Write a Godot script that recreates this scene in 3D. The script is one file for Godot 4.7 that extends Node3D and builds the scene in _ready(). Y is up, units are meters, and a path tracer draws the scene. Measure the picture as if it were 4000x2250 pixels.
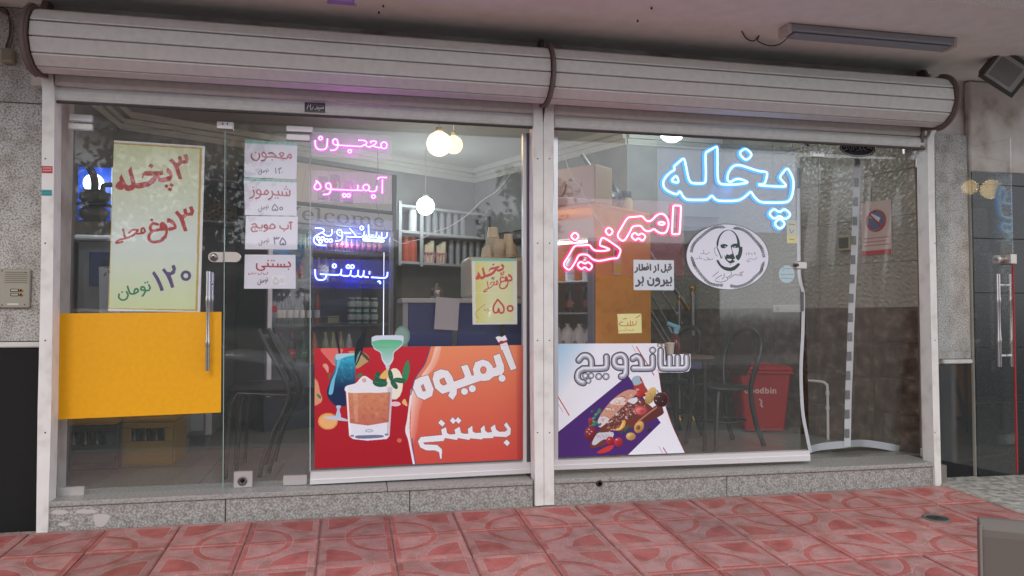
extends Node3D
# A sandwich and juice shop front under a concrete overhang. Units are metres; the glass stands in the plane z = 0, the street lies towards +z, the shop floor is y = 0.

const FOCAL := 3000.0            # in pixels of the 4000 x 2250 photograph
var eye := Vector3(0, 1.0, 4.72)
var look := Basis(Vector3.UP, deg_to_rad(-12.08)) * Basis(Vector3.RIGHT, deg_to_rad(2.02)) * Basis(Vector3.BACK, deg_to_rad(0.10))
var taken := {}
var mats := {}
var rng := RandomNumberGenerator.new()

# ---------- pixels to points: a pixel is a direction, the surface it touches gives the distance ----------
func ray(px: float, py: float) -> Vector3:
	return look * Vector3(px - 2000.0, 1125.0 - py, -FOCAL)
func at_z(px: float, py: float, z: float) -> Vector3:
	var d := ray(px, py)
	return eye + d * ((z - eye.z) / d.z)
func at_y(px: float, py: float, y: float) -> Vector3:
	var d := ray(px, py)
	return eye + d * ((y - eye.y) / d.y)
func on_wall(px: float, py: float, a: Vector2, b: Vector2) -> Vector3:
	var d := ray(px, py)
	var n := Vector2(b.y - a.y, a.x - b.x)
	return eye + d * (n.dot(a - Vector2(eye.x, eye.z)) / n.dot(Vector2(d.x, d.z)))
func zoomed(o: Array, flat: Array) -> PackedVector2Array:   # o = [left, top, photograph pixels per listed unit]
	var r := PackedVector2Array()
	for i in range(0, flat.size(), 2):
		r.append(Vector2(o[0] + flat[i] * o[2], o[1] + flat[i + 1] * o[2]))
	return r
func flatten(p: PackedVector2Array, z: float) -> PackedVector2Array:   # photograph pixels to x, y on the plane z
	var r := PackedVector2Array()
	for q in p:
		var w := at_z(q.x, q.y, z)
		r.append(Vector2(w.x, w.y))
	return r
func smooth(p: PackedVector2Array, closed := false, steps := 6) -> PackedVector2Array:
	var n := p.size()
	if n < 3:
		return p
	var r := PackedVector2Array()
	for i in (n if closed else n - 1):
		var a := p[(i - 1 + n) % n] if closed or i > 0 else p[0] * 2.0 - p[1]
		var b := p[i]
		var c := p[(i + 1) % n]
		var d := p[(i + 2) % n] if closed or i < n - 2 else c * 2.0 - b
		for k in steps:
			r.append(b.cubic_interpolate(c, a, d, float(k) / steps))
	if not closed:
		r.append(p[n - 1])
	return r

# ---------- shapes ----------
class Shape:
	var v := PackedVector3Array()
	var n := PackedVector3Array()
	var u := PackedVector2Array()
	var t := PackedInt32Array()
	var m: ArrayMesh
	func tri(a: Vector3, b: Vector3, c: Vector3) -> void:       # counter-clockwise seen from outside
		var q := (b - a).cross(c - a).normalized()
		var k := v.size()
		v.append_array([a, b, c]); n.append_array([q, q, q]); u.append_array([Vector2(a.x, -a.y), Vector2(b.x, -b.y), Vector2(c.x, -c.y)])
		t.append_array([k, k + 2, k + 1])
	func quad(a: Vector3, b: Vector3, c: Vector3, d: Vector3, uv := []) -> void:
		var q := (c - a).cross(d - b).normalized()
		var k := v.size()
		v.append_array([a, b, c, d]); n.append_array([q, q, q, q])
		if uv:
			u.append_array(uv)
		else:
			u.append_array([Vector2(a.x, -a.y), Vector2(b.x, -b.y), Vector2(c.x, -c.y), Vector2(d.x, -d.y)])
		t.append_array([k, k + 2, k + 1, k, k + 3, k + 2])
	func box(lo: Vector3, hi: Vector3, bevel := 0.0) -> Shape:
		return self.obox(Transform3D(Basis(), (lo + hi) / 2), (hi - lo).abs(), bevel)
	func obox(x: Transform3D, size: Vector3, bevel := 0.0) -> Shape:
		var h := size / 2
		var e := minf(bevel, minf(h.x, minf(h.y, h.z)) * 0.9)
		for ax in 3:
			for s in [-1.0, 1.0]:
				var i := (ax + 1) % 3
				var j := (ax + 2) % 3
				var p := []
				for c in [[-1.0, -1.0], [1.0, -1.0], [1.0, 1.0], [-1.0, 1.0]]:
					var q := Vector3()
					q[ax] = s * h[ax]; q[i] = c[0] * (h[i] - e); q[j] = c[1] * (h[j] - e)
					p.append(x * q)
				if s < 0: p.reverse()
				self.quad(p[0], p[1], p[2], p[3])
		if e > 0.0:
			for ax in 3:
				var i := (ax + 1) % 3
				var j := (ax + 2) % 3
				for si in [-1.0, 1.0]:
					for sj in [-1.0, 1.0]:
						var p := []
						for c in [[0, -1.0], [0, 1.0], [1, 1.0], [1, -1.0]]:
							var q := Vector3()
							q[ax] = c[1] * (h[ax] - e)
							q[i] = si * (h[i] - (e if c[0] else 0.0)); q[j] = sj * (h[j] - (0.0 if c[0] else e))
							p.append(x * q)
						if si * sj > 0: p.reverse()
						self.quad(p[0], p[1], p[2], p[3])
			for sx in [-1.0, 1.0]:
				for sy in [-1.0, 1.0]:
					for sz in [-1.0, 1.0]:
						var a := x * Vector3(sx * h.x, sy * (h.y - e), sz * (h.z - e))
						var b := x * Vector3(sx * (h.x - e), sy * h.y, sz * (h.z - e))
						var c := x * Vector3(sx * (h.x - e), sy * (h.y - e), sz * h.z)
						if sx * sy * sz > 0: self.tri(a, b, c)
						else: self.tri(a, c, b)
		return self
	func ring(rows: Array, closed_across := true) -> void:      # rows of points joined by smooth skin
		var w: int = rows[0].size()
		var k := v.size()
		for i in rows.size():
			for j in w:
				var across: Vector3 = rows[i][(j + 1) % w] - rows[i][(j - 1 + w) % w] if closed_across else rows[i][mini(j + 1, w - 1)] - rows[i][maxi(j - 1, 0)]
				var along: Vector3 = rows[mini(i + 1, rows.size() - 1)][j] - rows[maxi(i - 1, 0)][j]
				v.append(rows[i][j]); n.append(across.cross(along).normalized()); u.append(Vector2(float(j) / w, float(i)))
		for i in rows.size() - 1:
			for j in (w if closed_across else w - 1):
				var a := k + i * w + j
				var b := k + i * w + (j + 1) % w
				t.append_array([a, a + w, b, b, a + w, b + w])
	func tube(p: Array, r: float, sides := 8, closed := false, r1 := -1.0) -> Shape:
		var rows := []
		var side := Vector3.ZERO
		var c := p.size()
		for i in c + (1 if closed else 0):
			var a: Vector3 = p[(i - 1 + c) % c] if closed or i > 0 else p[0]
			var b: Vector3 = p[(i + 1) % c] if closed or i < c - 1 else p[c - 1]
			var d := (b - a).normalized()
			if side == Vector3.ZERO:
				side = d.cross(Vector3.UP if absf(d.y) < 0.9 else Vector3.RIGHT).normalized()
			side = (side - d * side.dot(d)).normalized()
			var o := d.cross(side)
			var rr := r if r1 < 0.0 else lerpf(r, r1, float(i) / maxf(1.0, c - 1))
			var row := []
			for k in sides:
				var g := TAU * k / sides
				row.append(p[i % c] + side * cos(g) * rr + o * sin(g) * rr)
			rows.append(row)
		self.ring(rows)
		if not closed:
			self.cap(rows[0], false); self.cap(rows[rows.size() - 1], true)
		return self
	func cap(row: Array, outward: bool) -> void:
		for i in range(1, row.size() - 1):
			if outward: self.tri(row[0], row[i], row[i + 1])
			else: self.tri(row[0], row[i + 1], row[i])
	func lathe(at: Vector3, profile: Array, sides := 16, tilt := Basis()) -> Shape:    # profile: [radius, height] upwards
		var rows := []
		for q in profile:
			var row := []
			for k in sides:
				var g := -TAU * k / sides
				row.append(at + tilt * Vector3(cos(g) * q[0], q[1], sin(g) * q[0]))
			rows.append(row)
		self.ring(rows)
		self.cap(rows[0], false); self.cap(rows[rows.size() - 1], true)
		return self
	func prism(poly: PackedVector2Array, z0: float, z1: float, x := Transform3D()) -> Shape:    # z1 is the front
		if Geometry2D.is_polygon_clockwise(poly):
			poly = poly.duplicate(); poly.reverse()
		var f := Geometry2D.triangulate_polygon(poly)
		for i in range(0, f.size(), 3):
			var a := poly[f[i]]
			var b := poly[f[i + 1]]
			var c := poly[f[i + 2]]
			if (b - a).cross(c - a) < 0:
				var s := b; b = c; c = s
			self.tri(x * Vector3(a.x, a.y, z1), x * Vector3(b.x, b.y, z1), x * Vector3(c.x, c.y, z1))
			self.tri(x * Vector3(a.x, a.y, z0), x * Vector3(c.x, c.y, z0), x * Vector3(b.x, b.y, z0))
		for i in poly.size():
			var a := poly[i]
			var b := poly[(i + 1) % poly.size()]
			self.quad(x * Vector3(a.x, a.y, z0), x * Vector3(b.x, b.y, z0), x * Vector3(b.x, b.y, z1), x * Vector3(a.x, a.y, z1))
		return self
	func mesh() -> ArrayMesh:
		if m == null:
			m = ArrayMesh.new()
			var a := []
			a.resize(Mesh.ARRAY_MAX)
			a[Mesh.ARRAY_VERTEX] = v; a[Mesh.ARRAY_NORMAL] = n; a[Mesh.ARRAY_TEX_UV] = u; a[Mesh.ARRAY_INDEX] = t
			m.add_surface_from_arrays(Mesh.PRIMITIVE_TRIANGLES, a)
		return m

func vec(flat: Array) -> Array:      # x, y, z, x, y, z ... to points
	var r := []
	for i in range(0, flat.size(), 3):
		r.append(Vector3(flat[i], flat[i + 1], flat[i + 2]))
	return r
func bend(p: Array, steps := 5) -> Array:      # a smooth line through points
	var r := []
	for i in p.size() - 1:
		var a: Vector3 = p[i - 1] if i > 0 else p[0] * 2.0 - p[1]
		var d: Vector3 = p[i + 2] if i < p.size() - 2 else p[i + 1] * 2.0 - p[i]
		for k in steps:
			r.append(p[i].cubic_interpolate(p[i + 1], a, d, float(k) / steps))
	r.append(p[p.size() - 1])
	return r

# ---------- naming ----------
func numbered(called: String) -> String:
	taken[called] = taken.get(called, -1) + 1
	return called if taken[called] == 0 else "%s_%03d" % [called, taken[called]]
func tag(o: Node, label := "", category := "", group := "", kind := "") -> Node:
	if label: o.set_meta("label", label)
	if category: o.set_meta("category", category)
	if group: o.set_meta("group", group)
	if kind: o.set_meta("kind", kind)
	return o
func thing(called: String, label: String, category: String, group := "", at := Vector3.ZERO, turn := 0.0) -> Node3D:
	var o := Node3D.new()
	o.name = numbered(called)
	add_child(o)
	o.position = at
	o.rotation.y = turn
	tag(o, label, category, group)
	return o
func part(parent: Node, called: String, s: Shape, m: Material, at := Vector3.ZERO) -> MeshInstance3D:
	var o := MeshInstance3D.new()
	o.name = called
	o.mesh = s.mesh()
	o.material_override = null
	o.set_surface_override_material(0, m)
	o.position = at
	parent.add_child(o, true)
	return o
func solo(called: String, label: String, category: String, s: Shape, m: Material, group := "") -> MeshInstance3D:
	var o := part(self, numbered(called), s, m)
	tag(o, label, category, group)
	return o
func structure(called: String, s: Shape, m: Material) -> MeshInstance3D:
	var o := part(self, numbered(called), s, m)
	o.set_meta("kind", "structure")
	return o
func copy(o: Node3D, at: Vector3, turn := 0.0, label := "") -> Node3D:
	var c: Node3D = o.duplicate()
	c.name = numbered(String(o.name))
	add_child(c)
	c.position = at
	c.rotation.y = turn
	if label: c.set_meta("label", label)
	return c

# ---------- materials ----------
func flat(c: Color, rough := 0.6, metal := 0.0) -> StandardMaterial3D:
	var key := "%s %.2f %.2f" % [c.to_html(), rough, metal]
	if not mats.has(key):
		var m := StandardMaterial3D.new()
		m.albedo_color = c
		m.roughness = rough
		m.metallic = metal
		mats[key] = m
	return mats[key]
func rgb(r: int, g: int, b: int) -> Color:
	return Color(r / 255.0, g / 255.0, b / 255.0)
func noise_map(kind: int, freq: float, octaves: int, stops: Array, seed_ := 1, px := 512, bump := 0.0) -> NoiseTexture2D:
	var f := FastNoiseLite.new()
	f.noise_type = kind
	f.frequency = freq
	f.seed = seed_
	f.fractal_octaves = octaves
	if octaves <= 1: f.fractal_type = FastNoiseLite.FRACTAL_NONE
	if kind == FastNoiseLite.TYPE_CELLULAR: f.cellular_return_type = FastNoiseLite.RETURN_DISTANCE2_DIV
	var t := NoiseTexture2D.new()
	t.width = px; t.height = px
	t.seamless = true
	t.noise = f
	if bump > 0.0:
		t.as_normal_map = true
		t.bump_strength = bump
	if stops:
		var g := Gradient.new()
		g.offsets = PackedFloat32Array(stops.map(func(s): return s[0]))
		g.colors = PackedColorArray(stops.map(func(s): return s[1]))
		t.color_ramp = g
	return t
func stone(key: String, stops: Array, per_metre: float, freq: float, octaves: int, rough: float, kind := FastNoiseLite.TYPE_SIMPLEX, seed_ := 1, bump := 0.0, spec := 0.5) -> StandardMaterial3D:
	if not mats.has(key):
		var m := StandardMaterial3D.new()
		m.albedo_texture = noise_map(kind, freq, octaves, stops, seed_)
		m.uv1_triplanar = true
		m.uv1_world_triplanar = true
		m.uv1_scale = Vector3.ONE * per_metre
		m.roughness = rough
		m.metallic_specular = spec
		if bump > 0.0:
			m.normal_enabled = true
			m.normal_texture = noise_map(kind, freq, octaves, [], seed_, 512, bump)
		mats[key] = m
	return mats[key]
func stained(m: StandardMaterial3D, per_metre := 0.45) -> StandardMaterial3D:      # broad patches of dirt with ragged edges over the grain
	if not m.detail_enabled:
		if not mats.has("dirt"):
			mats["dirt"] = noise_map(FastNoiseLite.TYPE_SIMPLEX, 0.011, 6, [[0.0, rgb(216, 210, 204)], [0.3, rgb(232, 228, 224)], [0.45, rgb(247, 245, 243)], [0.7, rgb(255, 255, 255)], [1.0, rgb(255, 255, 255)]], 77, 1024)
		m.detail_enabled = true
		m.detail_albedo = mats["dirt"]
		m.detail_blend_mode = BaseMaterial3D.BLEND_MODE_MUL
		m.detail_uv_layer = BaseMaterial3D.DETAIL_UV_2
		m.uv2_triplanar = true
		m.uv2_world_triplanar = true
		m.uv2_scale = Vector3.ONE * per_metre
	return m
func glow(c: Color, energy: float) -> StandardMaterial3D:
	var key := "glow %s %.2f" % [c.to_html(), energy]
	if not mats.has(key):
		var m := StandardMaterial3D.new()
		m.albedo_color = Color(0.12, 0.12, 0.12)
		m.emission_enabled = true
		m.emission = c
		m.emission_energy_multiplier = energy
		mats[key] = m
	return mats[key]
func pane(c: Color, alpha: float, rough := 0.02) -> StandardMaterial3D:
	var key := "pane %s %.3f %.2f" % [c.to_html(), alpha, rough]
	if not mats.has(key):
		var m := StandardMaterial3D.new()
		m.albedo_color = Color(c.r, c.g, c.b, alpha)
		m.transparency = BaseMaterial3D.TRANSPARENCY_ALPHA
		m.roughness = rough
		mats[key] = m
	return mats[key]

# ---------- print: flat art drawn into a picture whose axes are metres on the sheet ----------
class Art:
	var img: Image
	var left: float
	var top: float
	var res: float
	func _init(lo: Vector2, hi: Vector2, per_metre: float, paper: Color) -> void:
		left = lo.x; top = hi.y; res = per_metre
		img = Image.create(maxi(4, int(ceil((hi.x - lo.x) * res))), maxi(4, int(ceil((hi.y - lo.y) * res))), false, Image.FORMAT_RGB8)
		img.fill(paper)
	func px(p: PackedVector2Array) -> PackedVector2Array:
		var r := PackedVector2Array()
		for q in p: r.append(Vector2((q.x - left) * res, (top - q.y) * res))
		return r
	func fill(polys: Array, c: Color, c2 := Color(0, 0, 0, 0), from := Vector2.ZERO, to := Vector2.ZERO) -> void:    # polys in metres, even-odd; c2 blends along from..to
		var ps := []
		var lo := 1e9
		var hi := -1e9
		for p in polys:
			var q := px(p)
			ps.append(q)
			for w in q:
				lo = minf(lo, w.y); hi = maxf(hi, w.y)
		var grad := from != to
		var a := Vector2((from.x - left) * res, (top - from.y) * res)
		var d := Vector2((to.x - left) * res, (top - to.y) * res) - a
		var dd := d.length_squared()
		for y in range(maxi(0, int(lo)), mini(img.get_height(), int(hi) + 1)):
			var xs := []
			var yy := y + 0.5
			for q in ps:
				var n: int = q.size()
				for i in n:
					var s: Vector2 = q[i]
					var e: Vector2 = q[(i + 1) % n]
					if (s.y <= yy) != (e.y <= yy):
						xs.append(s.x + (e.x - s.x) * (yy - s.y) / (e.y - s.y))
			xs.sort()
			for i in range(0, xs.size() - 1, 2):
				var x0 := clampi(int(round(xs[i])), 0, img.get_width())
				var x1 := clampi(int(round(xs[i + 1])), 0, img.get_width())
				if x1 <= x0: continue
				if not grad and c.a >= 1.0:
					img.fill_rect(Rect2i(x0, y, x1 - x0, 1), c)
				else:
					for x in range(x0, x1):
						var k := c
						if grad: k = c.lerp(c2, clampf((Vector2(x, yy) - a).dot(d) / dd, 0.0, 1.0))
						if k.a < 1.0: k = img.get_pixel(x, y).lerp(Color(k.r, k.g, k.b), k.a)
						img.set_pixel(x, y, k)
	func stroke(p: PackedVector2Array, width: float, c: Color, closed := false) -> void:
		var q := PackedVector2Array()
		for w in p: q.append(w * 10000.0)
		if q.size() == 1: q.append(q[0] + Vector2(1, 0))
		var o := Geometry2D.offset_polyline(q, width * 5000.0, Geometry2D.JOIN_ROUND, Geometry2D.END_JOINED if closed else Geometry2D.END_ROUND)
		var r := []
		for s in o:
			var b := PackedVector2Array()
			for w in s: b.append(w / 10000.0)
			r.append(b)
		if r: fill(r, c)
	func oval(at: Vector2, rx: float, ry: float, turn := 0.0) -> PackedVector2Array:
		var r := PackedVector2Array()
		for k in 40:
			r.append(at + Vector2(cos(TAU * k / 40) * rx, sin(TAU * k / 40) * ry).rotated(turn))
		return r
	func grain(amount: float, seed_: int) -> void:
		var g := RandomNumberGenerator.new()
		g.seed = seed_
		for y in img.get_height():
			for x in img.get_width():
				var k := 1.0 + g.randf_range(-amount, amount)
				var c := img.get_pixel(x, y)
				img.set_pixel(x, y, Color(c.r * k, c.g * k, c.b * k))
	func material(rough := 0.5) -> StandardMaterial3D:
		var m := StandardMaterial3D.new()
		m.albedo_texture = ImageTexture.create_from_image(img)
		m.texture_repeat = false
		m.roughness = rough
		return m

func bounds(p: PackedVector2Array) -> Rect2:
	var r := Rect2(p[0], Vector2.ZERO)
	for q in p: r = r.expand(q)
	return r
func sheet(outline: PackedVector2Array, z: float, thick: float, art: Art) -> Shape:     # a thin printed sheet whose front is at z
	var s := Shape.new()
	s.prism(outline, z - thick, z)
	for i in s.v.size():
		s.u[i] = Vector2((s.v[i].x - art.left) * art.res / art.img.get_width(), (art.top - s.v[i].y) * art.res / art.img.get_height())
	return s
func lines(art: Art, o: Array, z: float, strokes: Array, width: float, c: Color) -> void:     # strokes listed in zoomed photograph pixels, drawn on a sheet at z; one point is a dot
	for f in strokes:
		art.stroke(flatten(smooth(zoomed(o, f)), z), width, c)
func areas(art: Art, o: Array, z: float, outlines: Array, c: Color, rounded := true, c2 := Color(0, 0, 0, 0), g := []) -> void:
	var ps := []
	for f in outlines:
		var q := zoomed(o, f)
		ps.append(flatten(smooth(q, true) if rounded else q, z))
	if g:
		var e := flatten(zoomed(o, g), z)
		art.fill(ps, c, c2, e[0], e[1])
	else:
		art.fill(ps, c)
func on_sheet(o: Array, z: float, f: Array) -> PackedVector2Array:
	return flatten(zoomed(o, f), z)

var GLASS: Material
var STEEL: Material
var ALU: Material
var WHITE_PAINT: Material
var BLACK_METAL: Material

func _ready() -> void:
	rng.seed = 7
	var cam := Camera3D.new()
	cam.name = "camera"
	add_child(cam)
	cam.transform = Transform3D(look, eye)
	cam.fov = rad_to_deg(2.0 * atan(1125.0 / FOCAL))
	cam.near = 0.05
	cam.far = 400.0
	var air := WorldEnvironment.new()
	air.name = "air"
	var env := Environment.new()
	env.background_mode = Environment.BG_SKY
	var sky := Sky.new()
	var above := ProceduralSkyMaterial.new()      # an even, bright overcast
	above.sky_top_color = rgb(196, 202, 212)
	above.sky_horizon_color = rgb(214, 216, 220)
	above.sky_curve = 0.2
	above.ground_bottom_color = rgb(90, 88, 86)
	above.ground_horizon_color = rgb(150, 150, 150)
	above.sky_energy_multiplier = 1.3
	sky.sky_material = above
	env.sky = sky
	env.tonemap_mode = Environment.TONE_MAPPER_LINEAR
	env.tonemap_exposure = 1.5
	env.sdfgi_enabled = true
	env.ssao_enabled = true
	env.ssil_enabled = true
	air.environment = env
	add_child(air)
	var sun := DirectionalLight3D.new()
	sun.name = "sun"
	sun.light_energy = 0.22
	sun.light_angular_distance = 20.0
	sun.light_color = Color(1.0, 0.97, 0.93)
	sun.shadow_enabled = true
	add_child(sun)
	sun.look_at_from_position(Vector3.ZERO, Vector3(0.25, -0.62, -1.0), Vector3.UP)

	GLASS = pane(rgb(196, 208, 202), 0.026)      # a grey film stands in for the milky veil of reflected sky
	STEEL = flat(rgb(206, 202, 202), 0.3, 0.55)
	ALU = flat(rgb(228, 226, 228), 0.3, 0.35)
	WHITE_PAINT = stone("white paint", [[0.0, rgb(204, 201, 196)], [0.4, rgb(222, 220, 217)], [1.0, rgb(228, 227, 224)]], 1.2, 0.008, 3, 0.45)
	BLACK_METAL = flat(rgb(38, 36, 36), 0.35)
	build_ground()
	scatter_grit()
	build_walls()
	build_shutters()
	build_shopfront()
	build_room()
	build_prints()
	build_neon()
	build_left_room()
	build_right_room()
	build_outside_fittings()
	build_street()

func ground_y(z: float) -> float:
	return -0.147 - 0.05 * (z - 0.15)

func tile_picture(seed_: int, gain: float) -> Array:      # colour and relief of one paving tile: a ring quarter in one corner, a solid quarter disc in the other
	var n := 256
	var g := RandomNumberGenerator.new()
	g.seed = seed_
	var f := FastNoiseLite.new()
	f.seed = seed_; f.frequency = 0.012; f.fractal_octaves = 4
	var h := FastNoiseLite.new()
	h.seed = seed_ + 50; h.frequency = 0.05; h.fractal_octaves = 3
	var im := Image.create(n, n, false, Image.FORMAT_RGB8)
	var bump := Image.create(n, n, false, Image.FORMAT_L8)
	var red := rgb(174, 90, 84)
	var pale := rgb(178, 136, 131)
	var dust := rgb(200, 170, 163)
	for y in n:
		for x in n:
			var a := Vector2((x + 0.5) / n, (y + 0.5) / n)
			var b := Vector2.ONE - a
			var d1 := a.length()
			var d2 := b.length()
			var is_red := false
			var high := 0.7
			var line := 9.0
			if (d1 > 0.555 and d1 < 0.655): is_red = true
			if d1 < 0.66 and minf(a.x, a.y) < 0.062: is_red = true
			elif a.x < 0.05 or a.y < 0.05: is_red = d1 < 0.95
			if d2 < 0.60 and minf(b.x, b.y) > 0.085: is_red = true
			line = minf(line, minf(absf(d1 - 0.555), absf(d1 - 0.655)))
			line = minf(line, absf(d2 - 0.74))
			if minf(b.x, b.y) > 0.08: line = minf(line, absf(d2 - 0.60))
			if d1 < 0.6: line = minf(line, minf(absf(a.x - 0.062), absf(a.y - 0.062)))
			if d2 < 0.6: line = minf(line, minf(absf(b.x - 0.085), absf(b.y - 0.085)))
			if is_red: high = 0.55
			if line < 0.012: high = 0.25
			var wear := f.get_noise_2d(x, y)
			var fine := h.get_noise_2d(x, y)
			var c := red if is_red else pale
			c = c.lerp(pale if is_red else red, clampf(0.12 + wear * 0.45, 0.0, 0.45))
			if line < 0.009: c = c.lerp(dust, 0.4 + fine * 0.7)
			c = c.lerp(rgb(120, 92, 90), clampf(fine * 0.9 - 0.1, 0.0, 0.35))
			var k := gain + g.randf_range(-0.05, 0.05) + fine * 0.08
			im.set_pixel(x, y, Color(c.r * k, c.g * k, c.b * k))
			bump.set_pixel(x, y, Color(high + fine * 0.06, 0, 0))
	return [ImageTexture.create_from_image(im), ImageTexture.create_from_image(bump)]

func build_ground() -> void:
	var mortar := stone("mortar", [[0.0, rgb(112, 100, 96)], [0.5, rgb(148, 132, 126)], [1.0, rgb(176, 164, 156)]], 1.5, 0.03, 4, 0.9)
	var bed := Shape.new().box(Vector3(-4.2, -0.25, -0.02), Vector3(3.965, -0.013, 3.05))
	var pavement := structure("pavement", bed, mortar)
	pavement.position = Vector3(0, -0.147, 0.15)
	pavement.rotation.x = atan(0.05)
	var looks := []
	for k in 7:
		var t := tile_picture(11 + k * 7, [1.0, 0.94, 1.05, 0.97, 1.02, 0.9, 1.0][k])
		var m := StandardMaterial3D.new()
		m.albedo_texture = t[0]
		m.heightmap_enabled = true
		m.heightmap_texture = t[1]
		m.heightmap_scale = 0.5
		m.roughness = 0.62
		looks.append(stained(m, 0.45))
	var shapes := []
	var half := 0.1828
	for k in 4:
		var s := Shape.new()
		var e := half - 0.008
		var uv := []
		for c in [[-1, 1], [1, 1], [1, -1], [-1, -1]]:
			uv.append(Vector2(0.5 + c[0] * 0.5 * (-1 if k & 1 else 1), 0.5 + c[1] * 0.5 * (-1 if k & 2 else 1)))
		s.quad(Vector3(-e, 0, e), Vector3(e, 0, e), Vector3(e, 0, -e), Vector3(-e, 0, -e), uv)
		var c4 := [Vector3(-e, 0, e), Vector3(e, 0, e), Vector3(e, 0, -e), Vector3(-e, 0, -e)]
		for i in 4:
			var a: Vector3 = c4[i]
			var b: Vector3 = c4[(i + 1) % 4]
			var w := half / e
			var ua: Vector2 = uv[i]
			var ub: Vector2 = uv[(i + 1) % 4]
			s.quad(Vector3(a.x * w, -0.005, a.z * w), Vector3(b.x * w, -0.005, b.z * w), b, a, [ua, ub, ub, ua])
			s.quad(Vector3(a.x * w, -0.03, a.z * w), Vector3(b.x * w, -0.03, b.z * w), Vector3(b.x * w, -0.005, b.z * w), Vector3(a.x * w, -0.005, a.z * w), [ua, ub, ub, ua])
		shapes.append(s)
	for i in range(-9, 11):
		for j in 8:
			var v := (1 if posmod(i, 2) == 0 else 0) + (2 if j % 2 == 0 else 0)
			var o := part(pavement, "paving_tile", shapes[v], looks[rng.randi() % 7], Vector3(-0.133 + 0.3725 * (i + 0.5), rng.randf_range(-0.003, 0.002), 0.045 + 0.3725 * (j + 0.5)))
			o.rotation = Vector3(rng.randf_range(-0.006, 0.006), rng.randf_range(-0.007, 0.007), rng.randf_range(-0.006, 0.006))
	var rough_concrete := stone("rough concrete", [[0.0, rgb(118, 114, 108)], [0.5, rgb(158, 154, 146)], [1.0, rgb(188, 184, 176)]], 1.0, 0.02, 5, 0.95, FastNoiseLite.TYPE_SIMPLEX, 4, 6.0)
	var apron := structure("concrete_apron", Shape.new().box(Vector3(3.97, -0.4, -0.12), Vector3(9.0, 0.006, 3.05), 0.01), rough_concrete)
	apron.position = Vector3(0, -0.147, 0.15)
	apron.rotation.x = atan(0.05)
	structure("street_kerb", Shape.new().box(Vector3(-14, -0.6, 3.2), Vector3(16, -0.296, 3.36), 0.012), stone("kerb concrete", [[0.0, rgb(120, 118, 114)], [1.0, rgb(170, 168, 162)]], 1.2, 0.03, 4, 0.9))
	structure("pavement_beyond", Shape.new().box(Vector3(-14, -0.6, -0.4), Vector3(-4.2, -0.24, 3.2)), rough_concrete)
	structure("road", Shape.new().box(Vector3(-60, -0.7, 3.36), Vector3(60, -0.42, 60)), stone("asphalt", [[0.0, rgb(52, 52, 54)], [0.5, rgb(68, 68, 70)], [1.0, rgb(88, 87, 86)]], 2.0, 0.12, 3, 0.9))
	# a round drain lid let into the tiles by the side wall
	var at := at_y(3657, 2014, -0.165)
	var lid := thing("drain_cover", "small round dark drain cover set in the red paving tiles", "drain cover", "", Vector3(at.x, ground_y(at.z), at.z))
	lid.rotation.x = atan(0.05)
	part(lid, "rim", Shape.new().lathe(Vector3.ZERO, [[0.075, -0.01], [0.075, 0.004], [0.068, 0.006], [0.06, 0.004], [0.058, -0.01]], 20), flat(rgb(96, 92, 88), 0.7))
	part(lid, "lid", Shape.new().lathe(Vector3.ZERO, [[0.056, -0.01], [0.056, 0.0], [0.03, 0.006], [0.0, 0.007]], 20), flat(rgb(62, 58, 54), 0.6, 0.3))
	var p := at_y(2188, 1957, -0.155)
	var scrap := Shape.new()
	scrap.quad(p + Vector3(-0.022, 0.003, 0.02), p + Vector3(0.02, 0.008, 0.024), p + Vector3(0.026, 0.012, -0.02), p + Vector3(-0.02, 0.005, -0.022))
	scrap.quad(p + Vector3(-0.02, 0.006, -0.021), p + Vector3(0.026, 0.013, -0.019), p + Vector3(0.02, 0.009, 0.025), p + Vector3(-0.022, 0.004, 0.021))
	solo("paper_scrap", "tiny scrap of white paper lying at the foot of the middle shutter rails", "litter", scrap, flat(rgb(225, 224, 228), 0.7))

func granite(dark: bool, seed_: int) -> Material:
	if dark:
		return stained(stone("kerb granite %d" % seed_, [[0.0, rgb(112, 112, 113)], [0.36, rgb(142, 141, 139)], [0.55, rgb(158, 156, 153)], [0.72, rgb(172, 169, 165)], [1.0, rgb(196, 192, 187)]], 2.0, 0.05, 5, 0.75, FastNoiseLite.TYPE_SIMPLEX, seed_), 1.3)
	return stained(stone("wall granite %d" % seed_, [[0.0, rgb(94, 94, 96)], [0.3, rgb(136, 135, 134)], [0.4, rgb(168, 166, 163)], [0.6, rgb(180, 178, 174)], [1.0, rgb(202, 200, 196)]], 2.0, 0.06, 4, 0.55, FastNoiseLite.TYPE_SIMPLEX, seed_), 0.5)

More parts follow.
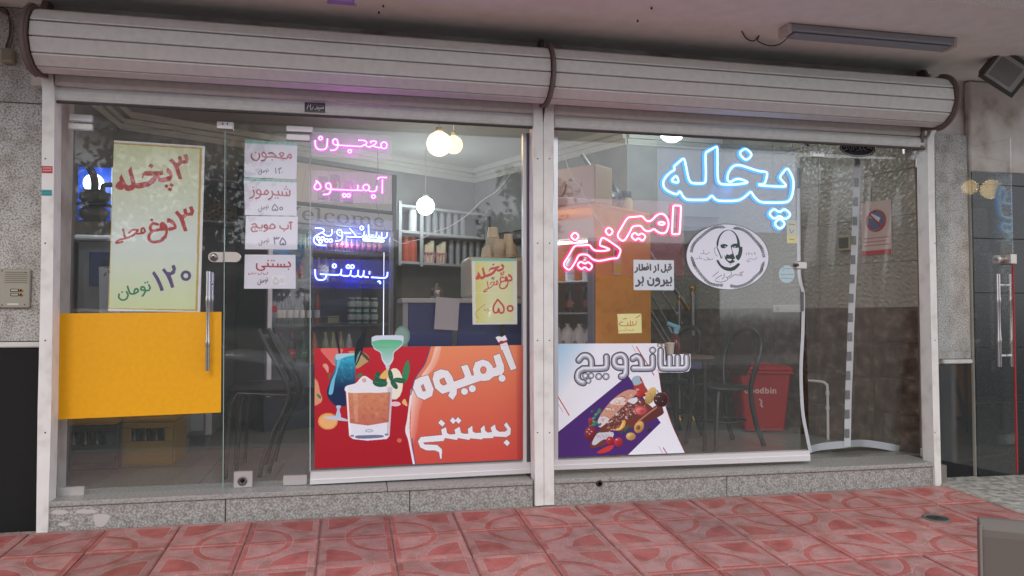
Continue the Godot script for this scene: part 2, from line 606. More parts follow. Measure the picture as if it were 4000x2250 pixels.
func build_walls() -> void:
	var plaster := stone("plaster", [[0.0, rgb(158, 144, 134)], [0.3, rgb(190, 180, 173)], [0.6, rgb(204, 197, 192)], [1.0, rgb(214, 209, 205)]], 0.55, 0.008, 5, 0.9, FastNoiseLite.TYPE_SIMPLEX, 9)
	var soffit_paint := stone("soffit paint", [[0.0, rgb(224, 222, 216)], [0.5, rgb(230, 228, 222)], [1.0, rgb(235, 233, 228)]], 0.5, 0.02, 5, 0.85, FastNoiseLite.TYPE_SIMPLEX, 21)
	structure("overhang_ceiling", Shape.new().box(Vector3(-6, 2.70, -0.3), Vector3(9, 2.95, 1.22)), soffit_paint)
	var edge := PackedVector2Array([Vector2(-1.222, 2.688), Vector2(-1.9, 3.0), Vector2(-1.9, 6.5), Vector2(-1.222, 6.5)])  # underside slope shaped to catch sky light and read bright
	structure("overhang_fascia", Shape.new().prism(edge, 0.0, 15.0, Transform3D(Basis(Vector3(0, 0, -1), Vector3.UP, Vector3(1, 0, 0)), Vector3(-6, 0, 0))), stone("stucco", [[0.0, rgb(196, 192, 186)], [1.0, rgb(232, 230, 226)]], 2.0, 0.06, 4, 0.95, FastNoiseLite.TYPE_SIMPLEX, 31, 4.0))
	structure("facade_lintel", Shape.new().box(Vector3(-1.7, 2.25, -0.14), Vector3(4.0, 2.70, 0.112)), plaster)  # front brought forward to block sign light leaking up behind the rolls
	# left flank: speckled granite panels over a dark base with a pale ledge
	var yj := at_z(90, 402, 0.04).y
	var yl := at_z(90, 1336, 0.04).y
	var left := structure("left_wall", Shape.new().box(Vector3(-4.2, -0.4, -0.25), Vector3(-1.6, 2.70, 0.012)), plaster)
	var xs := [-4.19, -2.86, -1.635]
	for k in 2:
		part(left, "granite_panel", Shape.new().box(Vector3(xs[k], yj + 0.002, 0.013), Vector3(xs[k + 1] - 0.003, 2.695, 0.04), 0.003), granite(false, 3 + k))
		part(left, "granite_panel", Shape.new().box(Vector3(xs[k], yl + 0.004, 0.013), Vector3(xs[k + 1] - 0.003, yj - 0.002, 0.04), 0.003), granite(false, 5 - k))
		part(left, "ledge", Shape.new().box(Vector3(xs[k], yl - 0.03, 0.013), Vector3(xs[k + 1] - 0.003, yl, 0.052), 0.006), flat(rgb(206, 204, 200), 0.5))
		part(left, "base_panel", Shape.new().box(Vector3(xs[k], -0.4, 0.013), Vector3(xs[k + 1] - 0.003, yl - 0.034, 0.038), 0.003), stone("dark stone", [[0.0, rgb(28, 28, 29)], [0.55, rgb(38, 38, 39)], [1.0, rgb(52, 51, 52)]], 3.0, 0.12, 3, 0.75, FastNoiseLite.TYPE_SIMPLEX, 1, 0.0, 0.25))
	# right flank: a granite pilaster, then dark glazed tiles under stained plaster
	var zr := 0.035
	var x0 := 4.085
	var x1 := at_z(3788, 1100, zr).x
	var yt := at_z(3700, 524, zr).y
	var yr := at_z(3720, 1404, zr).y
	var right := structure("right_wall", Shape.new().box(Vector3(4.085, -0.4, -0.25), Vector3(9.0, 2.70, 0.005)), plaster)
	part(right, "granite_panel", Shape.new().box(Vector3(x0, yr + 0.004, 0.006), Vector3(x1, yt, zr), 0.003), granite(false, 4))
	part(right, "ledge", Shape.new().box(Vector3(x0 + 0.03, yr - 0.03, 0.006), Vector3(x1 + 0.004, yr, zr + 0.014), 0.006), flat(rgb(206, 204, 200), 0.5))
	part(right, "base_panel", Shape.new().box(Vector3(x0, -0.4, 0.006), Vector3(x1, yr - 0.034, zr), 0.003), stone("dark stone", [], 1, 1, 1, 1))
	part(right, "plaster_coat", Shape.new().box(Vector3(x1 + 0.004, at_z(3850, 668, 0.1).y, 0.006), Vector3(9.0, 2.69, 0.06), 0.01), plaster)
	var glaze := stone("dark glaze", [[0.0, rgb(24, 26, 27)], [0.6, rgb(32, 34, 35)], [0.9, rgb(42, 44, 44)], [1.0, rgb(110, 110, 108)]], 1.5, 0.05, 4, 0.2)
	var rows := [-0.45]
	for py in [1573, 1358, 1144, 932, 722]:
		rows.append(at_z(3860, py, 0.06).y)
	rows.append(at_z(3860, 672, 0.06).y)
	var grout := Shape.new().box(Vector3(x1 + 0.006, -0.45, 0.006), Vector3(9.0, rows[rows.size() - 1], 0.05))
	var tiled := part(right, "grout", grout, flat(rgb(168, 164, 154), 0.9))
	for j in rows.size() - 1:
		for i in 8:
			var a: float = x1 + 0.012 + i * 0.6
			part(right, "glazed_tile", Shape.new().box(Vector3(a, rows[j] + 0.002, 0.051), Vector3(a + 0.596, rows[j + 1] - 0.002, 0.062), 0.002), glaze)

const CY := 2.435      # the axis of the shutter rolls
const CZ := 0.30

func build_shutters() -> void:
	var slat_paint := stone("slat paint", [[0.0, rgb(200, 200, 195)], [0.5, rgb(208, 208, 203)], [1.0, rgb(214, 214, 210)]], 0.9, 0.03, 5, 0.42, FastNoiseLite.TYPE_SIMPLEX, 13)
	for side in 2:
		var x0 := -1.59 if side == 0 else 1.17
		var x1 := 1.142 if side == 0 else 3.87
		var c0 := at_z(214, 420, 0.14).x if side == 0 else at_z(2166, 480, 0.14).x
		var c1 := at_z(2083, 480, 0.14).x if side == 0 else at_z(3620, 540, 0.14).x
		var o := thing("roller_shutter", "beige slatted roller shutter rolled up above the glass doors with the yellow panel" if side == 0 else "beige slatted roller shutter rolled up above the window with the cyan neon sign", "shutter", "rolled-up shutters of the shop")
		var core := Shape.new()
		var ends := [Vector3(x0 + 0.01, CY, CZ), Vector3(x1 - 0.01, CY, CZ)]
		core.tube(ends, 0.146, 24)
		part(o, "core", core, slat_paint)
		for k in 12:
			var g := deg_to_rad(21.0 + 15.0 + 30.0 * k)
			var r := 0.1535 if k != 0 else 0.157
			var b := Basis(Vector3.RIGHT, -g)
			part(o, "rolled_slat", Shape.new().obox(Transform3D(b, Vector3((x0 + x1) / 2, CY + sin(g) * r, CZ + cos(g) * r)), Vector3(x1 - x0, 0.0765, 0.012), 0.004), slat_paint)
		for k in 3:
			var y0 := 2.166 + k * 0.0815
			var prof := [[0.0, 0.130], [0.004, 0.138], [0.022, 0.1455], [0.055, 0.144], [0.071, 0.136], [0.076, 0.130], [0.076, 0.124], [0.0, 0.124]]
			var pp := PackedVector2Array()
			for q in prof: pp.append(Vector2(q[1], y0 + q[0]))
			var fixed := Shape.new()
			for i in pp.size():
				var a := pp[i]
				var b2 := pp[(i + 1) % pp.size()]
				fixed.quad(Vector3(c0, a.y, a.x), Vector3(c0, b2.y, b2.x), Vector3(c1, b2.y, b2.x), Vector3(c1, a.y, a.x))
			part(o, "curtain_slat", fixed, slat_paint)
		part(o, "bottom_bar", Shape.new().box(Vector3(c0, 2.154, 0.122), Vector3(c1, 2.1655, 0.14), 0.002), flat(rgb(60, 52, 52), 0.5))
	# the side plates that carry the rolls
	var plate := flat(rgb(112, 98, 92), 0.6)
	var ps := PackedVector2Array()
	for k in 22:
		var g := deg_to_rad(-100.0 + 10.0 * k)
		ps.append(Vector2(CZ + cos(g) * 0.178, CY + sin(g) * 0.178))
	ps.append_array([Vector2(0.18, 2.70), Vector2(0.05, 2.70), Vector2(0.05, 2.16), Vector2(0.14, 2.16), Vector2(0.155, 2.28)])
	var names := [[-1.63, -1.597, "brown end plate of the shutter roll beside the left granite wall"], [1.146, 1.166, "brown plate hung between the two shutter rolls above the middle rails"], [3.876, 3.90, "grey end plate of the shutter roll under the floodlight"]]
	for q in names:
		var s := Shape.new()
		s.prism(ps, 0.0, q[1] - q[0], Transform3D(Basis(Vector3(0, 0, 1), Vector3.UP, Vector3(-1, 0, 0)), Vector3(q[1], 0, 0)))
		var o := thing("shutter_plate", q[2], "bracket", "plates carrying the shutter rolls")
		part(o, "plate", s, plate)
		var lip := []
		for k in 19:
			var g := deg_to_rad(-95.0 + 10.0 * k)
			lip.append(Vector3((q[0] + q[1]) / 2, CY + sin(g) * 0.182, CZ + cos(g) * 0.182))
		part(o, "flange", Shape.new().tube(lip, 0.009, 6), plate)
	# guide rails
	var rails := [
		[[158, 268, 199, 270, 213, 360, 208, 1000, 200, 1600, 190, 1960, 186, 2080, 141, 2086, 147, 1603, 155, 1268, 160, 1009, 165, 362], "scuffed white shutter rail beside the yellow door panel", 0.165],
		[[2087, 393, 2118, 393, 2121, 480, 2122, 1120, 2124.5, 1974, 2091, 1977, 2085, 1500, 2084, 1123, 2083, 750, 2084, 480], "white shutter rail along the edge of the orange juice poster's window", 0.165],
		[[2132, 394, 2165, 394, 2162, 750, 2162, 1123, 2162, 1500, 2165, 1972, 2126, 1974, 2124, 1120, 2123, 480], "white shutter rail along the edge of the sandwich poster's window", 0.165],
		[[3656, 481, 3675, 481, 3650, 526, 3651, 750, 3667.7, 1500, 3678, 1910, 3655, 1914, 3649.6, 1797, 3642, 1500, 3626, 750, 3623.6, 545], "white shutter rail bent at the top beside the granite pilaster", 0.165]]
	for q in rails:
		var z: float = q[2]
		var o := thing("shutter_rail", q[1], "rail", "white rails of the shutters")
		part(o, "channel", Shape.new().prism(flatten(zoomed([0, 0, 1.0], q[0]), z), 0.06, z), WHITE_PAINT)
		var f: Array = q[0]
		var mid := 0.0
		for i in range(0, f.size(), 2): mid += f[i] / (f.size() / 2.0)
		for py in [620, 950, 1330, 1690]:
			part(o, "screw", Shape.new().lathe(at_z(mid, py, z), [[0.005, -0.001], [0.004, 0.002], [0.0, 0.0025]], 8, Basis(Vector3.RIGHT, PI / 2)), flat(rgb(120, 112, 106), 0.4, 0.7))
	# small stickers on the left rail
	for q in [[163, 648, 205, 676, rgb(176, 52, 58), "small red phone number sticker on the white rail"], [162, 741, 203, 764, rgb(52, 150, 158), "small turquoise phone number sticker on the white rail"]]:
		var c := flatten(PackedVector2Array([Vector2(q[0], q[1]), Vector2(q[2], q[1] + 1), Vector2(q[2], q[3] + 1), Vector2(q[0], q[3])]), 0.166)
		var b := bounds(c)
		var art := Art.new(b.position, b.end, 1600, q[4])
		var o := [q[0], q[1], 1.0]
		for row in 2:
			for k in 5:
				var x := 5.0 + k * 7.0
				lines(art, o, 0.166, [[x, 7 + row * 10, x + 2, 10 + row * 10, x + 4, 6 + row * 10]], 0.002, rgb(235, 215, 215) if q[4].r > 0.5 else rgb(28, 60, 70))
		solo("rail_sticker", q[5], "sticker", sheet(c, 0.1662, 0.001, art), art.material())
	# maker's plate on the left curtain
	var c := flatten(PackedVector2Array([Vector2(1190, 399), Vector2(1270, 402), Vector2(1270, 440), Vector2(1190, 437)]), 0.147)
	var b := bounds(c)
	var art := Art.new(b.position, b.end, 1600, rgb(48, 44, 46))
	lines(art, [1000, 0, 0.5176], 0.147, [[385, 822, 392, 800, 402, 800], [412, 788, 412, 822, 425, 822, 432, 806], [442, 822, 462, 822, 458, 806], [470, 808, 472, 822, 482, 821, 484, 809], [484, 821, 496, 820, 498, 808, 500, 820, 510, 818, 510, 806], [396, 785], [470, 832], [478, 833]], 0.0045, rgb(200, 196, 196))
	lines(art, [1000, 0, 0.5176], 0.147, [[420, 792, 510, 796], [378, 836, 515, 842]], 0.0025, rgb(130, 126, 126))
	solo("maker_plate", "small black maker's plate with pale lettering on the rolled shutter curtain", "plate", sheet(c, 0.1472, 0.002, art), art.material(0.4))

func scatter_grit() -> void:      # dust chips and specks on the paving, too many to count
	var g := RandomNumberGenerator.new()
	g.seed = 31
	var s := Shape.new()
	for k in 170:
		var x := g.randf_range(-3.0, 3.95)
		var z := 0.17 + pow(g.randf(), 2.2) * 2.6
		var y := ground_y(z) + 0.0015
		var r := g.randf_range(0.0012, 0.0032)
		s.obox(Transform3D(Basis.from_euler(Vector3(g.randf(), g.randf() * TAU, g.randf())), Vector3(x, y + r * 0.4, z)), Vector3(r * 2.0, r, r * 1.5))
	var o := solo("paving_grit", "scattered pale grit and specks on the red paving tiles", "grit", s, flat(rgb(168, 156, 148), 0.9))
	o.set_meta("kind", "stuff")

func rect_px(x0: float, y0: float, x1: float, y1: float) -> PackedVector2Array:
	return PackedVector2Array([Vector2(x0, y0), Vector2(x1, y0), Vector2(x1, y1), Vector2(x0, y1)])
func plate_px(x0: float, y0: float, x1: float, y1: float, z0: float, z1: float, bevel := 0.003) -> Shape:     # a bevelled plate seen at these pixels, its front at z1
	var a := at_z(x0, y0, z1)
	var b := at_z(x1, y1, z1)
	return Shape.new().box(Vector3(a.x, b.y, z0), Vector3(b.x, a.y, z1), bevel)
func slab_px(f: Array, z0: float, z1: float) -> Shape:
	return Shape.new().prism(flatten(zoomed([0, 0, 1.0], f), z1), z0, z1)

func build_shopfront() -> void:
	# the doorstep: sill slabs with a lip over rough granite risers
	var step := structure("doorstep", Shape.new().box(Vector3(-1.62, -0.3, -0.3), Vector3(4.06, -0.032, 0.118)), flat(rgb(120, 112, 106), 0.9))
	var sill_stone := stone("sill stone", [[0.0, rgb(120, 118, 114)], [0.5, rgb(150, 148, 143)], [1.0, rgb(172, 170, 165)]], 1.6, 0.05, 4, 0.5, FastNoiseLite.TYPE_SIMPLEX, 6)
	for q in [[-1.575, 0.235], [0.238, 1.11], [1.243, 1.60], [1.603, 2.75], [2.753, 3.965]]:
		part(step, "sill_slab", Shape.new().box(Vector3(q[0], -0.03, -0.14), Vector3(q[1], -0.001 - rng.randf() * 0.001, 0.158), 0.004), sill_stone)
	var k := 0
	for q in [[-1.575, -0.66], [-0.655, 0.365], [0.369, 1.11], [1.243, 2.39], [2.395, 3.96]]:
		part(step, "riser_stone", Shape.new().box(Vector3(q[0], -0.32, 0.12), Vector3(q[1], -0.033, 0.150 - 0.001 * k), 0.003), granite(true, 41 + k))
		k += 1
	for q in [[200, 1992, 268, 2010], [295, 1990, 380, 2006], [365, 2008, 430, 2055], [225, 2040, 275, 2056]]:     # smears of old cement on the left riser
		var p := flatten(smooth(PackedVector2Array([Vector2(q[0], q[1] + 8), Vector2(q[0] + 20, q[1]), Vector2(q[2] - 14, q[1] + 2), Vector2(q[2], q[1] + 10), Vector2(q[2] - 24, q[3]), Vector2(q[0] + 10, q[3] - 2)]), true), 0.1515)
		part(step, "cement_smear", Shape.new().prism(p, 0.149, 0.1516), flat(rgb(186, 180, 176), 0.95))
	part(step, "rubber_stud", Shape.new().lathe(at_z(2341, 1887, 0.15), [[0.022, -0.002], [0.02, 0.008], [0.0, 0.011]], 14, Basis(Vector3.RIGHT, PI / 2)), flat(rgb(44, 42, 40), 0.8))

	# the left glass: a transom, a door leaf, a side panel and a wide window
	var o := thing("glass_transom", "clear glass strip with steel patches above the door with the yellow panel", "window", "glass of the shopfront")
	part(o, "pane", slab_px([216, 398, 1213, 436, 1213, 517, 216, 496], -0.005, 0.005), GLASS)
	for q in [[270, 443, 360, 475], [846, 473, 911, 505], [1118, 489, 1222, 518]]:
		part(o, "patch_fitting", plate_px(q[0], q[1], q[2], q[3], -0.012, 0.016), STEEL)
	for x in [870, 888]:
		part(o, "screw", Shape.new().lathe(at_z(x, 484, 0.016), [[0.005, -0.001], [0.004, 0.002], [0.0, 0.0025]], 8, Basis(Vector3.RIGHT, PI / 2)), flat(rgb(40, 40, 40), 0.5))

	o = thing("glass_door", "closed clear glass door with a yellow panel and a long steel handle", "door", "glass of the shopfront")
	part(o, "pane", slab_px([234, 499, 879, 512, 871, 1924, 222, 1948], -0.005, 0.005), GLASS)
	part(o, "patch_fitting", plate_px(265, 479, 360, 508, -0.012, 0.0165), STEEL)
	part(o, "patch_fitting", plate_px(222, 1906, 326, 1942, -0.012, 0.016), STEEL)
	lock(o, 813, 984, 870, 1024, true)
	bar_handle(o, at_z(814, 1060, 0.06), at_z(810, 1449, 0.06), Vector3(0, 0, -0.056))
	bar_handle(o, at_z(828, 1064, -0.06), at_z(824, 1440, -0.06), Vector3(0, 0, 0.056))
	var leaf := o

	part(leaf, "polished_edge", slab_px([877.5, 514, 880.5, 514, 872.5, 1922, 869.5, 1922], -0.0052, 0.0054), flat(rgb(150, 172, 164), 0.25))
	o = thing("glass_side_panel", "clear glass panel with white price papers between the door and the juice window", "window", "glass of the shopfront")
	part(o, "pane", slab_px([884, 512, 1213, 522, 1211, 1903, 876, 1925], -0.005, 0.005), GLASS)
	part(o, "polished_edge", slab_px([1211, 524, 1214, 524, 1212.5, 1842, 1209.5, 1842], -0.0052, 0.0054), flat(rgb(176, 196, 190), 0.25))
	part(o, "patch_fitting", plate_px(1118, 522, 1210, 551, -0.012, 0.016), STEEL)
	part(o, "patch_fitting", plate_px(1106, 1860, 1198, 1894, -0.012, 0.016), STEEL)
	var lk := part(o, "floor_lock", plate_px(913, 1844, 985, 1904, -0.012, 0.016), STEEL)
	var lc := at_z(947, 1879, 0.016)
	part(lk, "lock_cylinder", Shape.new().lathe(lc, [[0.027, -0.001], [0.027, 0.004], [0.02, 0.006], [0.019, 0.003], [0.0, 0.003]], 20, Basis(Vector3.RIGHT, PI / 2)), flat(rgb(120, 116, 112), 0.35, 0.9))
	part(lk, "key_slot", Shape.new().box(lc + Vector3(-0.003, -0.014, 0.002), lc + Vector3(0.003, 0.014, 0.009), 0.001), flat(rgb(60, 58, 56), 0.4, 0.8))
	lock(o, 878, 984, 939, 1024, false)

	o = thing("display_window", "wide window with pink and blue neon words and the orange juice poster", "window", "glass of the shopfront")
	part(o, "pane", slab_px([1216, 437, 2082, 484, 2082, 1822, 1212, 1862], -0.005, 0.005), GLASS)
	var fr := part(o, "bottom_rail", slab_px([1213, 1845, 2084, 1804.5, 2084, 1832, 1211, 1876], -0.025, 0.026), ALU)
	part(fr, "lip", slab_px([1211, 1876, 2084, 1832, 2085, 1848, 1210, 1893], -0.025, 0.036), ALU)
	part(o, "jamb", slab_px([2057, 520, 2083, 521, 2084, 1806, 2058, 1808], -0.03, 0.02), flat(rgb(120, 116, 126), 0.35, 0.9))
	part(o, "jamb", slab_px([2043, 521, 2057, 521, 2058, 1808, 2044, 1809], -0.028, 0.013), ALU)

	# the right glass: a wide window, then the doorway with its leaf swung out against the side
	o = thing("display_window", "wide window with the cyan and pink neon signs, the oval sticker and the sandwich poster", "window", "glass of the shopfront")
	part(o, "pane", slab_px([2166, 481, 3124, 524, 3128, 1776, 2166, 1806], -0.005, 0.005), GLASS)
	fr = part(o, "bottom_rail", slab_px([2165, 1799, 3163, 1761, 3165, 1779, 2164, 1819], -0.025, 0.026), ALU)
	part(fr, "lip", slab_px([2164, 1819, 3165, 1779, 3166, 1800, 2163, 1836], -0.025, 0.036), ALU)
	part(o, "jamb", slab_px([2164, 512, 2179, 513, 2180, 1797, 2165, 1799], -0.028, 0.016), flat(rgb(226, 226, 230), 0.3, 0.6))
	o = thing("glass_transom", "clear glass strip with the black oval sticker above the open doorway", "window", "glass of the shopfront")
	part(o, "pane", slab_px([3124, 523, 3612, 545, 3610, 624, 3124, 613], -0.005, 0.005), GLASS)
	part(o, "patch_fitting", plate_px(3173, 588, 3221, 614, -0.012, 0.016), STEEL)
	part(o, "patch_fitting", plate_px(3535, 566, 3575, 603, -0.012, 0.016), STEEL)
	for x in [3191, 3203]:
		part(o, "screw", Shape.new().lathe(at_z(x, 597, 0.016), [[0.004, -0.001], [0.004, 0.002], [0.0, 0.0025]], 8, Basis(Vector3.RIGHT, PI / 2)), flat(rgb(40, 40, 40), 0.5))
	part(o, "steel_knob", Shape.new().lathe(at_z(3141, 574, 0.006), [[0.006, 0.0], [0.006, 0.012], [0.016, 0.018], [0.019, 0.028], [0.013, 0.038], [0.0, 0.041]], 18, Basis(Vector3.RIGHT, PI / 2)), flat(rgb(200, 198, 196), 0.12, 1.0))

	o = thing("glass_door", "clear glass door with twin steel handles swung wide open outward", "door", "glass of the shopfront")
	o.position = Vector3(4.0, 0, -0.02)
	o.rotation.y = atan2(0.1, 0.675)
	var wl := 0.682
	part(o, "pane", Shape.new().box(Vector3(-0.005, 0.005, 0.005), Vector3(0.005, 2.125, wl)), pane(rgb(180, 212, 200), 0.012))
	part(o, "patch_fitting", Shape.new().box(Vector3(-0.017, 2.065, -0.02), Vector3(0.017, 2.128, 0.11), 0.003), STEEL)
	part(o, "patch_fitting", Shape.new().box(Vector3(-0.017, 0.003, -0.02), Vector3(0.017, 0.062, 0.11), 0.003), STEEL)
	var yy := at_z(3920, 1013, 0.62).y
	part(o, "lock_case", Shape.new().box(Vector3(-0.03, yy - 0.032, wl - 0.1), Vector3(0.03, yy + 0.034, wl + 0.006), 0.004), flat(rgb(170, 162, 156), 0.3, 0.9))
	part(o, "lock_knob", Shape.new().lathe(Vector3(-0.03, yy, wl - 0.06), [[0.02, 0.0], [0.02, 0.02], [0.027, 0.025], [0.027, 0.04], [0.0, 0.043]], 18, Basis(Vector3(0, 0, 1), PI / 2)), STEEL)
	for s in [-1.0, 1.0]:
		var x: float = s * 0.056
		var ya := at_z(3890, 1070, 0.6).y
		var yb := at_z(3890, 1433, 0.6).y
		bar_handle(o, Vector3(x, ya, wl - 0.06), Vector3(x, yb, wl - 0.06), Vector3(-s * 0.05, 0, 0))
	part(o, "edge_tape", Shape.new().box(Vector3(-0.0065, 0.02, wl - 0.006), Vector3(0.0065, yy - 0.034, wl + 0.0025), 0.001), flat(rgb(136, 18, 22), 0.6))

	# clear plastic flaps inside the doorway
	o = thing("strip_curtain", "clear plastic flap curtain with grey magnets hung in the open doorway", "curtain")
	var vinyl := pane(rgb(200, 205, 200), 0.07, 0.08)
	var rows := []
	for i in 13:
		var row := []
		for j in 21:
			var t := j / 20.0
			var s := i / 12.0
			var top := at_z(lerpf(3122, 3560, t), 610, -0.22)
			var low := at_z(lerpf(3160, 3535, t), 1772 - 26 * sin(t * PI), -0.3)
			row.append(top.lerp(low, s) + Vector3(0, 0, 0.018 * sin(t * 13.0 + s * 3.0)))
		rows.append(row)
	var film := Shape.new()
	film.ring(rows, false)
	part(o, "film", film, vinyl)
	var hem := Shape.new()
	var hr := [[], []]
	for j in 21:
		var t := j / 20.0
		var low := at_z(lerpf(3160, 3535, t), 1772 - 26 * sin(t * PI), -0.297)
		hr[0].append(low + Vector3(0, 0.052, 0.018 * sin(t * 13.0 + 3.0)))
		hr[1].append(low + Vector3(0, 0.001, 0.02 * sin(t * 13.0 + 3.4)))
	hem.ring(hr, false)
	part(o, "hem", hem, flat(rgb(172, 176, 184), 0.3))
	var ribbon := flat(rgb(196, 198, 204), 0.35)
	var edges := [[3120, 640, 3121, 1020, 3127, 1100, 3138, 1155, 3136, 1300, 3129, 1450, 3135, 1600, 3150, 1690, 3166, 1768], [3350, 622, 3344, 800, 3338, 950, 3332, 1100, 3325, 1250, 3320, 1400, 3314, 1550, 3311, 1700, 3310, 1745]]
	for e in 2:
		var p := smooth(zoomed([0, 0, 1.0], edges[e]), false, 4)
		var w := 6.5 if e == 0 else 13.0
		var rr := [[], []]
		for q in p:
			rr[0].append(at_z(q.x - w, q.y, -0.275)); rr[1].append(at_z(q.x + w, q.y, -0.275))
		var s := Shape.new()
		s.ring(rr, false)
		part(o, "welt", s, ribbon)
		if e == 1:
			for i in 15:
				var py := 636.0 + i * 75.5
				var q := p[clampi(int((py - 622) / 1123.0 * (p.size() - 1)), 0, p.size() - 1)]
				part(o, "magnet", plate_px(q.x - 9, py - 17, q.x + 9, py + 17, -0.272, -0.266, 0.002), flat(rgb(112, 112, 114), 0.5))
		else:
			part(o, "magnet", plate_px(3116, 655, 3127, 735, -0.27, -0.262, 0.002), flat(rgb(50, 60, 70), 0.5))
			part(o, "magnet", plate_px(3129, 1140, 3141, 1215, -0.27, -0.262, 0.002), flat(rgb(96, 98, 100), 0.5))
	var st := thing("door_strike", "small steel lock strike on the edge of the wide window beside the plastic curtain", "lock")
	part(st, "case", plate_px(3112, 1020, 3154, 1052, -0.014, 0.018, 0.006), flat(rgb(190, 184, 180), 0.35, 0.8))
	part(st, "bolt", Shape.new().lathe(at_z(3109, 1036, 0.0), [[0.012, -0.02], [0.014, 0.0], [0.012, 0.02]], 12, Basis(Vector3.RIGHT, PI / 2)), flat(rgb(70, 64, 60), 0.4, 0.6))

func lock(o: Node3D, x0: float, y0: float, x1: float, y1: float, cylinder: bool) -> void:
	var a := at_z(x0, y0, 0.02)
	var b := at_z(x1, y1, 0.02)
	var r := (a.y - b.y) / 2
	var p := PackedVector2Array()
	var left := cylinder
	for k in 9:
		var g := PI / 2 + PI * k / 8
		p.append(Vector2((a.x + r if left else b.x - r) + cos(g) * r * (1 if left else -1), (a.y + b.y) / 2 + sin(g) * r))
	p.append(Vector2(b.x if left else a.x, b.y)); p.append(Vector2(b.x if left else a.x, a.y))
	var c := part(o, "lock_case", Shape.new().prism(p, -0.02, 0.02), flat(rgb(196, 188, 184), 0.4, 0.75))
	if cylinder:
		part(c, "lock_cylinder", Shape.new().lathe(at_z(835, 1004, 0.02), [[0.022, -0.001], [0.022, 0.01], [0.018, 0.016], [0.009, 0.018], [0.0, 0.018]], 18, Basis(Vector3.RIGHT, PI / 2)), flat(rgb(140, 134, 130), 0.3, 0.9))

func bar_handle(o: Node3D, top: Vector3, low: Vector3, stand: Vector3) -> void:
	var h := (low - top).length()
	var prof := []
	for q in [[0.0, 0.0125], [0.24, 0.0125], [0.245, 0.0145], [0.30, 0.0145], [0.31, 0.0125], [0.42, 0.0105], [0.5, 0.010], [0.58, 0.0105], [0.68, 0.0125], [0.69, 0.0145], [0.745, 0.0145], [0.75, 0.0125], [1.0, 0.0125]]:
		prof.append([q[1], -h * (1.0 - q[0]) + h])
	var b := Basis(Vector3.UP, 0.0)
	var up := (top - low).normalized()
	var side := up.cross(Vector3(0, 0, 1)).normalized()
	b = Basis(side, up, side.cross(up))
	var bar := part(o, "handle", Shape.new().lathe(low, prof, 14, b), flat(rgb(186, 182, 180), 0.22, 1.0))
	for t in [0.12, 0.88]:
		part(bar, "standoff", Shape.new().tube([top.lerp(low, t), top.lerp(low, t) + stand], 0.008, 10), STEEL)

func wall_part(parent: Node, called: String, a: Vector2, b: Vector2, y0: float, y1: float, thick: float, m: Material) -> MeshInstance3D:     # an upright slab from a to b (x, z), its room face on the line, thickness away from the room
	var d := (b - a).normalized()
	var n := Vector3(d.y, 0, -d.x)
	var x := Basis(Vector3(d.x, 0, d.y), Vector3.UP, Vector3(d.x, 0, d.y).cross(Vector3.UP))
	var mid := (a + b) / 2
	return part(parent, called, Shape.new().obox(Transform3D(x, Vector3(mid.x, (y0 + y1) / 2, mid.y) + n * thick / 2), Vector3(a.distance_to(b), y1 - y0, thick)), m)

func bulb(called: String, label: String, at: Vector3, r: float, c: Color, seen: float, energy: float, up := true) -> void:
	var o := thing(called, label, "lamp", "lit lamps inside the shop", at)
	part(o, "glass_bulb", Shape.new().lathe(Vector3.ZERO, [[0.0, -r], [r * 0.38, -r * 0.92], [r * 0.71, -r * 0.71], [r * 0.92, -r * 0.38], [r, 0.0], [r * 0.92, r * 0.38], [r * 0.71, r * 0.71], [r * 0.38, r * 0.92], [0.02, r]], 24), glow(c, seen))
	if up:
		part(o, "socket", Shape.new().lathe(Vector3(0, r * 0.98, 0), [[r * 0.3, 0.0], [r * 0.3, 0.03], [0.004, 0.035], [0.004, 2.74 - at.y - r * 0.98]], 14), flat(rgb(210, 208, 200), 0.5))
	var l := OmniLight3D.new()
	l.name = "lamp_glow"
	l.light_color = c
	l.light_energy = energy
	l.light_size = r
	l.omni_range = 12.0
	l.omni_attenuation = 2.0
	l.shadow_enabled = true
	o.add_child(l)

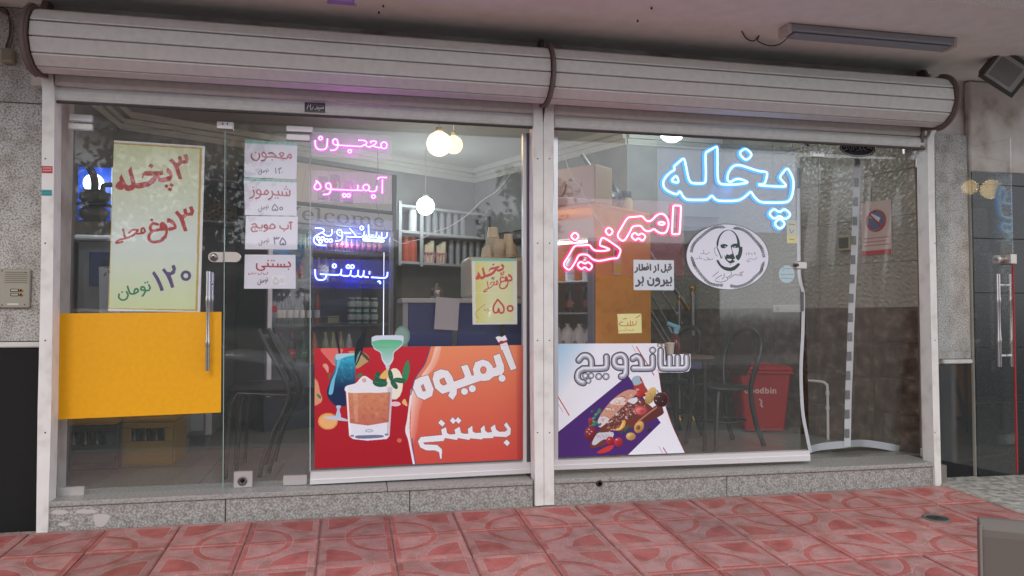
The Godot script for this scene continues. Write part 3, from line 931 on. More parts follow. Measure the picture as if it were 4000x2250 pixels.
func tiled_wall(a: Vector2, b: Vector2, group_seed: int) -> void:
	var d := (b - a)
	var len := d.length()
	d = d.normalized()
	var n := Vector3(d.y, 0, -d.x)
	var base := Node3D.new()
	base.name = numbered("tiled_wall")
	add_child(base)
	base.set_meta("kind", "structure")
	wall_part(base, "backing", a, b, -0.05, 2.75, 0.1, flat(rgb(120, 112, 100), 0.9))
	var cream := []
	var brown := []
	for k in 2:
		var m := StandardMaterial3D.new()
		m.albedo_color = [rgb(150, 143, 130), rgb(144, 137, 124)][k]
		m.roughness = 0.28
		m.normal_enabled = true
		m.normal_texture = noise_map(FastNoiseLite.TYPE_CELLULAR, 0.028, 1, [], 5 + k, 512, 5.0)
		m.normal_scale = 1.0
		m.uv1_triplanar = true
		m.uv1_world_triplanar = true
		m.uv1_scale = Vector3.ONE * 1.6
		cream.append(m)
	for k in 3:
		brown.append(stone("brown tile %d" % k, [[0.0, rgb(50, 40, 34)], [0.4, rgb(78, 64, 55)], [0.7, rgb(98, 84, 74)], [1.0, rgb(132, 118, 108)]], 1.1, 0.012, 5, 0.35, FastNoiseLite.TYPE_SIMPLEX, 60 + k))
	var x := Basis(Vector3(d.x, 0, d.y), Vector3.UP, Vector3(d.x, 0, d.y).cross(Vector3.UP))
	var cols := int(ceil(len / 0.5))
	var low := Shape.new().box(Vector3(0.0015, 0.0015, -0.006), Vector3(0.4985, 0.2635, 0.006), 0.0015)
	var high := Shape.new().box(Vector3(0.0015, 0.0015, -0.006), Vector3(0.4985, 0.3405, 0.006), 0.0015)
	var lowc := Shape.new().box(Vector3(0.0015, 0.0015, -0.006), Vector3(len - (cols - 1) * 0.5, 0.2635, 0.006), 0.0015)
	var highc := Shape.new().box(Vector3(0.0015, 0.0015, -0.006), Vector3(len - (cols - 1) * 0.5, 0.3405, 0.006), 0.0015)
	for i in cols:
		var p := Vector3(a.x + d.x * 0.5 * i, 0, a.y + d.y * 0.5 * i) - n * 0.004
		for j in 4:
			var t := part(base, "brown_tile", low if i < cols - 1 else lowc, brown[rng.randi() % 3])
			t.transform = Transform3D(x, p + Vector3(0, 0.265 * j, 0))
		for j in 5:
			var t := part(base, "cream_tile", high if i < cols - 1 else highc, cream[rng.randi() % 2])
			t.transform = Transform3D(x, p + Vector3(0, 1.062 + 0.342 * j, 0))

var BACK_A := Vector2(-1.95, -2.45)
var BACK_B := Vector2(1.5, -4.45)
var SIDE_A := Vector2(4.07, -0.14)
var SIDE_B := Vector2(3.3, -2.9)

func build_room() -> void:
	var paint := stone("room paint", [[0.0, rgb(132, 131, 129)], [1.0, rgb(150, 149, 147)]], 0.6, 0.01, 4, 0.8)
	var white := flat(rgb(206, 204, 196), 0.7)
	var floor_ := structure("shop_floor", Shape.new().box(Vector3(-2.1, -0.2, -5.2), Vector3(4.6, -0.012, -0.14)), flat(rgb(80, 80, 76), 0.9))
	var slab := Shape.new().box(Vector3(0.0015, -0.012, 0.0015), Vector3(0.5985, 0.0, 0.5985), 0.0015)
	var fl := []
	for k in 2:
		fl.append(stone("floor tile %d" % k, [[0.0, rgb(92, 92, 86)], [0.5, rgb(116, 116, 108)], [1.0, rgb(142, 140, 132)]], 1.4, 0.06, 4, 0.3, FastNoiseLite.TYPE_SIMPLEX, 80 + k))
	for i in 11:
		for j in 8:
			part(floor_, "floor_tile", slab, fl[rng.randi() % 2], Vector3(-2.05 + i * 0.6, 0.0, -0.742 - j * 0.6))
	structure("shop_ceiling", Shape.new().box(Vector3(-2.1, 2.75, -5.2), Vector3(4.6, 2.9, -0.14)), white)
	var w := Node3D.new()
	w.name = numbered("room_walls")
	add_child(w)
	w.set_meta("kind", "structure")
	wall_part(w, "left_side", Vector2(-1.95, 0.0), BACK_A, -0.1, 2.75, 0.1, paint)
	wall_part(w, "back", BACK_A, BACK_B, -0.1, 2.75, 0.1, paint)
	wall_part(w, "stair_wall", BACK_B, Vector2(2.55, -2.05), 1.95, 2.75, 0.08, paint)
	wall_part(w, "gallery_face", Vector2(2.55, -2.05), Vector2(3.53, -2.1), 1.95, 2.75, 0.08, paint)
	var mould := Node3D.new()
	mould.name = numbered("ceiling_moulding")
	add_child(mould)
	mould.set_meta("kind", "structure")
	for q in [[Vector2(-1.95, -0.14), BACK_A], [BACK_A, BACK_B], [BACK_B, Vector2(2.55, -2.05)], [Vector2(2.55, -2.05), Vector2(3.53, -2.1)]]:
		var d: Vector2 = (q[1] - q[0]).normalized()
		var n := Vector2(-d.y, d.x)
		for s in [[0.005, 0.02, 2.60, 2.66], [0.02, 0.05, 2.655, 2.70], [0.05, 0.11, 2.695, 2.749]]:
			wall_part(mould, "moulding_strip", q[0] + n * s[1], q[1] + n * s[1], s[2], s[3], s[1], white)
	structure("gallery_floor", Shape.new().prism(PackedVector2Array([Vector2(1.55, 4.4), Vector2(2.6, 2.12), Vector2(3.5, 2.16), Vector2(3.32, 2.92)]), 1.86, 1.95, Transform3D(Basis(Vector3.RIGHT, Vector3(0, 0, -1), Vector3.UP), Vector3.ZERO)), flat(rgb(110, 96, 92), 0.7))
	tiled_wall(SIDE_B, SIDE_A, 1)
	tiled_wall(BACK_B, SIDE_B, 2)
	bulb("ceiling_lamp", "lit warm yellow globe lamp under the shop ceiling", at_z(1715, 562, -1.35), 0.1, rgb(255, 222, 160), 2.2, 0.1)
	bulb("ceiling_lamp", "lit second warm yellow globe close beside the first one", at_z(1772, 566, -1.5), 0.075, rgb(255, 218, 150), 1.8, 0.06)
	bulb("shelf_lamp", "lit round white lamp in front of the cup shelves", at_z(1662, 805, -3.3), 0.095, rgb(235, 250, 255), 8.0, 0.12)
	bulb("ceiling_lamp", "lit white lamp at the ceiling behind the cyan neon sign", at_z(2625, 507, -1.3), 0.11, rgb(225, 250, 255), 6.0, 0.15)

func chaikin(p: PackedVector2Array, closed: bool, times := 2) -> PackedVector2Array:      # rounds the corners of a line
	for k in times:
		var r := PackedVector2Array()
		var n := p.size()
		if not closed: r.append(p[0])
		for i in (n if closed else n - 1):
			var a := p[i]
			var b := p[(i + 1) % n]
			r.append(a.lerp(b, 0.22)); r.append(a.lerp(b, 0.78))
		if not closed: r.append(p[n - 1])
		p = r
	return p
func dot(x: float, y: float, r: float, ry := 0.0) -> Array:
	var f := []
	for k in 14:
		f.append(x + cos(TAU * k / 14) * r); f.append(y + sin(TAU * k / 14) * (ry if ry else r))
	return f
func moved(list: Array, x: float, y: float, sx: float, sy: float, lift := 0.0) -> Array:     # strokes shifted and scaled about the origin
	var r := []
	for f in list:
		var g := []
		for i in range(0, f.size(), 2):
			g.append(x + f[i] * sx); g.append(y + f[i + 1] * sy - f[i] * lift)
		r.append(g)
	return r

const PRICE_WORD := [[228, 1115, 225, 1165, 255, 1200, 290, 1210, 345, 1190, 372, 1130, 350, 1075], [278, 1080], [365, 990, 395, 1080, 415, 1110], [415, 1110, 470, 1110, 510, 1090, 540, 1060, 510, 1025, 480, 1050, 470, 1105], [620, 1050, 585, 1040, 590, 1000, 625, 1000, 650, 1040, 640, 1100, 605, 1145], [650, 1060, 710, 1050, 728, 1010, 710, 965], [648, 930], [688, 920]]
const STEW_WORD := [[165, 790, 185, 735, 240, 680, 230, 645, 265, 578, 300, 650, 340, 740, 380, 765, 428, 745, 375, 515, 425, 455, 470, 640, 500, 725, 560, 725, 700, 690, 790, 605, 640, 608, 610, 650, 590, 635, 610, 575, 660, 530, 800, 535, 945, 522, 935, 590, 870, 605, 900, 640, 1000, 625, 1045, 605, 985, 535, 1015, 468, 1075, 530, 1098, 600, 1060, 690, 940, 720, 870, 700, 850, 650, 790, 730, 700, 785, 540, 818, 490, 800, 450, 840, 380, 857, 330, 840, 305, 800, 290, 835, 200, 830], [735, 410, 785, 440, 755, 490, 697, 455], [985, 740, 1030, 765, 1005, 810, 958, 782], [1065, 722, 1112, 752, 1085, 795, 1040, 765], [1035, 790, 1088, 815, 1065, 862, 1012, 835]]
const DRINK_SHAPES := [[1010, -110, 1060, -105, 1120, -60, 1157, 10, 1145, 60, 1040, 90, 1028, 40, 1100, 25, 1110, 5, 1040, -40, 1007, -45], [885, -20, 920, -55, 970, -40, 1010, 20, 1022, 90, 1000, 180, 985, 215, 900, 215, 960, 160, 975, 90, 900, 90, 885, 40], [757, -112, 782, -88, 757, -62, 732, -88]]
const DRINK_LINES := [[850, -15, 780, -30, 740, 5, 735, 60, 770, 90, 880, 70], [760, 100, 712, 170, 718, 235, 780, 270, 880, 258, 940, 228]]
const LOCAL_LINES := [[640, 110, 600, 130, 590, 70, 620, 45, 650, 90], [600, 130, 520, 135, 500, 120], [530, 75, 440, 78, 390, 120], [530, 85, 470, 150, 400, 190, 335, 210], [293, 65, 325, 200], [330, 215, 240, 235, 190, 265, 190, 288, 285, 265]]
const FIVE := [[40, 0, 0, 65, 0, 110, 40, 115, 50, 90, 65, 117, 95, 110, 95, 65, 40, 0]]

func printed(called: String, label: String, art: Art, outline: PackedVector2Array, z: float, category := "poster", group := "", rough := 0.5) -> MeshInstance3D:
	return solo(called, label, category, sheet(outline, z, 0.0012, art), art.material(rough), group)

func build_prints() -> void:
	# --- yellow vinyl panel on the door
	var o := [0, 0, 1.0]
	var c := on_sheet(o, 0.0065, [227.7, 1231, 231, 1226, 238, 1224.6, 865, 1218, 863, 1611, 223.6, 1638.7])
	solo("door_panel", "plain yellow vinyl panel stuck across the lower half of the glass door", "sticker", Shape.new().prism(c, 0.0052, 0.0065), stone("yellow vinyl", [[0.0, rgb(232, 164, 2)], [1.0, rgb(238, 172, 6)]], 2.0, 0.02, 3, 0.42))

	# --- tall price poster behind the door glass
	var z := -0.008
	o = [410, 540, 0.24155]
	var o2 := [410, 880, 0.24155]
	c = PackedVector2Array([on_sheet(o, z, [145, 33])[0], on_sheet(o, z, [1617, 128])[0], on_sheet(o2, z, [1540, 1405])[0], on_sheet(o2, z, [48, 1385])[0]])
	var b := bounds(c)
	var art := Art.new(b.position, b.end, 620, rgb(228, 232, 232))
	var q := [on_sheet(o, z, [140, 66])[0], on_sheet(o, z, [1572, 150])[0], on_sheet(o2, z, [1497, 1386])[0], on_sheet(o2, z, [46, 1350])[0]]
	art.fill([PackedVector2Array(q)], rgb(196, 164, 84))
	q = [on_sheet(o, z, [146, 92])[0], on_sheet(o, z, [1532, 176])[0], on_sheet(o2, z, [1460, 1362])[0], on_sheet(o2, z, [66, 1340])[0]]
	art.fill([PackedVector2Array(q)], rgb(216, 224, 182), rgb(216, 228, 222), Vector2(q[0].x, q[0].y), Vector2(q[0].x, lerpf(q[0].y, q[3].y, 0.55)))
	q = [on_sheet(o2, z, [104, 420])[0], on_sheet(o2, z, [1492, 440])[0], on_sheet(o2, z, [1460, 1362])[0], on_sheet(o2, z, [66, 1340])[0]]
	art.fill([PackedVector2Array(q)], rgb(215, 227, 220), rgb(212, 224, 176), Vector2(q[0].x, q[0].y), Vector2(q[0].x, q[3].y))
	var red := rgb(178, 54, 62)
	areas(art, o, z, STEW_WORD, red, false)
	var three := [1040, 360, 1085, 322, 1150, 395, 1190, 385, 1178, 302, 1230, 288, 1250, 365, 1300, 350, 1270, 270, 1328, 252, 1358, 340, 1335, 405, 1250, 415, 1190, 455, 1250, 655, 1192, 665, 1140, 520, 1100, 430]
	areas(art, o, z, [three], red, false)
	areas(art, o, z, moved([three], 86, 844, 1.0, 1.0), red, false)
	areas(art, o2, z, DRINK_SHAPES, red, true)
	lines(art, o2, z, DRINK_LINES, 0.016, red)
	lines(art, o2, z, LOCAL_LINES, 0.011, red)
	var purple := rgb(84, 62, 122)
	areas(art, o2, z, [[760, 775, 797, 740, 860, 830, 910, 930, 955, 1050, 900, 1068, 870, 980, 820, 870], [920, 725, 957, 690, 1010, 755, 1060, 760, 1095, 720, 1075, 655, 1125, 637, 1150, 700, 1130, 780, 1060, 815, 1085, 870, 1122, 1000, 1070, 1016, 1030, 900, 980, 800], dot(1308, 816, 86), dot(1308, 816, 40)], purple, false)
	lines(art, o2, z, PRICE_WORD, 0.0098, rgb(48, 128, 92))
	printed("price_poster", "tall pale green price poster with big red handwritten words behind the glass door", art, c, z)

	# --- four white price papers in plastic sleeves
	var oa := [940, 540, 0.20702]
	var ob := [940, 840, 0.20702]
	var ink := rgb(168, 44, 66)
	var grey := rgb(98, 92, 104)
	var violet := rgb(84, 68, 108)
	var teal := rgb(132, 190, 176)
	var sheets := [
		[oa, [80, 30, 1070, 88, 1052, 772, 66, 736], [80, 30, 1070, 88, 1070, 142, 80, 92], "white price paper with a turquoise binding strip, topmost of four beside the door"],
		[oa, [60, 742, 1056, 796, 1056, 1463, 80, 1449], [60, 742, 1056, 796, 1056, 834, 60, 800], "white price paper in a creased sleeve, second from the top of four"],
		[ob, [100, 15, 1078, 28, 1070, 650, 80, 645], [], "white price paper with a blue number, third from the top of four"],
		[ob, [78, 745, 1035, 750, 1038, 1390, 62, 1390], [], "white price paper with a pasted number, lowest of four beside the door"]]
	for i in 4:
		var u: Array = sheets[i][0]
		c = on_sheet(u, z, sheets[i][1])
		b = bounds(c)
		art = Art.new(b.position, b.end, 900, rgb(226, 226, 238))
		if sheets[i][2]:
			areas(art, u, z, [sheets[i][2]], teal, false)
			for k in 9:
				var sx: float = sheets[i][2][0] + 110 + k * 98
				lines(art, u, z, [[sx, sheets[i][2][1] + 38 + k * 5, sx + 18, sheets[i][2][1] + 39 + k * 5]], 0.004, rgb(60, 96, 90))
		match i:
			0:
				lines(art, u, z, [[900, 345, 940, 380, 955, 340, 925, 300, 890, 340, 870, 380, 820, 380], [820, 380, 760, 370, 790, 330, 810, 285, 760, 275, 735, 300, 760, 330], [760, 370, 690, 365, 650, 320, 590, 275, 525, 290], [690, 365, 620, 352, 500, 355], [593, 410], [500, 355, 440, 350, 400, 310, 430, 265, 470, 300, 485, 350, 450, 410, 390, 425], [205, 300, 205, 360, 250, 410, 320, 410, 355, 350, 345, 290], [285, 268]], 0.0088, ink)
				lines(art, u, z, [[655, 565, 668, 660], [718, 585, 735, 665], [715, 575, 735, 585, 742, 565, 756, 575, 762, 555], [790, 640]], 0.0055, violet)
				lines(art, u, z, moved(PRICE_WORD, 335 - 215 * 0.37, 562 - 910 * 0.42, 0.37, 0.42), 0.0038, grey)
			1:
				lines(art, u, z, [[925, 985, 925, 1070, 880, 1080, 860, 1020], [870, 1080, 800, 1075, 780, 1010], [800, 1075, 740, 1075, 715, 1040, 710, 1000], [858, 915], [832, 958], [885, 960], [720, 1070, 660, 1070, 610, 1050], [658, 1125], [705, 1128], [590, 1000, 605, 1060, 580, 1120, 530, 1150], [520, 1035, 490, 1060, 450, 1030, 490, 980, 525, 1020], [490, 1060, 400, 1060], [400, 1055, 340, 1055, 300, 1015, 335, 970, 375, 1000, 375, 1070, 340, 1120, 290, 1135], [240, 985, 255, 1050, 225, 1110, 175, 1130], [235, 930]], 0.0088, ink)
				lines(art, u, z, moved(FIVE, 600, 1245, 1.0, 1.0) + [dot(765, 1325, 26) + [791, 1325]], 0.0062, violet)
				lines(art, u, z, moved(PRICE_WORD, 335 - 215 * 0.37, 1250 - 910 * 0.44, 0.37, 0.44), 0.0038, grey)
			2:
				lines(art, u, z, [[945, 150, 945, 265], [915, 145, 940, 132, 970, 135], [895, 190, 890, 250, 820, 265, 750, 240, 740, 205], [818, 298], [650, 230, 610, 255, 560, 250, 560, 200, 600, 170, 650, 215, 640, 250], [560, 250, 520, 255], [520, 255, 470, 245, 445, 215, 470, 180, 505, 215, 500, 270, 440, 310], [405, 190, 400, 235, 350, 245, 320, 235], [358, 290], [398, 290], [215, 180, 270, 165, 320, 230], [320, 230, 240, 220, 205, 265, 225, 310, 310, 300], [270, 262]], 0.0086, ink)
				lines(art, u, z, [[630, 420, 645, 545], [640, 430, 665, 455, 680, 420, 700, 450, 725, 420]], 0.0066, violet)
				lines(art, u, z, moved(FIVE, 748, 430, 1.0, 1.1), 0.0072, rgb(66, 66, 122))
				lines(art, u, z, moved(PRICE_WORD, 340 - 215 * 0.38, 440 - 910 * 0.44, 0.38, 0.44), 0.0038, grey)
			3:
				lines(art, u, z, [[905, 890, 935, 930, 925, 970, 850, 975], [903, 1022], [850, 975, 830, 975, 820, 930], [830, 975, 770, 975, 760, 930], [770, 975, 710, 970, 700, 925], [710, 972, 620, 970, 605, 925], [585, 858], [627, 858], [620, 970, 530, 965, 510, 910], [517, 857], [530, 965, 400, 970], [400, 970, 450, 1000, 420, 1035, 340, 1035, 300, 990, 305, 920]], 0.009, ink)
				lines(art, u, z, [[505, 1075, 500, 1110, 470, 1115], [470, 1115, 440, 1120, 430, 1095], [400, 1075, 400, 1110], [385, 1110, 340, 1125, 325, 1100], [290, 1090, 270, 1110, 240, 1110], [225, 1090, 215, 1110, 170, 1115, 150, 1125, 150, 1095], [440, 1140], [255, 1075], [205, 1075]], 0.0034, ink)
				areas(art, u, z, [[590, 1135, 830, 1135, 830, 1315, 575, 1315]], rgb(236, 236, 242), false)
				lines(art, u, z, moved(FIVE, 612, 1160, 1.1, 1.25) + moved(FIVE, 630, 1195, 0.75, 0.8) + [dot(780, 1235, 40) + [820, 1235], dot(780, 1235, 16) + [796, 1235]], 0.0016, rgb(150, 150, 160))
				lines(art, u, z, moved(PRICE_WORD, 318 - 215 * 0.38, 1180 - 910 * 0.46, 0.38, 0.46), 0.0042, grey)
		printed("price_paper", sheets[i][3], art, c, z - 0.001 * i, "paper", "white price papers on the side panel")

	# --- yellow price paper in the juice window
	var u := [1830, 1000, 0.1932]
	c = on_sheet(u, z, [62, 46, 980, 52, 986, 1380, 84, 1386])
	b = bounds(c)
	art = Art.new(b.position, b.end, 900, rgb(222, 226, 216))
	areas(art, u, z, [[60, 46, 980, 50, 980, 106, 60, 106]], teal, false)
	areas(art, u, z, [[135, 116, 905, 118, 905, 1330, 150, 1362]], rgb(220, 214, 124), false, rgb(222, 226, 178), [135, 700, 420, 700])
	lines(art, u, z, [[100, 746, 970, 750]], 0.0015, rgb(240, 240, 226))
	var bold := rgb(204, 66, 74)
	areas(art, u, z, moved(STEW_WORD, 138 - 165 * 0.63, 215 + 39 + 165 * 0.138 * 0.63 - 455 * 0.63, 0.63, 0.63, 0.138 * 0.9), bold, false)
	areas(art, u, z, moved(DRINK_SHAPES, 620 - 690 * 0.578, 365 + 110 * 0.775, 0.578, 0.775), bold, true)
	lines(art, u, z, moved(DRINK_LINES, 620 - 690 * 0.578, 365 + 110 * 0.775, 0.578, 0.775), 0.0085, bold)
	lines(art, u, z, moved(LOCAL_LINES, 310 - 180 * 0.62, 500 - 45 * 0.94, 0.62, 0.94), 0.0062, bold)
	lines(art, u, z, [[475, 425, 510, 478], [465, 462, 525, 436]], 0.005, violet)
	lines(art, u, z, [[590, 880, 510, 1010, 505, 1110, 545, 1150, 590, 1130, 610, 1070, 630, 1140, 680, 1150, 715, 1110, 700, 1010, 590, 880], dot(843, 1062, 54) + [897, 1062]], 0.0115, bold)
	lines(art, u, z, [[340, 970, 230, 1060, 155, 1140, 155, 1210, 205, 1260], [440, 1038, 465, 1030], [455, 1090, 425, 1105, 380, 1140], [420, 1095, 390, 1075, 370, 1100, 330, 1100, 320, 1060], [256, 950]], 0.0026, rgb(190, 70, 60))
	printed("price_paper", "yellow price paper with red handwriting hung in the juice window", art, c, z, "paper")

	# --- white notice and yellow note in the sandwich window
	u = [2400, 1000, 0.22082]
	c = on_sheet(u, z, [338, 65, 1052, 75, 1055, 607, 342, 602])
	b = bounds(c)
	art = Art.new(b.position, b.end, 800, rgb(222, 230, 240))
	var dark := rgb(72, 60, 74)
	lines(art, u, z, [[960, 215, 985, 178, 1006, 210, 975, 245, 930, 250], [968, 148], [994, 148], [930, 250, 905, 245, 900, 155], [905, 245, 880, 285, 838, 275, 836, 245], [940, 283], [775, 152, 778, 250], [725, 205, 735, 250, 697, 290], [720, 182], [635, 152, 640, 245], [560, 215, 590, 182, 602, 215, 570, 240, 500, 245], [585, 142], [490, 152, 495, 245], [495, 245, 530, 205, 545, 240], [440, 152, 447, 245, 500, 245], [400, 208, 406, 250, 366, 290]], 0.0105, dark)
	lines(art, u, z, [[1000, 380, 1008, 440, 990, 470, 940, 474], [995, 520], [940, 475, 925, 430], [940, 475, 880, 478], [925, 515], [952, 520], [872, 432, 888, 480, 868, 518, 822, 530], [770, 440, 738, 430, 762, 392, 793, 430, 788, 490, 722, 530], [592, 440, 602, 500, 650, 518, 690, 490, 690, 412], [633, 390], [500, 375, 510, 430, 490, 468, 440, 476], [495, 515], [425, 432, 448, 480, 425, 520, 380, 530]], 0.0125, dark)
	printed("notice_paper", "white notice with two lines of bold dark lettering in the sandwich window", art, c, z, "paper")
	c = on_sheet(u, z, [52, 1025, 475, 1018, 485, 1362, 70, 1372])
	b = bounds(c)
	art = Art.new(b.position, b.end, 900, rgb(236, 230, 160))
	lines(art, u, z, [[460, 1040, 385, 1095], [385, 1150, 378, 1212, 335, 1225], [335, 1225, 320, 1160], [320, 1225, 290, 1230, 285, 1150], [290, 1230, 245, 1230, 235, 1180], [245, 1230, 150, 1235, 85, 1210, 120, 1170, 150, 1165], [155, 1115, 215, 1105]], 0.0046, rgb(178, 62, 48))
	lines(art, u, z, [[335, 1290, 330, 1315, 260, 1320, 265, 1300], [240, 1300, 220, 1315, 150, 1320], [130, 1310, 80, 1330, 75, 1310], [195, 1280, 215, 1276]], 0.0024, rgb(178, 80, 60))
	printed("yellow_note", "small pale yellow handwritten note stuck in the sandwich window", art, c, z, "paper")
	build_oval()
	build_juice_poster()
	build_sandwich_poster()
	build_black_oval()

func build_oval() -> void:
	var z := 0.0065
	var u := [2670, 860, 0.19326]
	var tilt := deg_to_rad(4.0)
	var ring := []
	var inner := []
	for k in 72:
		var v := Vector2(cos(TAU * k / 72), sin(TAU * k / 72))
		var e := Vector2(v.x * 840, v.y * 668).rotated(tilt)
		ring.append_array([890 + e.x, 742 + e.y])
		e = Vector2(v.x * 829, v.y * 657).rotated(tilt)
		inner.append_array([890 + e.x, 742 + e.y])
	var c := on_sheet(u, z, ring)
	var b := bounds(c)
	var art := Art.new(b.position, b.end, 1500, rgb(62, 62, 74))
	areas(art, u, z, [inner], rgb(226, 226, 240), false)
	var ink := rgb(44, 64, 62)
	areas(art, u, z, [[900, 195, 800, 225, 720, 310, 675, 420, 668, 510, 690, 545, 705, 480, 725, 380, 770, 290, 840, 225, 900, 210]], ink)
	areas(art, u, z, [[905, 195, 1005, 220, 1085, 310, 1130, 420, 1148, 535, 1188, 540, 1185, 650, 1160, 740, 1110, 810, 1060, 765, 1055, 715, 1090, 700, 1112, 640, 1115, 560, 1085, 540, 1080, 400, 1040, 290, 970, 225]], ink)
	areas(art, u, z, [[955, 520, 1000, 485, 1060, 472, 1115, 500, 1118, 545, 1060, 562, 1010, 555, 985, 540, 985, 600, 1010, 680, 1040, 760, 1050, 790, 1020, 750, 985, 660, 968, 580]], ink)
	areas(art, u, z, [[745, 510, 790, 485, 850, 485, 895, 515, 860, 550, 820, 568, 770, 560]], ink)
	areas(art, u, z, [dot(845, 535, 14), dot(1040, 540, 14)], rgb(210, 212, 226), false)
	areas(art, u, z, [[672, 540, 688, 610, 735, 720, 752, 775, 772, 762, 742, 680, 704, 590]], ink)
	areas(art, u, z, [[880, 690, 930, 705, 975, 680, 1010, 690, 1035, 770, 1000, 800, 1040, 830, 990, 865, 940, 872, 890, 840, 838, 780, 850, 730]], ink)
	areas(art, u, z, [[875, 790, 930, 780, 980, 795, 930, 826]], rgb(220, 222, 236))
	areas(art, u, z, [[668, 815, 705, 810, 760, 895, 830, 940, 880, 950, 960, 955, 1050, 910, 1100, 870, 1142, 890, 1100, 950, 1030, 1010, 940, 1030, 850, 1015, 770, 970, 700, 890]], ink)
	lines(art, u, z, [[690, 560, 640, 560, 622, 600, 650, 690, 690, 730], [775, 720, 790, 770], [825, 715, 840, 760], [940, 875, 950, 910]], 0.0028, ink)
	for v in [[860, 150, 720, 135, 600, 160, 480, 230, 370, 320, 260, 420, 190, 520, 155, 650], [985, 170, 1100, 165, 1230, 210, 1340, 290, 1440, 400, 1530, 500, 1590, 600, 1630, 760], [150, 710, 190, 830, 230, 930, 320, 1060, 420, 1180, 520, 1270, 650, 1310, 800, 1315], [1635, 820, 1590, 940, 1560, 1040, 1450, 1140, 1350, 1240, 1220, 1310, 1080, 1345, 940, 1325]]:
		var p := smooth(zoomed([0, 0, 1.0], v), false, 4)
		for i in range(1, p.size() - 1):
			var d := (p[i + 1] - p[i - 1]).normalized()
			for s in [-1.0, 1.0]:
				var r := d.rotated(s * 0.75)
				var t := 50.0 - 12.0 * (i % 2)
				var tip := p[i] + r * t + d * 14.0
				var mid := p[i] + r * t * 0.5
				var nn := Vector2(-r.y, r.x) * 8.5
				areas(art, u, z, [[p[i].x, p[i].y, mid.x + nn.x, mid.y + nn.y, tip.x, tip.y, mid.x - nn.x, mid.y - nn.y]], ink)
		var f := []
		for w in p: f.append_array([w.x, w.y])
		lines(art, u, z, [f], 0.0024, ink)
	lines(art, u, z, [[525, 650, 480, 680, 440, 690, 430, 665], [405, 600, 410, 680], [400, 670, 345, 680], [600, 780, 540, 800, 500, 800], [470, 750, 520, 790, 420, 805, 415, 780], [380, 770, 330, 780, 325, 720], [300, 770, 245, 785], [1265, 655, 1280, 705], [1310, 660, 1320, 705], [1312, 665, 1330, 675, 1345, 660], [1380, 665, 1375, 690, 1395, 695], [1440, 680, 1425, 665, 1445, 655, 1450, 700], [1490, 750, 1440, 790, 1400, 790, 1350, 780, 1290, 815, 1290, 840, 1350, 830]], 0.0026, rgb(72, 76, 90))
	lines(art, u, z, [[1215, 1045, 1170, 1060, 1180, 1110, 1130, 1110, 1075, 1110], [1140, 1050, 1150, 1110], [1070, 1095, 1000, 1120, 930, 1175], [960, 1040, 965, 1100, 890, 1160], [860, 1150, 900, 1190, 820, 1240, 720, 1250, 640, 1225], [820, 1080, 820, 1150, 780, 1195], [780, 1110, 720, 1140, 645, 1195], [710, 1040, 660, 1080, 590, 1140], [1165, 1020], [1190, 1140], [720, 995], [665, 1025], [655, 1145], [715, 1200]], 0.0036, rgb(54, 52, 64))
	printed("oval_sticker", "white oval sticker with a leaf wreath and a stencilled bald bearded man", art, c, z, "sticker")

func build_black_oval() -> void:
	var z := 0.0065
	var u := [3080, 500, 0.41408]
	var c := on_sheet(u, z, dot(651, 190, 168, 81))
	var b := bounds(c)
	var fine := PackedVector2Array()
	for k in 48: fine.append(b.get_center() + Vector2(cos(TAU * k / 48) * b.size.x, sin(TAU * k / 48) * b.size.y) / 2)
	var art := Art.new(b.position, b.end, 1600, rgb(34, 33, 36))
	art.stroke(art.oval(b.get_center(), b.size.x * 0.46, b.size.y * 0.45), 0.006, rgb(186, 186, 188), true)
	lines(art, u, z, [[790, 205, 770, 185, 750, 190, 745, 170], [735, 215, 705, 190, 700, 150], [700, 205, 680, 200, 675, 150], [665, 160, 668, 205, 640, 210], [640, 190, 625, 160, 610, 205], [600, 150, 595, 200, 580, 212], [575, 195, 560, 165, 545, 180, 555, 200, 520, 205], [520, 180, 545, 160, 570, 165], [760, 220], [690, 222], [530, 215]], 0.0036, rgb(196, 196, 198))
	printed("oval_sticker", "small black oval sticker with silver calligraphy above the doorway", art, fine, z, "sticker")

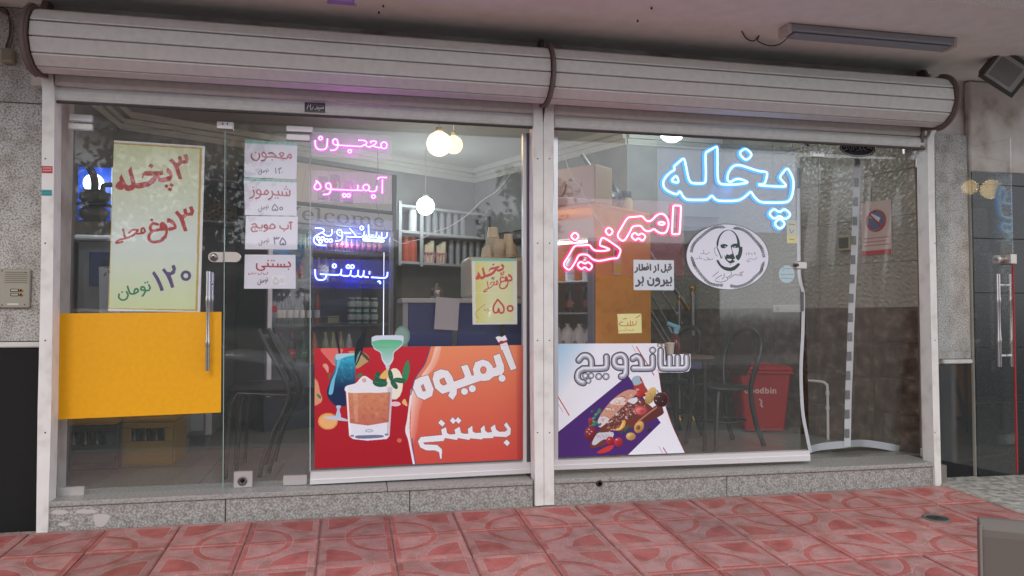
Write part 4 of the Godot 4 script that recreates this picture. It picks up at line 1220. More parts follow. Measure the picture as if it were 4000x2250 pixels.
func build_juice_poster() -> void:
	var z := 0.0065
	var u := [1220, 1260, 0.33816]
	var w := [1580, 1280, 0.38647]
	var c := on_sheet([0, 0, 1.0], z, [1229, 1361, 2042, 1347.6, 2042.6, 1794, 1229, 1831])
	var lo := at_z(1229, 1831, z)
	var hi := at_z(2043, 1275, z)
	var art := Art.new(Vector2(lo.x, lo.y), Vector2(hi.x, hi.y), 720, rgb(186, 26, 44))
	art.fill([c], rgb(196, 34, 52), rgb(170, 18, 36), c[0], c[3])
	# fruit and drinks
	areas(art, u, z, [[100, 300, 335, 300, 340, 360, 270, 500, 180, 420]], rgb(220, 128, 112))
	areas(art, u, z, [[108, 302, 330, 302, 300, 380, 262, 470]], rgb(232, 110, 106))
	areas(art, u, z, [[415, 335, 580, 338, 665, 420, 600, 480, 505, 530, 500, 400]], rgb(188, 160, 112))
	areas(art, u, z, [[580, 338, 665, 420, 640, 440, 560, 360]], rgb(88, 78, 62))
	areas(art, u, z, [dot(180, 1140, 116, 98)], rgb(230, 160, 96), false)
	areas(art, u, z, [dot(180, 1140, 98, 80)], rgb(238, 182, 118), false)
	areas(art, u, z, [[-2, 640, 60, 680, 90, 800, 115, 880, 90, 930, -2, 940]], rgb(222, 150, 118))
	areas(art, u, z, [[50, 822, 95, 845, 100, 880, 70, 865]], rgb(60, 130, 84))
	areas(art, u, z, [[118, 490, 160, 475, 188, 520, 182, 582, 150, 540]], rgb(228, 160, 140))
	areas(art, u, z, [[182, 660, 190, 600, 216, 585, 205, 630]], rgb(70, 120, 80))
	areas(art, u, z, [[510, 640, 530, 595, 580, 592, 555, 630]], rgb(62, 130, 92))
	areas(art, u, z, [dot(950, 708, 97, 184)], rgb(242, 236, 216), false)
	areas(art, u, z, [[775, 640, 830, 560, 880, 540, 870, 640]], rgb(236, 190, 110))
	areas(art, u, z, [dot(960, 940, 62, 28)], rgb(232, 206, 216), false)
	areas(art, u, z, [[1042, 660, 1050, 540, 1105, 430, 1125, 540, 1100, 650, 1075, 668]], rgb(54, 140, 94))
	areas(art, u, z, [[1035, 920, 1070, 882, 1100, 962, 1060, 950]], rgb(236, 190, 130))
	areas(art, u, z, [dot(1005, 1362, 28, 25)], rgb(222, 110, 90), false)
	areas(art, u, z, [[270, 375, 480, 365, 495, 470, 497, 640, 480, 720, 385, 740, 390, 945, 330, 965, 270, 965, 190, 880, 168, 800, 200, 690, 265, 520]], rgb(46, 172, 204), true, rgb(14, 44, 84), [350, 420, 350, 760])
	areas(art, u, z, [[290, 430, 332, 425, 290, 560, 262, 660, 236, 815, 190, 822, 215, 690, 272, 560]], rgb(116, 196, 226))
	areas(art, u, z, [[268, 378, 300, 362, 470, 356, 482, 376, 400, 392, 330, 420, 278, 430]], rgb(176, 216, 234))
	areas(art, u, z, [[275, 962, 330, 962, 316, 1010, 330, 1090, 268, 1090, 286, 1010]], rgb(184, 202, 226))
	areas(art, u, z, [[150, 1090, 280, 1082, 410, 1122, 410, 1140, 300, 1130, 150, 1108]], rgb(196, 206, 226))
	areas(art, u, z, [[262, 108, 284, 106, 327, 355, 305, 360]], rgb(34, 28, 44), false)
	areas(art, u, z, [[620, 52, 612, 200, 566, 370, 500, 497, 488, 340, 520, 220]], rgb(22, 34, 42))
	areas(art, u, z, [[560, 330, 500, 490, 520, 380]], rgb(110, 160, 150))
	areas(art, u, z, [dot(1040, 155, 90, 120)], rgb(104, 140, 134), false)
	areas(art, u, z, [dot(1034, 160, 72, 100)], rgb(126, 158, 146), false)
	areas(art, u, z, [[685, 170, 730, 150, 1000, 148, 1050, 165, 1045, 250, 1000, 300, 945, 350, 935, 430, 890, 500, 850, 500, 805, 430, 785, 350, 720, 310, 685, 250]], rgb(212, 226, 236))
	areas(art, u, z, [[692, 222, 750, 200, 1000, 202, 1040, 225, 1036, 250, 990, 292, 935, 345, 922, 420, 880, 470, 858, 470, 815, 420, 795, 345, 725, 300, 695, 250]], rgb(92, 192, 140), true, rgb(196, 220, 226), [870, 200, 870, 480])
	areas(art, u, z, [[688, 165, 740, 148, 1000, 146, 1050, 160, 1040, 196, 900, 186, 760, 204, 692, 214]], rgb(216, 222, 242))
	areas(art, u, z, [[846, 498, 892, 498, 880, 545, 860, 545]], rgb(216, 212, 224))
	areas(art, u, z, [[385, 738, 930, 738, 892, 1308, 862, 1345, 640, 1364, 470, 1346, 425, 1310]], rgb(232, 234, 246), false)
	areas(art, u, z, [[410, 806, 905, 800, 880, 1150, 640, 1190, 428, 1160]], rgb(214, 140, 104), false, rgb(196, 112, 92), [640, 820, 640, 1180])
	areas(art, u, z, [[385, 738, 500, 700, 548, 650, 604, 615, 690, 668, 780, 740, 930, 740, 908, 800, 640, 812, 404, 806]], rgb(238, 238, 246))
	areas(art, u, z, [[575, 660, 610, 640, 622, 680, 590, 690]], rgb(214, 178, 170))
	areas(art, u, z, [[520, 1305, 800, 1300, 788, 1330, 532, 1340]], rgb(112, 118, 152))
	areas(art, u, z, [dot(657, 1250, 46, 17), dot(657, 1250, 38, 10)], rgb(120, 130, 158), false)
	areas(art, u, z, [dot(460, 1308, 24, 12), dot(858, 1294, 24, 12)], rgb(126, 130, 160), false)
	for m in [[782, 695, 86, 50, 0.1], [905, 612, 27, 72, -0.2], [1010, 668, 78, 30, 0.15], [945, 715, 30, 62, -0.6], [750, 620, 30, 58, 0.3]]:
		var e := []
		for k in 20:
			var v := Vector2(cos(TAU * k / 20) * m[2], sin(TAU * k / 20) * m[3]).rotated(m[4])
			e.append_array([m[0] + v.x, m[1] + v.y])
		areas(art, u, z, [e], rgb(34, 96, 72), false)
		lines(art, u, z, [[e[0], e[1], m[0], m[1], e[20], e[21]]], 0.003, rgb(70, 140, 106))
	for k in 120:      # fizz and pulp in the drinks
		areas(art, u, z, [dot(rng.randf_range(436, 870), rng.randf_range(830, 1140), rng.randf_range(6, 26))], Color(0.95, 0.72, 0.5, 0.12) if k % 2 else Color(0.55, 0.22, 0.16, 0.10), false)
		areas(art, u, z, [dot(rng.randf_range(300, 480), rng.randf_range(420, 690), rng.randf_range(5, 20))], Color(0.5, 0.9, 1.0, 0.10) if k % 2 else Color(0.0, 0.3, 0.45, 0.12), false)
	areas(art, u, z, [[388, 745, 408, 745, 448, 1300, 428, 1305]], Color(1, 1, 1, 0.6), false)
	areas(art, u, z, [[870, 745, 926, 745, 890, 1300, 862, 1300]], Color(0.55, 0.4, 0.42, 0.25), false)
	areas(art, u, z, [[470, 820, 520, 820, 530, 1150, 490, 1150]], Color(1, 0.9, 0.8, 0.25), false)
	# the orange half with white lettering
	var edge := [265, 180, 200, 370, 110, 500, 60, 680, 32, 900, 20, 1040, 45, 1200, 92, 1400]
	areas(art, w, z, [edge + [1210, 1400, 1210, 165]], rgb(238, 146, 104), false, rgb(206, 74, 66), [500, 180, 560, 1390])
	areas(art, w, z, [[1120, 165, 1210, 165, 1210, 1400, 1140, 1400]], Color(0.62, 0.22, 0.22, 0.0), false, Color(0.62, 0.2, 0.22, 0.75), [1110, 700, 1200, 700])
	areas(art, w, z, [[318, 185, 262, 350, 170, 490, 240, 470, 330, 360, 372, 185]], Color(1.0, 0.9, 0.88, 0.8), true, Color(1.0, 0.85, 0.8, 0.0), [250, 330, 370, 380])
	areas(art, w, z, [[82, 640, 68, 850, 60, 1040, 78, 1180, 130, 1040, 150, 850, 190, 700]], Color(1.0, 0.9, 0.88, 0.7), true, Color(1.0, 0.8, 0.75, 0.0), [70, 850, 190, 870])
	areas(art, w, z, [[62, 640, 30, 900, 8, 1040, 40, 1150, 88, 1390, 110, 1390, 72, 1200, 52, 1040, 58, 850, 84, 650]], rgb(238, 234, 238))
	lines(art, w, z, [[265, 185, 205, 365, 115, 500, 62, 680], [75, 1120, 90, 1250, 112, 1390]], 0.006, rgb(88, 78, 138))
	var letters := [
		[[965, 170, 1035, 147, 1133, 412, 1075, 432, 990, 228, 975, 222]],
		[[920, 98, 950, 85, 985, 95, 1015, 75, 1040, 120, 1005, 135, 975, 130, 950, 150]],
		[[897, 285, 962, 262, 1005, 380, 1008, 440, 985, 475, 900, 495, 860, 530, 800, 540, 775, 535, 530, 620, 528, 670, 490, 730, 440, 690, 460, 645, 380, 670, 310, 610, 283, 520, 300, 450, 365, 420, 440, 435, 480, 490, 500, 545, 600, 510, 610, 490, 570, 390, 637, 372, 680, 485, 703, 480, 690, 420, 715, 350, 790, 320, 850, 340, 885, 380, 900, 410, 930, 395], dot(797, 428, 32, 38), [355, 525, 400, 503, 430, 570, 390, 585, 360, 560]],
		[[240, 478, 295, 620, 280, 690, 200, 730, 130, 700, 85, 610, 105, 530, 160, 500], [165, 590, 190, 568, 217, 640, 185, 645]],
		[dot(606, 645, 35)], [dot(686, 617, 36)], [dot(986, 512, 36)],
		[[1030, 955, 1075, 1020, 1070, 1080, 1030, 1105, 900, 1100, 895, 1115, 790, 1118, 785, 1130, 665, 1118, 655, 1135, 540, 1115, 530, 1135, 410, 1115, 395, 1145, 190, 1160, 200, 1180, 330, 1185, 380, 1230, 375, 1325, 360, 1325, 350, 1260, 310, 1240, 220, 1240, 160, 1210, 135, 1150, 165, 1105, 380, 1085, 370, 1030, 420, 1005, 430, 1065, 460, 1080, 515, 1075, 505, 1030, 557, 1000, 570, 1060, 600, 1072, 645, 1070, 640, 1025, 685, 990, 690, 1050, 720, 1065, 775, 1062, 770, 1020, 808, 985, 815, 1040, 840, 1060, 885, 1055, 870, 1010, 915, 978, 925, 1030, 960, 1052, 1020, 1050, 1040, 1030, 1005, 985]],
		[[1033, 1130, 1066, 1163, 1040, 1198, 1000, 1163]], [[370, 928, 411, 968, 384, 1000, 340, 962]], [[487, 905, 522, 940, 494, 974, 458, 940]], [[540, 903, 576, 938, 548, 972, 512, 938]]]
	for l in letters:
		for f in l: art.stroke(on_sheet(w, z, f), 0.006, rgb(120, 96, 112), true)
	for l in letters:
		areas(art, w, z, l, rgb(238, 238, 244), false)
	art.grain(0.03, 4)
	var o := thing("juice_poster", "large red and orange poster of fruit drinks with white lettering across the window's foot", "poster")
	var m := art.material(0.38)
	part(o, "print", sheet(c, z, 0.0012, art), m)
	var top := func(x: float) -> float: return 1360.4 - (x - 1229) * 0.01648     # the poster's upper edge
	for f in [[[262, 108, 284, 106, 318, 300, 296, 300]], [[620, 52, 612, 200, 588, 298, 502, 298, 520, 220]], [[685, 170, 730, 150, 945, 146, 960, 90, 1000, 50, 1050, 36, 1090, 50, 1125, 110, 1126, 190, 1095, 260, 1040, 284, 1015, 291, 708, 296, 685, 250]]]:
		var g := zoomed(u, f[0])
		for i in g.size(): g[i].y = minf(g[i].y, top.call(g[i].x))
		part(o, "cutout", sheet(flatten(g, z), z, 0.0012, art), m)
	for f in [[920, 98, 950, 85, 985, 95, 1015, 75, 1042, 120, 1035, 147, 1048, 178, 966, 178, 962, 168, 950, 150]]:
		var g := zoomed(w, f)
		for i in g.size(): g[i].y = minf(g[i].y, top.call(g[i].x))
		part(o, "cutout", sheet(flatten(g, z), z, 0.0012, art), m)

func build_sandwich_poster() -> void:
	var z := 0.0065
	var u := [2170, 1320, 0.33133]
	var c := on_sheet(u, z, [30, 68, 1197, 64, 1215, 380, 1250, 640, 1300, 810, 1380, 1040, 1525, 1355, 860, 1378, 35, 1408])
	var lo := on_sheet(u, z, [25, 1410])[0]
	var hi := on_sheet(u, z, [1610, 58])[0]
	var art := Art.new(lo, hi, 900, rgb(236, 237, 247))
	areas(art, u, z, [[20, 50, 700, 50, 20, 760]], rgb(168, 206, 236), false, rgb(236, 238, 248), [30, 100, 330, 330])
	lines(art, u, z, [[30, 695, 160, 912]], 0.0062, rgb(190, 40, 56))
	lines(art, u, z, [[28, 775, 90, 875], [900, 85, 948, 165], [1215, 1275, 1262, 1358]], 0.002, rgb(160, 60, 90))
	lines(art, u, z, [[955, 105, 1160, 438], [1270, 1295, 1312, 1362]], 0.0062, rgb(190, 40, 56))
	lines(art, u, z, [[1200, 380, 1215, 400, 1252, 640, 1300, 812, 1380, 1040, 1525, 1355]], 0.003, rgb(196, 50, 70))
	areas(art, u, z, [[30, 1110, 780, 500, 860, 450, 1240, 1000, 855, 1378, 30, 1412]], rgb(74, 38, 116), false)
	var g := RandomNumberGenerator.new()
	g.seed = 5
	var blob := func(x: float, y: float, rx: float, ry: float, turn: float, col: Color) -> void:
		var e := []
		for k in 18:
			var v := Vector2(cos(TAU * k / 18) * rx, sin(TAU * k / 18) * ry).rotated(turn)
			e.append_array([x + v.x, y + v.y])
		areas(art, u, z, [e], col.lightened(0.16), false, col.darkened(0.34), [x - rx * 0.6, y - ry * 0.8, x + rx * 0.7, y + ry])
	areas(art, u, z, [[905, 480, 990, 450, 1050, 560, 1085, 640, 940, 650, 920, 560]], rgb(172, 60, 52))
	areas(art, u, z, [[905, 485, 930, 455, 985, 448, 1000, 500, 1020, 530, 930, 560]], rgb(160, 186, 204))
	blob.call(970, 610, 22, 12, 0.0, rgb(230, 190, 190))
	blob.call(1005, 668, 62, 28, 0.1, rgb(204, 28, 34))
	areas(art, u, z, [[410, 1240, 560, 1030, 700, 900, 860, 760, 960, 690, 1080, 770, 1140, 850, 1000, 1010, 800, 1090, 640, 1110, 560, 1190, 600, 1250, 440, 1300]], rgb(112, 56, 48))
	for k in 190:
		var t := g.randf()
		var s := g.randf_range(-1, 1)
		blob.call(590 + t * 420 + s * 60, 1060 - t * 310 + s * 70, g.randf_range(6, 20), g.randf_range(4, 11), g.randf_range(-1, 1), [rgb(150, 76, 62), rgb(86, 40, 36), rgb(190, 120, 96), rgb(226, 214, 214)][g.randi() % 4])
	areas(art, u, z, [[495, 1000, 515, 940, 560, 860, 680, 720, 830, 620, 920, 612, 960, 645, 870, 740, 740, 860, 640, 960, 530, 1055]], rgb(206, 150, 128))
	areas(art, u, z, [[640, 770, 700, 715, 800, 700, 820, 780, 740, 790]], rgb(232, 212, 206))
	areas(art, u, z, [[495, 1000, 530, 925, 620, 940, 625, 975, 530, 1055]], rgb(218, 208, 214))
	areas(art, u, z, [[590, 830, 640, 815, 700, 850, 620, 850]], rgb(232, 214, 204))
	lines(art, u, z, [[600, 820, 640, 822, 672, 838], [770, 690, 810, 695, 850, 715]], 0.004, rgb(120, 74, 66))
	areas(art, u, z, [[850, 740, 950, 700, 965, 740, 920, 780]], rgb(226, 222, 230))
	blob.call(1015, 860, 86, 58, 0.1, rgb(206, 54, 58))
	blob.call(1010, 860, 64, 40, 0.1, rgb(232, 110, 110))
	blob.call(1015, 862, 26, 22, 0.0, rgb(216, 70, 72))
	blob.call(1122, 680, 58, 108, 0.42, rgb(228, 186, 104))
	for k in 5: blob.call(1100 + g.randf_range(-30, 40), 690 + g.randf_range(-70, 60), 14, 6, 0.6, rgb(196, 146, 72))
	areas(art, u, z, [[960, 985, 1160, 810, 1240, 800, 1270, 850, 1250, 910, 1000, 1030]], rgb(96, 46, 42))
	lines(art, u, z, [[975, 985, 1080, 900, 1190, 820]], 0.011, rgb(178, 120, 104))
	for k in 14: blob.call(470 + g.randf_range(-60, 60), 940 + g.randf_range(-90, 90), 24, 14, g.randf_range(-1, 1), [rgb(54, 140, 96), rgb(36, 104, 74), rgb(92, 168, 120)][k % 3])
	for k in 8: blob.call(840 + g.randf_range(-70, 60), 1080 + g.randf_range(-60, 50), 24, 14, g.randf_range(-1, 1), [rgb(38, 74, 58), rgb(54, 96, 70)][k % 2])
	blob.call(410, 985, 26, 46, 0.0, rgb(170, 34, 44))
	blob.call(415, 1125, 74, 84, 0.0, rgb(136, 22, 34))
	for k in 4: blob.call(400 + 26 * cos(k * 1.5), 1105 + 26 * sin(k * 1.5), 12, 8, 0.4, rgb(232, 190, 190))
	areas(art, u, z, [[430, 1240, 490, 1130, 560, 1115, 680, 1115, 660, 1190, 560, 1200, 470, 1262]], rgb(206, 206, 216))
	for k in 9: lines(art, u, z, [[480 + k * 20, 1130 + (k % 3) * 12, 500 + k * 18, 1190 - (k % 2) * 20]], 0.003, rgb(150, 146, 160))
	areas(art, u, z, [[690, 1085, 750, 1060, 800, 970, 825, 985, 815, 1040, 760, 1090]], rgb(232, 168, 72))
	areas(art, u, z, [[706, 1078, 752, 1060, 796, 985, 800, 1010, 780, 1060, 740, 1080]], rgb(244, 206, 130))
	blob.call(985, 1050, 56, 76, 0.45, rgb(226, 156, 66))
	blob.call(985, 1050, 44, 60, 0.45, rgb(236, 184, 96))
	blob.call(975, 1055, 26, 30, 0.3, rgb(150, 84, 50))
	blob.call(888, 1162, 58, 46, 0.0, rgb(232, 178, 84))
	blob.call(880, 1150, 30, 20, 0.0, rgb(244, 206, 128))
	blob.call(645, 1212, 50, 50, 0.0, rgb(192, 26, 38))
	blob.call(742, 1228, 54, 54, 0.0, rgb(200, 30, 42))
	blob.call(632, 1195, 10, 8, 0.0, rgb(246, 200, 200))
	blob.call(722, 1200, 12, 8, 0.0, rgb(246, 200, 200))
	areas(art, u, z, [[490, 1348, 600, 1282, 690, 1266, 640, 1330, 540, 1360]], rgb(206, 56, 52))
	blob.call(1095, 1075, 32, 30, 0.0, rgb(58, 26, 50))
	blob.call(1248, 728, 92, 88, 0.0, rgb(150, 34, 40))
	blob.call(1240, 726, 84, 82, 0.0, rgb(52, 14, 20))
	lines(art, u, z, [[1222, 690, 1215, 650, 1195, 618]], 0.005, rgb(60, 80, 60))
	for k in 6: blob.call(1180 + g.randf_range(0, 90), 700 + g.randf_range(-20, 50), 6, 5, 0.0, rgb(230, 200, 206))
	for k in 70:      # crumbs and char on the crust
		var t := g.randf()
		blob.call(540 + t * 370 + g.randf_range(-40, 30), 960 - t * 320 + g.randf_range(-50, 40), g.randf_range(4, 14), g.randf_range(3, 7), g.randf_range(-1, 1), [rgb(222, 176, 150), rgb(176, 118, 94), rgb(236, 214, 200)][g.randi() % 3])
	# silver lettering: dark rim, then two tones of silver
	var word := [[1545, 225, 1545, 330, 1510, 358, 1430, 360], [1440, 228, 1440, 360], [1345, 228, 1345, 360], [1510, 360, 1290, 360, 1243, 330, 1240, 150], [1145, 225, 1145, 330, 1110, 358, 920, 360], [912, 245, 960, 222, 1005, 260, 1020, 352], [828, 420, 828, 270, 800, 215, 755, 205, 700, 235, 695, 305, 735, 345, 820, 350], [828, 380, 812, 440, 775, 455], [600, 225, 600, 330, 560, 358, 320, 365], [275, 262, 320, 215, 380, 215, 420, 262, 425, 350], [335, 365, 275, 400, 258, 470, 290, 515, 330, 528]]
	var dots := [[1145, 145, 42], [510, 455, 43], [595, 455, 43], [350, 445, 38], [420, 445, 38], [388, 505, 36]]
	for pass_ in 4:
		var wide: float = [0.0470, 0.0345, 0.0200, 0.0080][pass_]
		var tone: Color = [rgb(44, 40, 54), rgb(146, 149, 170), rgb(196, 198, 212), rgb(240, 240, 247)][pass_]
		for d in dots:
			areas(art, u, z, [dot(d[0], d[1], d[2] * [1.0, 0.84, 0.62, 0.36][pass_])], tone, false)
		lines(art, u, z, moved(word, [0, 0, -3, -5][pass_], [0, 0, -6, -10][pass_], 1.0, 1.0), wide, tone)
	art.grain(0.035, 9)
	var o := thing("sandwich_poster", "white and purple poster of a loaded sandwich with silver lettering across the window's foot", "poster")
	var m := art.material(0.38)
	part(o, "print", sheet(c, z, 0.0012, art), m)
	var tail := on_sheet(u, z, [1197.5, 108, 1280, 108, 1290, 160, 1295, 295, 1320, 195, 1590, 190, 1594, 340, 1570, 392, 1500, 408, 1216.5, 408, 1214.5, 370])
	part(o, "cutout", sheet(tail, z, 0.0012, art), m)
	var cherry := on_sheet(u, z, [1251, 640, 1290, 648, 1322, 680, 1338, 725, 1325, 775, 1300, 806, 1262, 672])
	part(o, "cutout", sheet(cherry, z, 0.0012, art), m)

func neon(called: String, label: String, o: Array, z: float, open: Array, loops: Array, r: float, core: Color, halo: Color, glow_e: float, light_e: float) -> void:
	var t := thing(called, label, "neon sign", "lit neon words in the windows")
	var lo := Vector2(1e9, 1e9)
	var hi := -lo
	for k in open.size() + loops.size():
		var closed := k >= open.size()
		var f: Array = loops[k - open.size()] if closed else open[k]
		var p := zoomed(o, f)
		p = chaikin(p, closed, 2) if p.size() > 2 else p
		p = flatten(p, z)
		var line := []
		var back := []
		for q in p:
			line.append(Vector3(q.x, q.y, z)); back.append(Vector3(q.x, q.y, z - r * 1.8))
			lo = Vector2(minf(lo.x, q.x), minf(lo.y, q.y)); hi = Vector2(maxf(hi.x, q.x), maxf(hi.y, q.y))
		var a := part(t, "neon_tube", Shape.new().tube(line, r, 8, closed), glow(core, glow_e))
		part(a, "halo_jacket", Shape.new().tube(back, r * 2.3, 8, closed), glow(halo, 1.3))  # wider glowing tube behind the core stands in for the bloom halo
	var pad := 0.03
	part(t, "acrylic_glow_backing", Shape.new().box(Vector3(lo.x - pad, lo.y - pad, z - r * 3.2 - 0.004), Vector3(hi.x + pad, hi.y + pad, z - r * 3.2)), pane(halo, 0.07, 0.1))  # acrylic tinted with the halo colour to stand in for spreading glow
	var l := OmniLight3D.new()
	l.name = "sign_glow"
	l.position = Vector3((lo.x + hi.x) / 2, (lo.y + hi.y) / 2, z + 0.02)
	l.light_color = halo
	l.light_energy = light_e
	l.light_size = 0.12
	l.omni_range = 6.0
	l.omni_attenuation = 2.0
	l.shadow_enabled = true
	t.add_child(l)

func build_neon() -> void:
	var a := [1200, 500, 0.18634]
	var b := [1200, 850, 0.18634]
	var z := -0.022
	var pink := rgb(255, 190, 255)
	var magenta := rgb(222, 0, 214)
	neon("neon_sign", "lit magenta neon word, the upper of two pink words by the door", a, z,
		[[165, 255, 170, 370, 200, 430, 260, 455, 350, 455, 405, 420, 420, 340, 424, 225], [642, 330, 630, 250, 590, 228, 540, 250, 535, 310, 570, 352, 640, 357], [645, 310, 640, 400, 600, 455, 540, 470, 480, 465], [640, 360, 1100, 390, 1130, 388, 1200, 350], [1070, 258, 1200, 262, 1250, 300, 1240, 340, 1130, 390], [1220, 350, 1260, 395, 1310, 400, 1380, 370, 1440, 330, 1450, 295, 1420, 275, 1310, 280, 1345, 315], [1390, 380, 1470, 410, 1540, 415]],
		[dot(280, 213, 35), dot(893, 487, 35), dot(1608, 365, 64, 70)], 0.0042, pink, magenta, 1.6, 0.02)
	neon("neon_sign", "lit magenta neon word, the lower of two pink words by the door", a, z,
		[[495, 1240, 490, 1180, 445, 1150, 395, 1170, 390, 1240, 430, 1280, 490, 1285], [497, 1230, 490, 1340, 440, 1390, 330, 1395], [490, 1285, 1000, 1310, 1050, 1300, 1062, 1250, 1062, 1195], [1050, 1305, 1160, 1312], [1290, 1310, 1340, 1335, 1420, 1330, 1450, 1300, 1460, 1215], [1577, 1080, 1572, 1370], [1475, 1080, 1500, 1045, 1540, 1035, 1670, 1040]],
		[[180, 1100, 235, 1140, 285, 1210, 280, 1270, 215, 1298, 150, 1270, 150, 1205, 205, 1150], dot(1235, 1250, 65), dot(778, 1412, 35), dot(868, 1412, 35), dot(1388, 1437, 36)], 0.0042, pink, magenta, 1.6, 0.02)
	var ice := rgb(214, 246, 255)
	var blue := rgb(0, 30, 255)
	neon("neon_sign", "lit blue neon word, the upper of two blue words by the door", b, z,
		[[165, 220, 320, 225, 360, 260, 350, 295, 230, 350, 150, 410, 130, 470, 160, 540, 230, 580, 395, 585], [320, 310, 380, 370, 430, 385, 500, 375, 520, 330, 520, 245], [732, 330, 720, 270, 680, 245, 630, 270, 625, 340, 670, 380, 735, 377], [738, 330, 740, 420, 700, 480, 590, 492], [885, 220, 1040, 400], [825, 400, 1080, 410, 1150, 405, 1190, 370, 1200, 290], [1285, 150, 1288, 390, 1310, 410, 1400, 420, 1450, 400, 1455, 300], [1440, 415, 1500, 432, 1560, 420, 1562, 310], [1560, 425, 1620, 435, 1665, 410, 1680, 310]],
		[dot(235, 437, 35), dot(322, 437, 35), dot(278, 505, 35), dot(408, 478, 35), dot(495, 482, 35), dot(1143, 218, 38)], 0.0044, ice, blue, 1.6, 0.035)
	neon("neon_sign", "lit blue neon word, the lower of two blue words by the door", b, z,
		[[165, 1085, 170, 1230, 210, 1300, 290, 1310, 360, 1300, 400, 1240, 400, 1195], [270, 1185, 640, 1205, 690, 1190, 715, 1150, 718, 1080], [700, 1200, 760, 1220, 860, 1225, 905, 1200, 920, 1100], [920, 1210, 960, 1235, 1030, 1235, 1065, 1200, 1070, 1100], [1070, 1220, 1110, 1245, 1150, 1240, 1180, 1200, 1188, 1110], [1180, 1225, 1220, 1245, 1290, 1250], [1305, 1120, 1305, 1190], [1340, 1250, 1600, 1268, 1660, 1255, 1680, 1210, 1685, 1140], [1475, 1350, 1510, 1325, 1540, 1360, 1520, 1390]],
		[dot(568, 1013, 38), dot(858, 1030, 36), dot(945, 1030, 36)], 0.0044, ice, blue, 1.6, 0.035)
	var c := [2560, 540, 0.26221]
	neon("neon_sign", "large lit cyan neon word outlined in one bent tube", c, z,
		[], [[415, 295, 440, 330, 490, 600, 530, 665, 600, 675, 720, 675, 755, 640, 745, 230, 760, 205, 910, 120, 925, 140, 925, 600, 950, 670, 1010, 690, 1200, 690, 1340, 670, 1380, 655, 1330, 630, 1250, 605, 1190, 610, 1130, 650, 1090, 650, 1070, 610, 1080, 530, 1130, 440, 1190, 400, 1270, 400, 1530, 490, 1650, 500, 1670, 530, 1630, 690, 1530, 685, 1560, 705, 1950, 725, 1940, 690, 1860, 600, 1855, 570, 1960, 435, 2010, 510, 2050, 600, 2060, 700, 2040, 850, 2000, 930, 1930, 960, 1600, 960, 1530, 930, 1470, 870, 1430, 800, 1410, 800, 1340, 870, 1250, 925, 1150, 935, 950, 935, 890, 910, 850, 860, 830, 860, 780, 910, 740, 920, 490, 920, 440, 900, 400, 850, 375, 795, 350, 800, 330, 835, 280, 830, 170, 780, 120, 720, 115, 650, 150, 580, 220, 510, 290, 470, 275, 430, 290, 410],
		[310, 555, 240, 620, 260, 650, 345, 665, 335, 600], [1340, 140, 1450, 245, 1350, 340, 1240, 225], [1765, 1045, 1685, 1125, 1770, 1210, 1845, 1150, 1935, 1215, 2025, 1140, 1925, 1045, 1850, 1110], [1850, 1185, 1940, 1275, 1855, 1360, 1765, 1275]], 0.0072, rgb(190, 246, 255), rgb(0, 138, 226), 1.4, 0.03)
	var d := [2180, 780, 0.20701]
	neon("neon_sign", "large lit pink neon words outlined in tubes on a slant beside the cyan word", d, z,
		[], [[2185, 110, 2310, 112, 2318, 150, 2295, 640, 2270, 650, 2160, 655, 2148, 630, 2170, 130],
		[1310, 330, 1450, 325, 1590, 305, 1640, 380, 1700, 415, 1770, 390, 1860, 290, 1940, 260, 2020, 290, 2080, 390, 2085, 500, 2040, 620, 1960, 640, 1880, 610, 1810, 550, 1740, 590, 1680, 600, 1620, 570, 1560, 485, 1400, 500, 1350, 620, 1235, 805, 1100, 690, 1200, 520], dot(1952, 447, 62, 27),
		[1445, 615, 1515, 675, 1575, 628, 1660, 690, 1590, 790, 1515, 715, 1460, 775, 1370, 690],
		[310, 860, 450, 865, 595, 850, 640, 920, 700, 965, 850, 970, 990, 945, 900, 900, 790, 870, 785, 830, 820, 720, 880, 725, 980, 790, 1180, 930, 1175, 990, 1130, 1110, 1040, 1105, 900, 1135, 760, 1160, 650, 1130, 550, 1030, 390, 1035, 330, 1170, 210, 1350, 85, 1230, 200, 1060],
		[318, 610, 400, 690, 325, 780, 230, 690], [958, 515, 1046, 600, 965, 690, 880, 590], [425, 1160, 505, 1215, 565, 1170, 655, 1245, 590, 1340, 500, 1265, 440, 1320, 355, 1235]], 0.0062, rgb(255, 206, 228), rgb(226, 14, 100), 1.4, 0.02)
	# the wires that feed the signs
	var wire := flat(rgb(206, 204, 200), 0.6)
	var runs := [[[1780, 420, 1200, 420, 0.47619], [1680, 490, 1650, 570, 1560, 680, 1440, 760, 1300, 890, 1160, 980, 1050, 1020, 940, 1075, 860, 1095, 780, 1115, 720, 1095], "white flex looping from the moulding to the pink neon words", 0.0028]]
	var p := []
	for q in smooth(zoomed([1200, 420, 0.47619], [1680, 490, 1650, 570, 1560, 680, 1440, 760, 1300, 890, 1160, 980, 1050, 1020, 940, 1075, 860, 1095, 780, 1115, 700, 1080])):
		p.append(at_z(q.x, q.y, -0.05))
	solo("sign_cable", "white cable sagging across the juice window from its upper corner", "cable", Shape.new().tube(p, 0.0032, 6), wire)
	p = []
	for q in smooth(zoomed([2140, 480, 0.31056], [150, 330, 205, 410, 260, 580, 300, 670, 345, 750, 425, 830, 435, 895, 510, 1010, 610, 1190, 680, 1280, 720, 1340])):
		p.append(at_z(q.x, q.y, -0.04))
	solo("sign_cable", "thin pale cord running down to the slanted pink neon words", "cable", Shape.new().tube(p, 0.0022, 6), wire)
	p = []
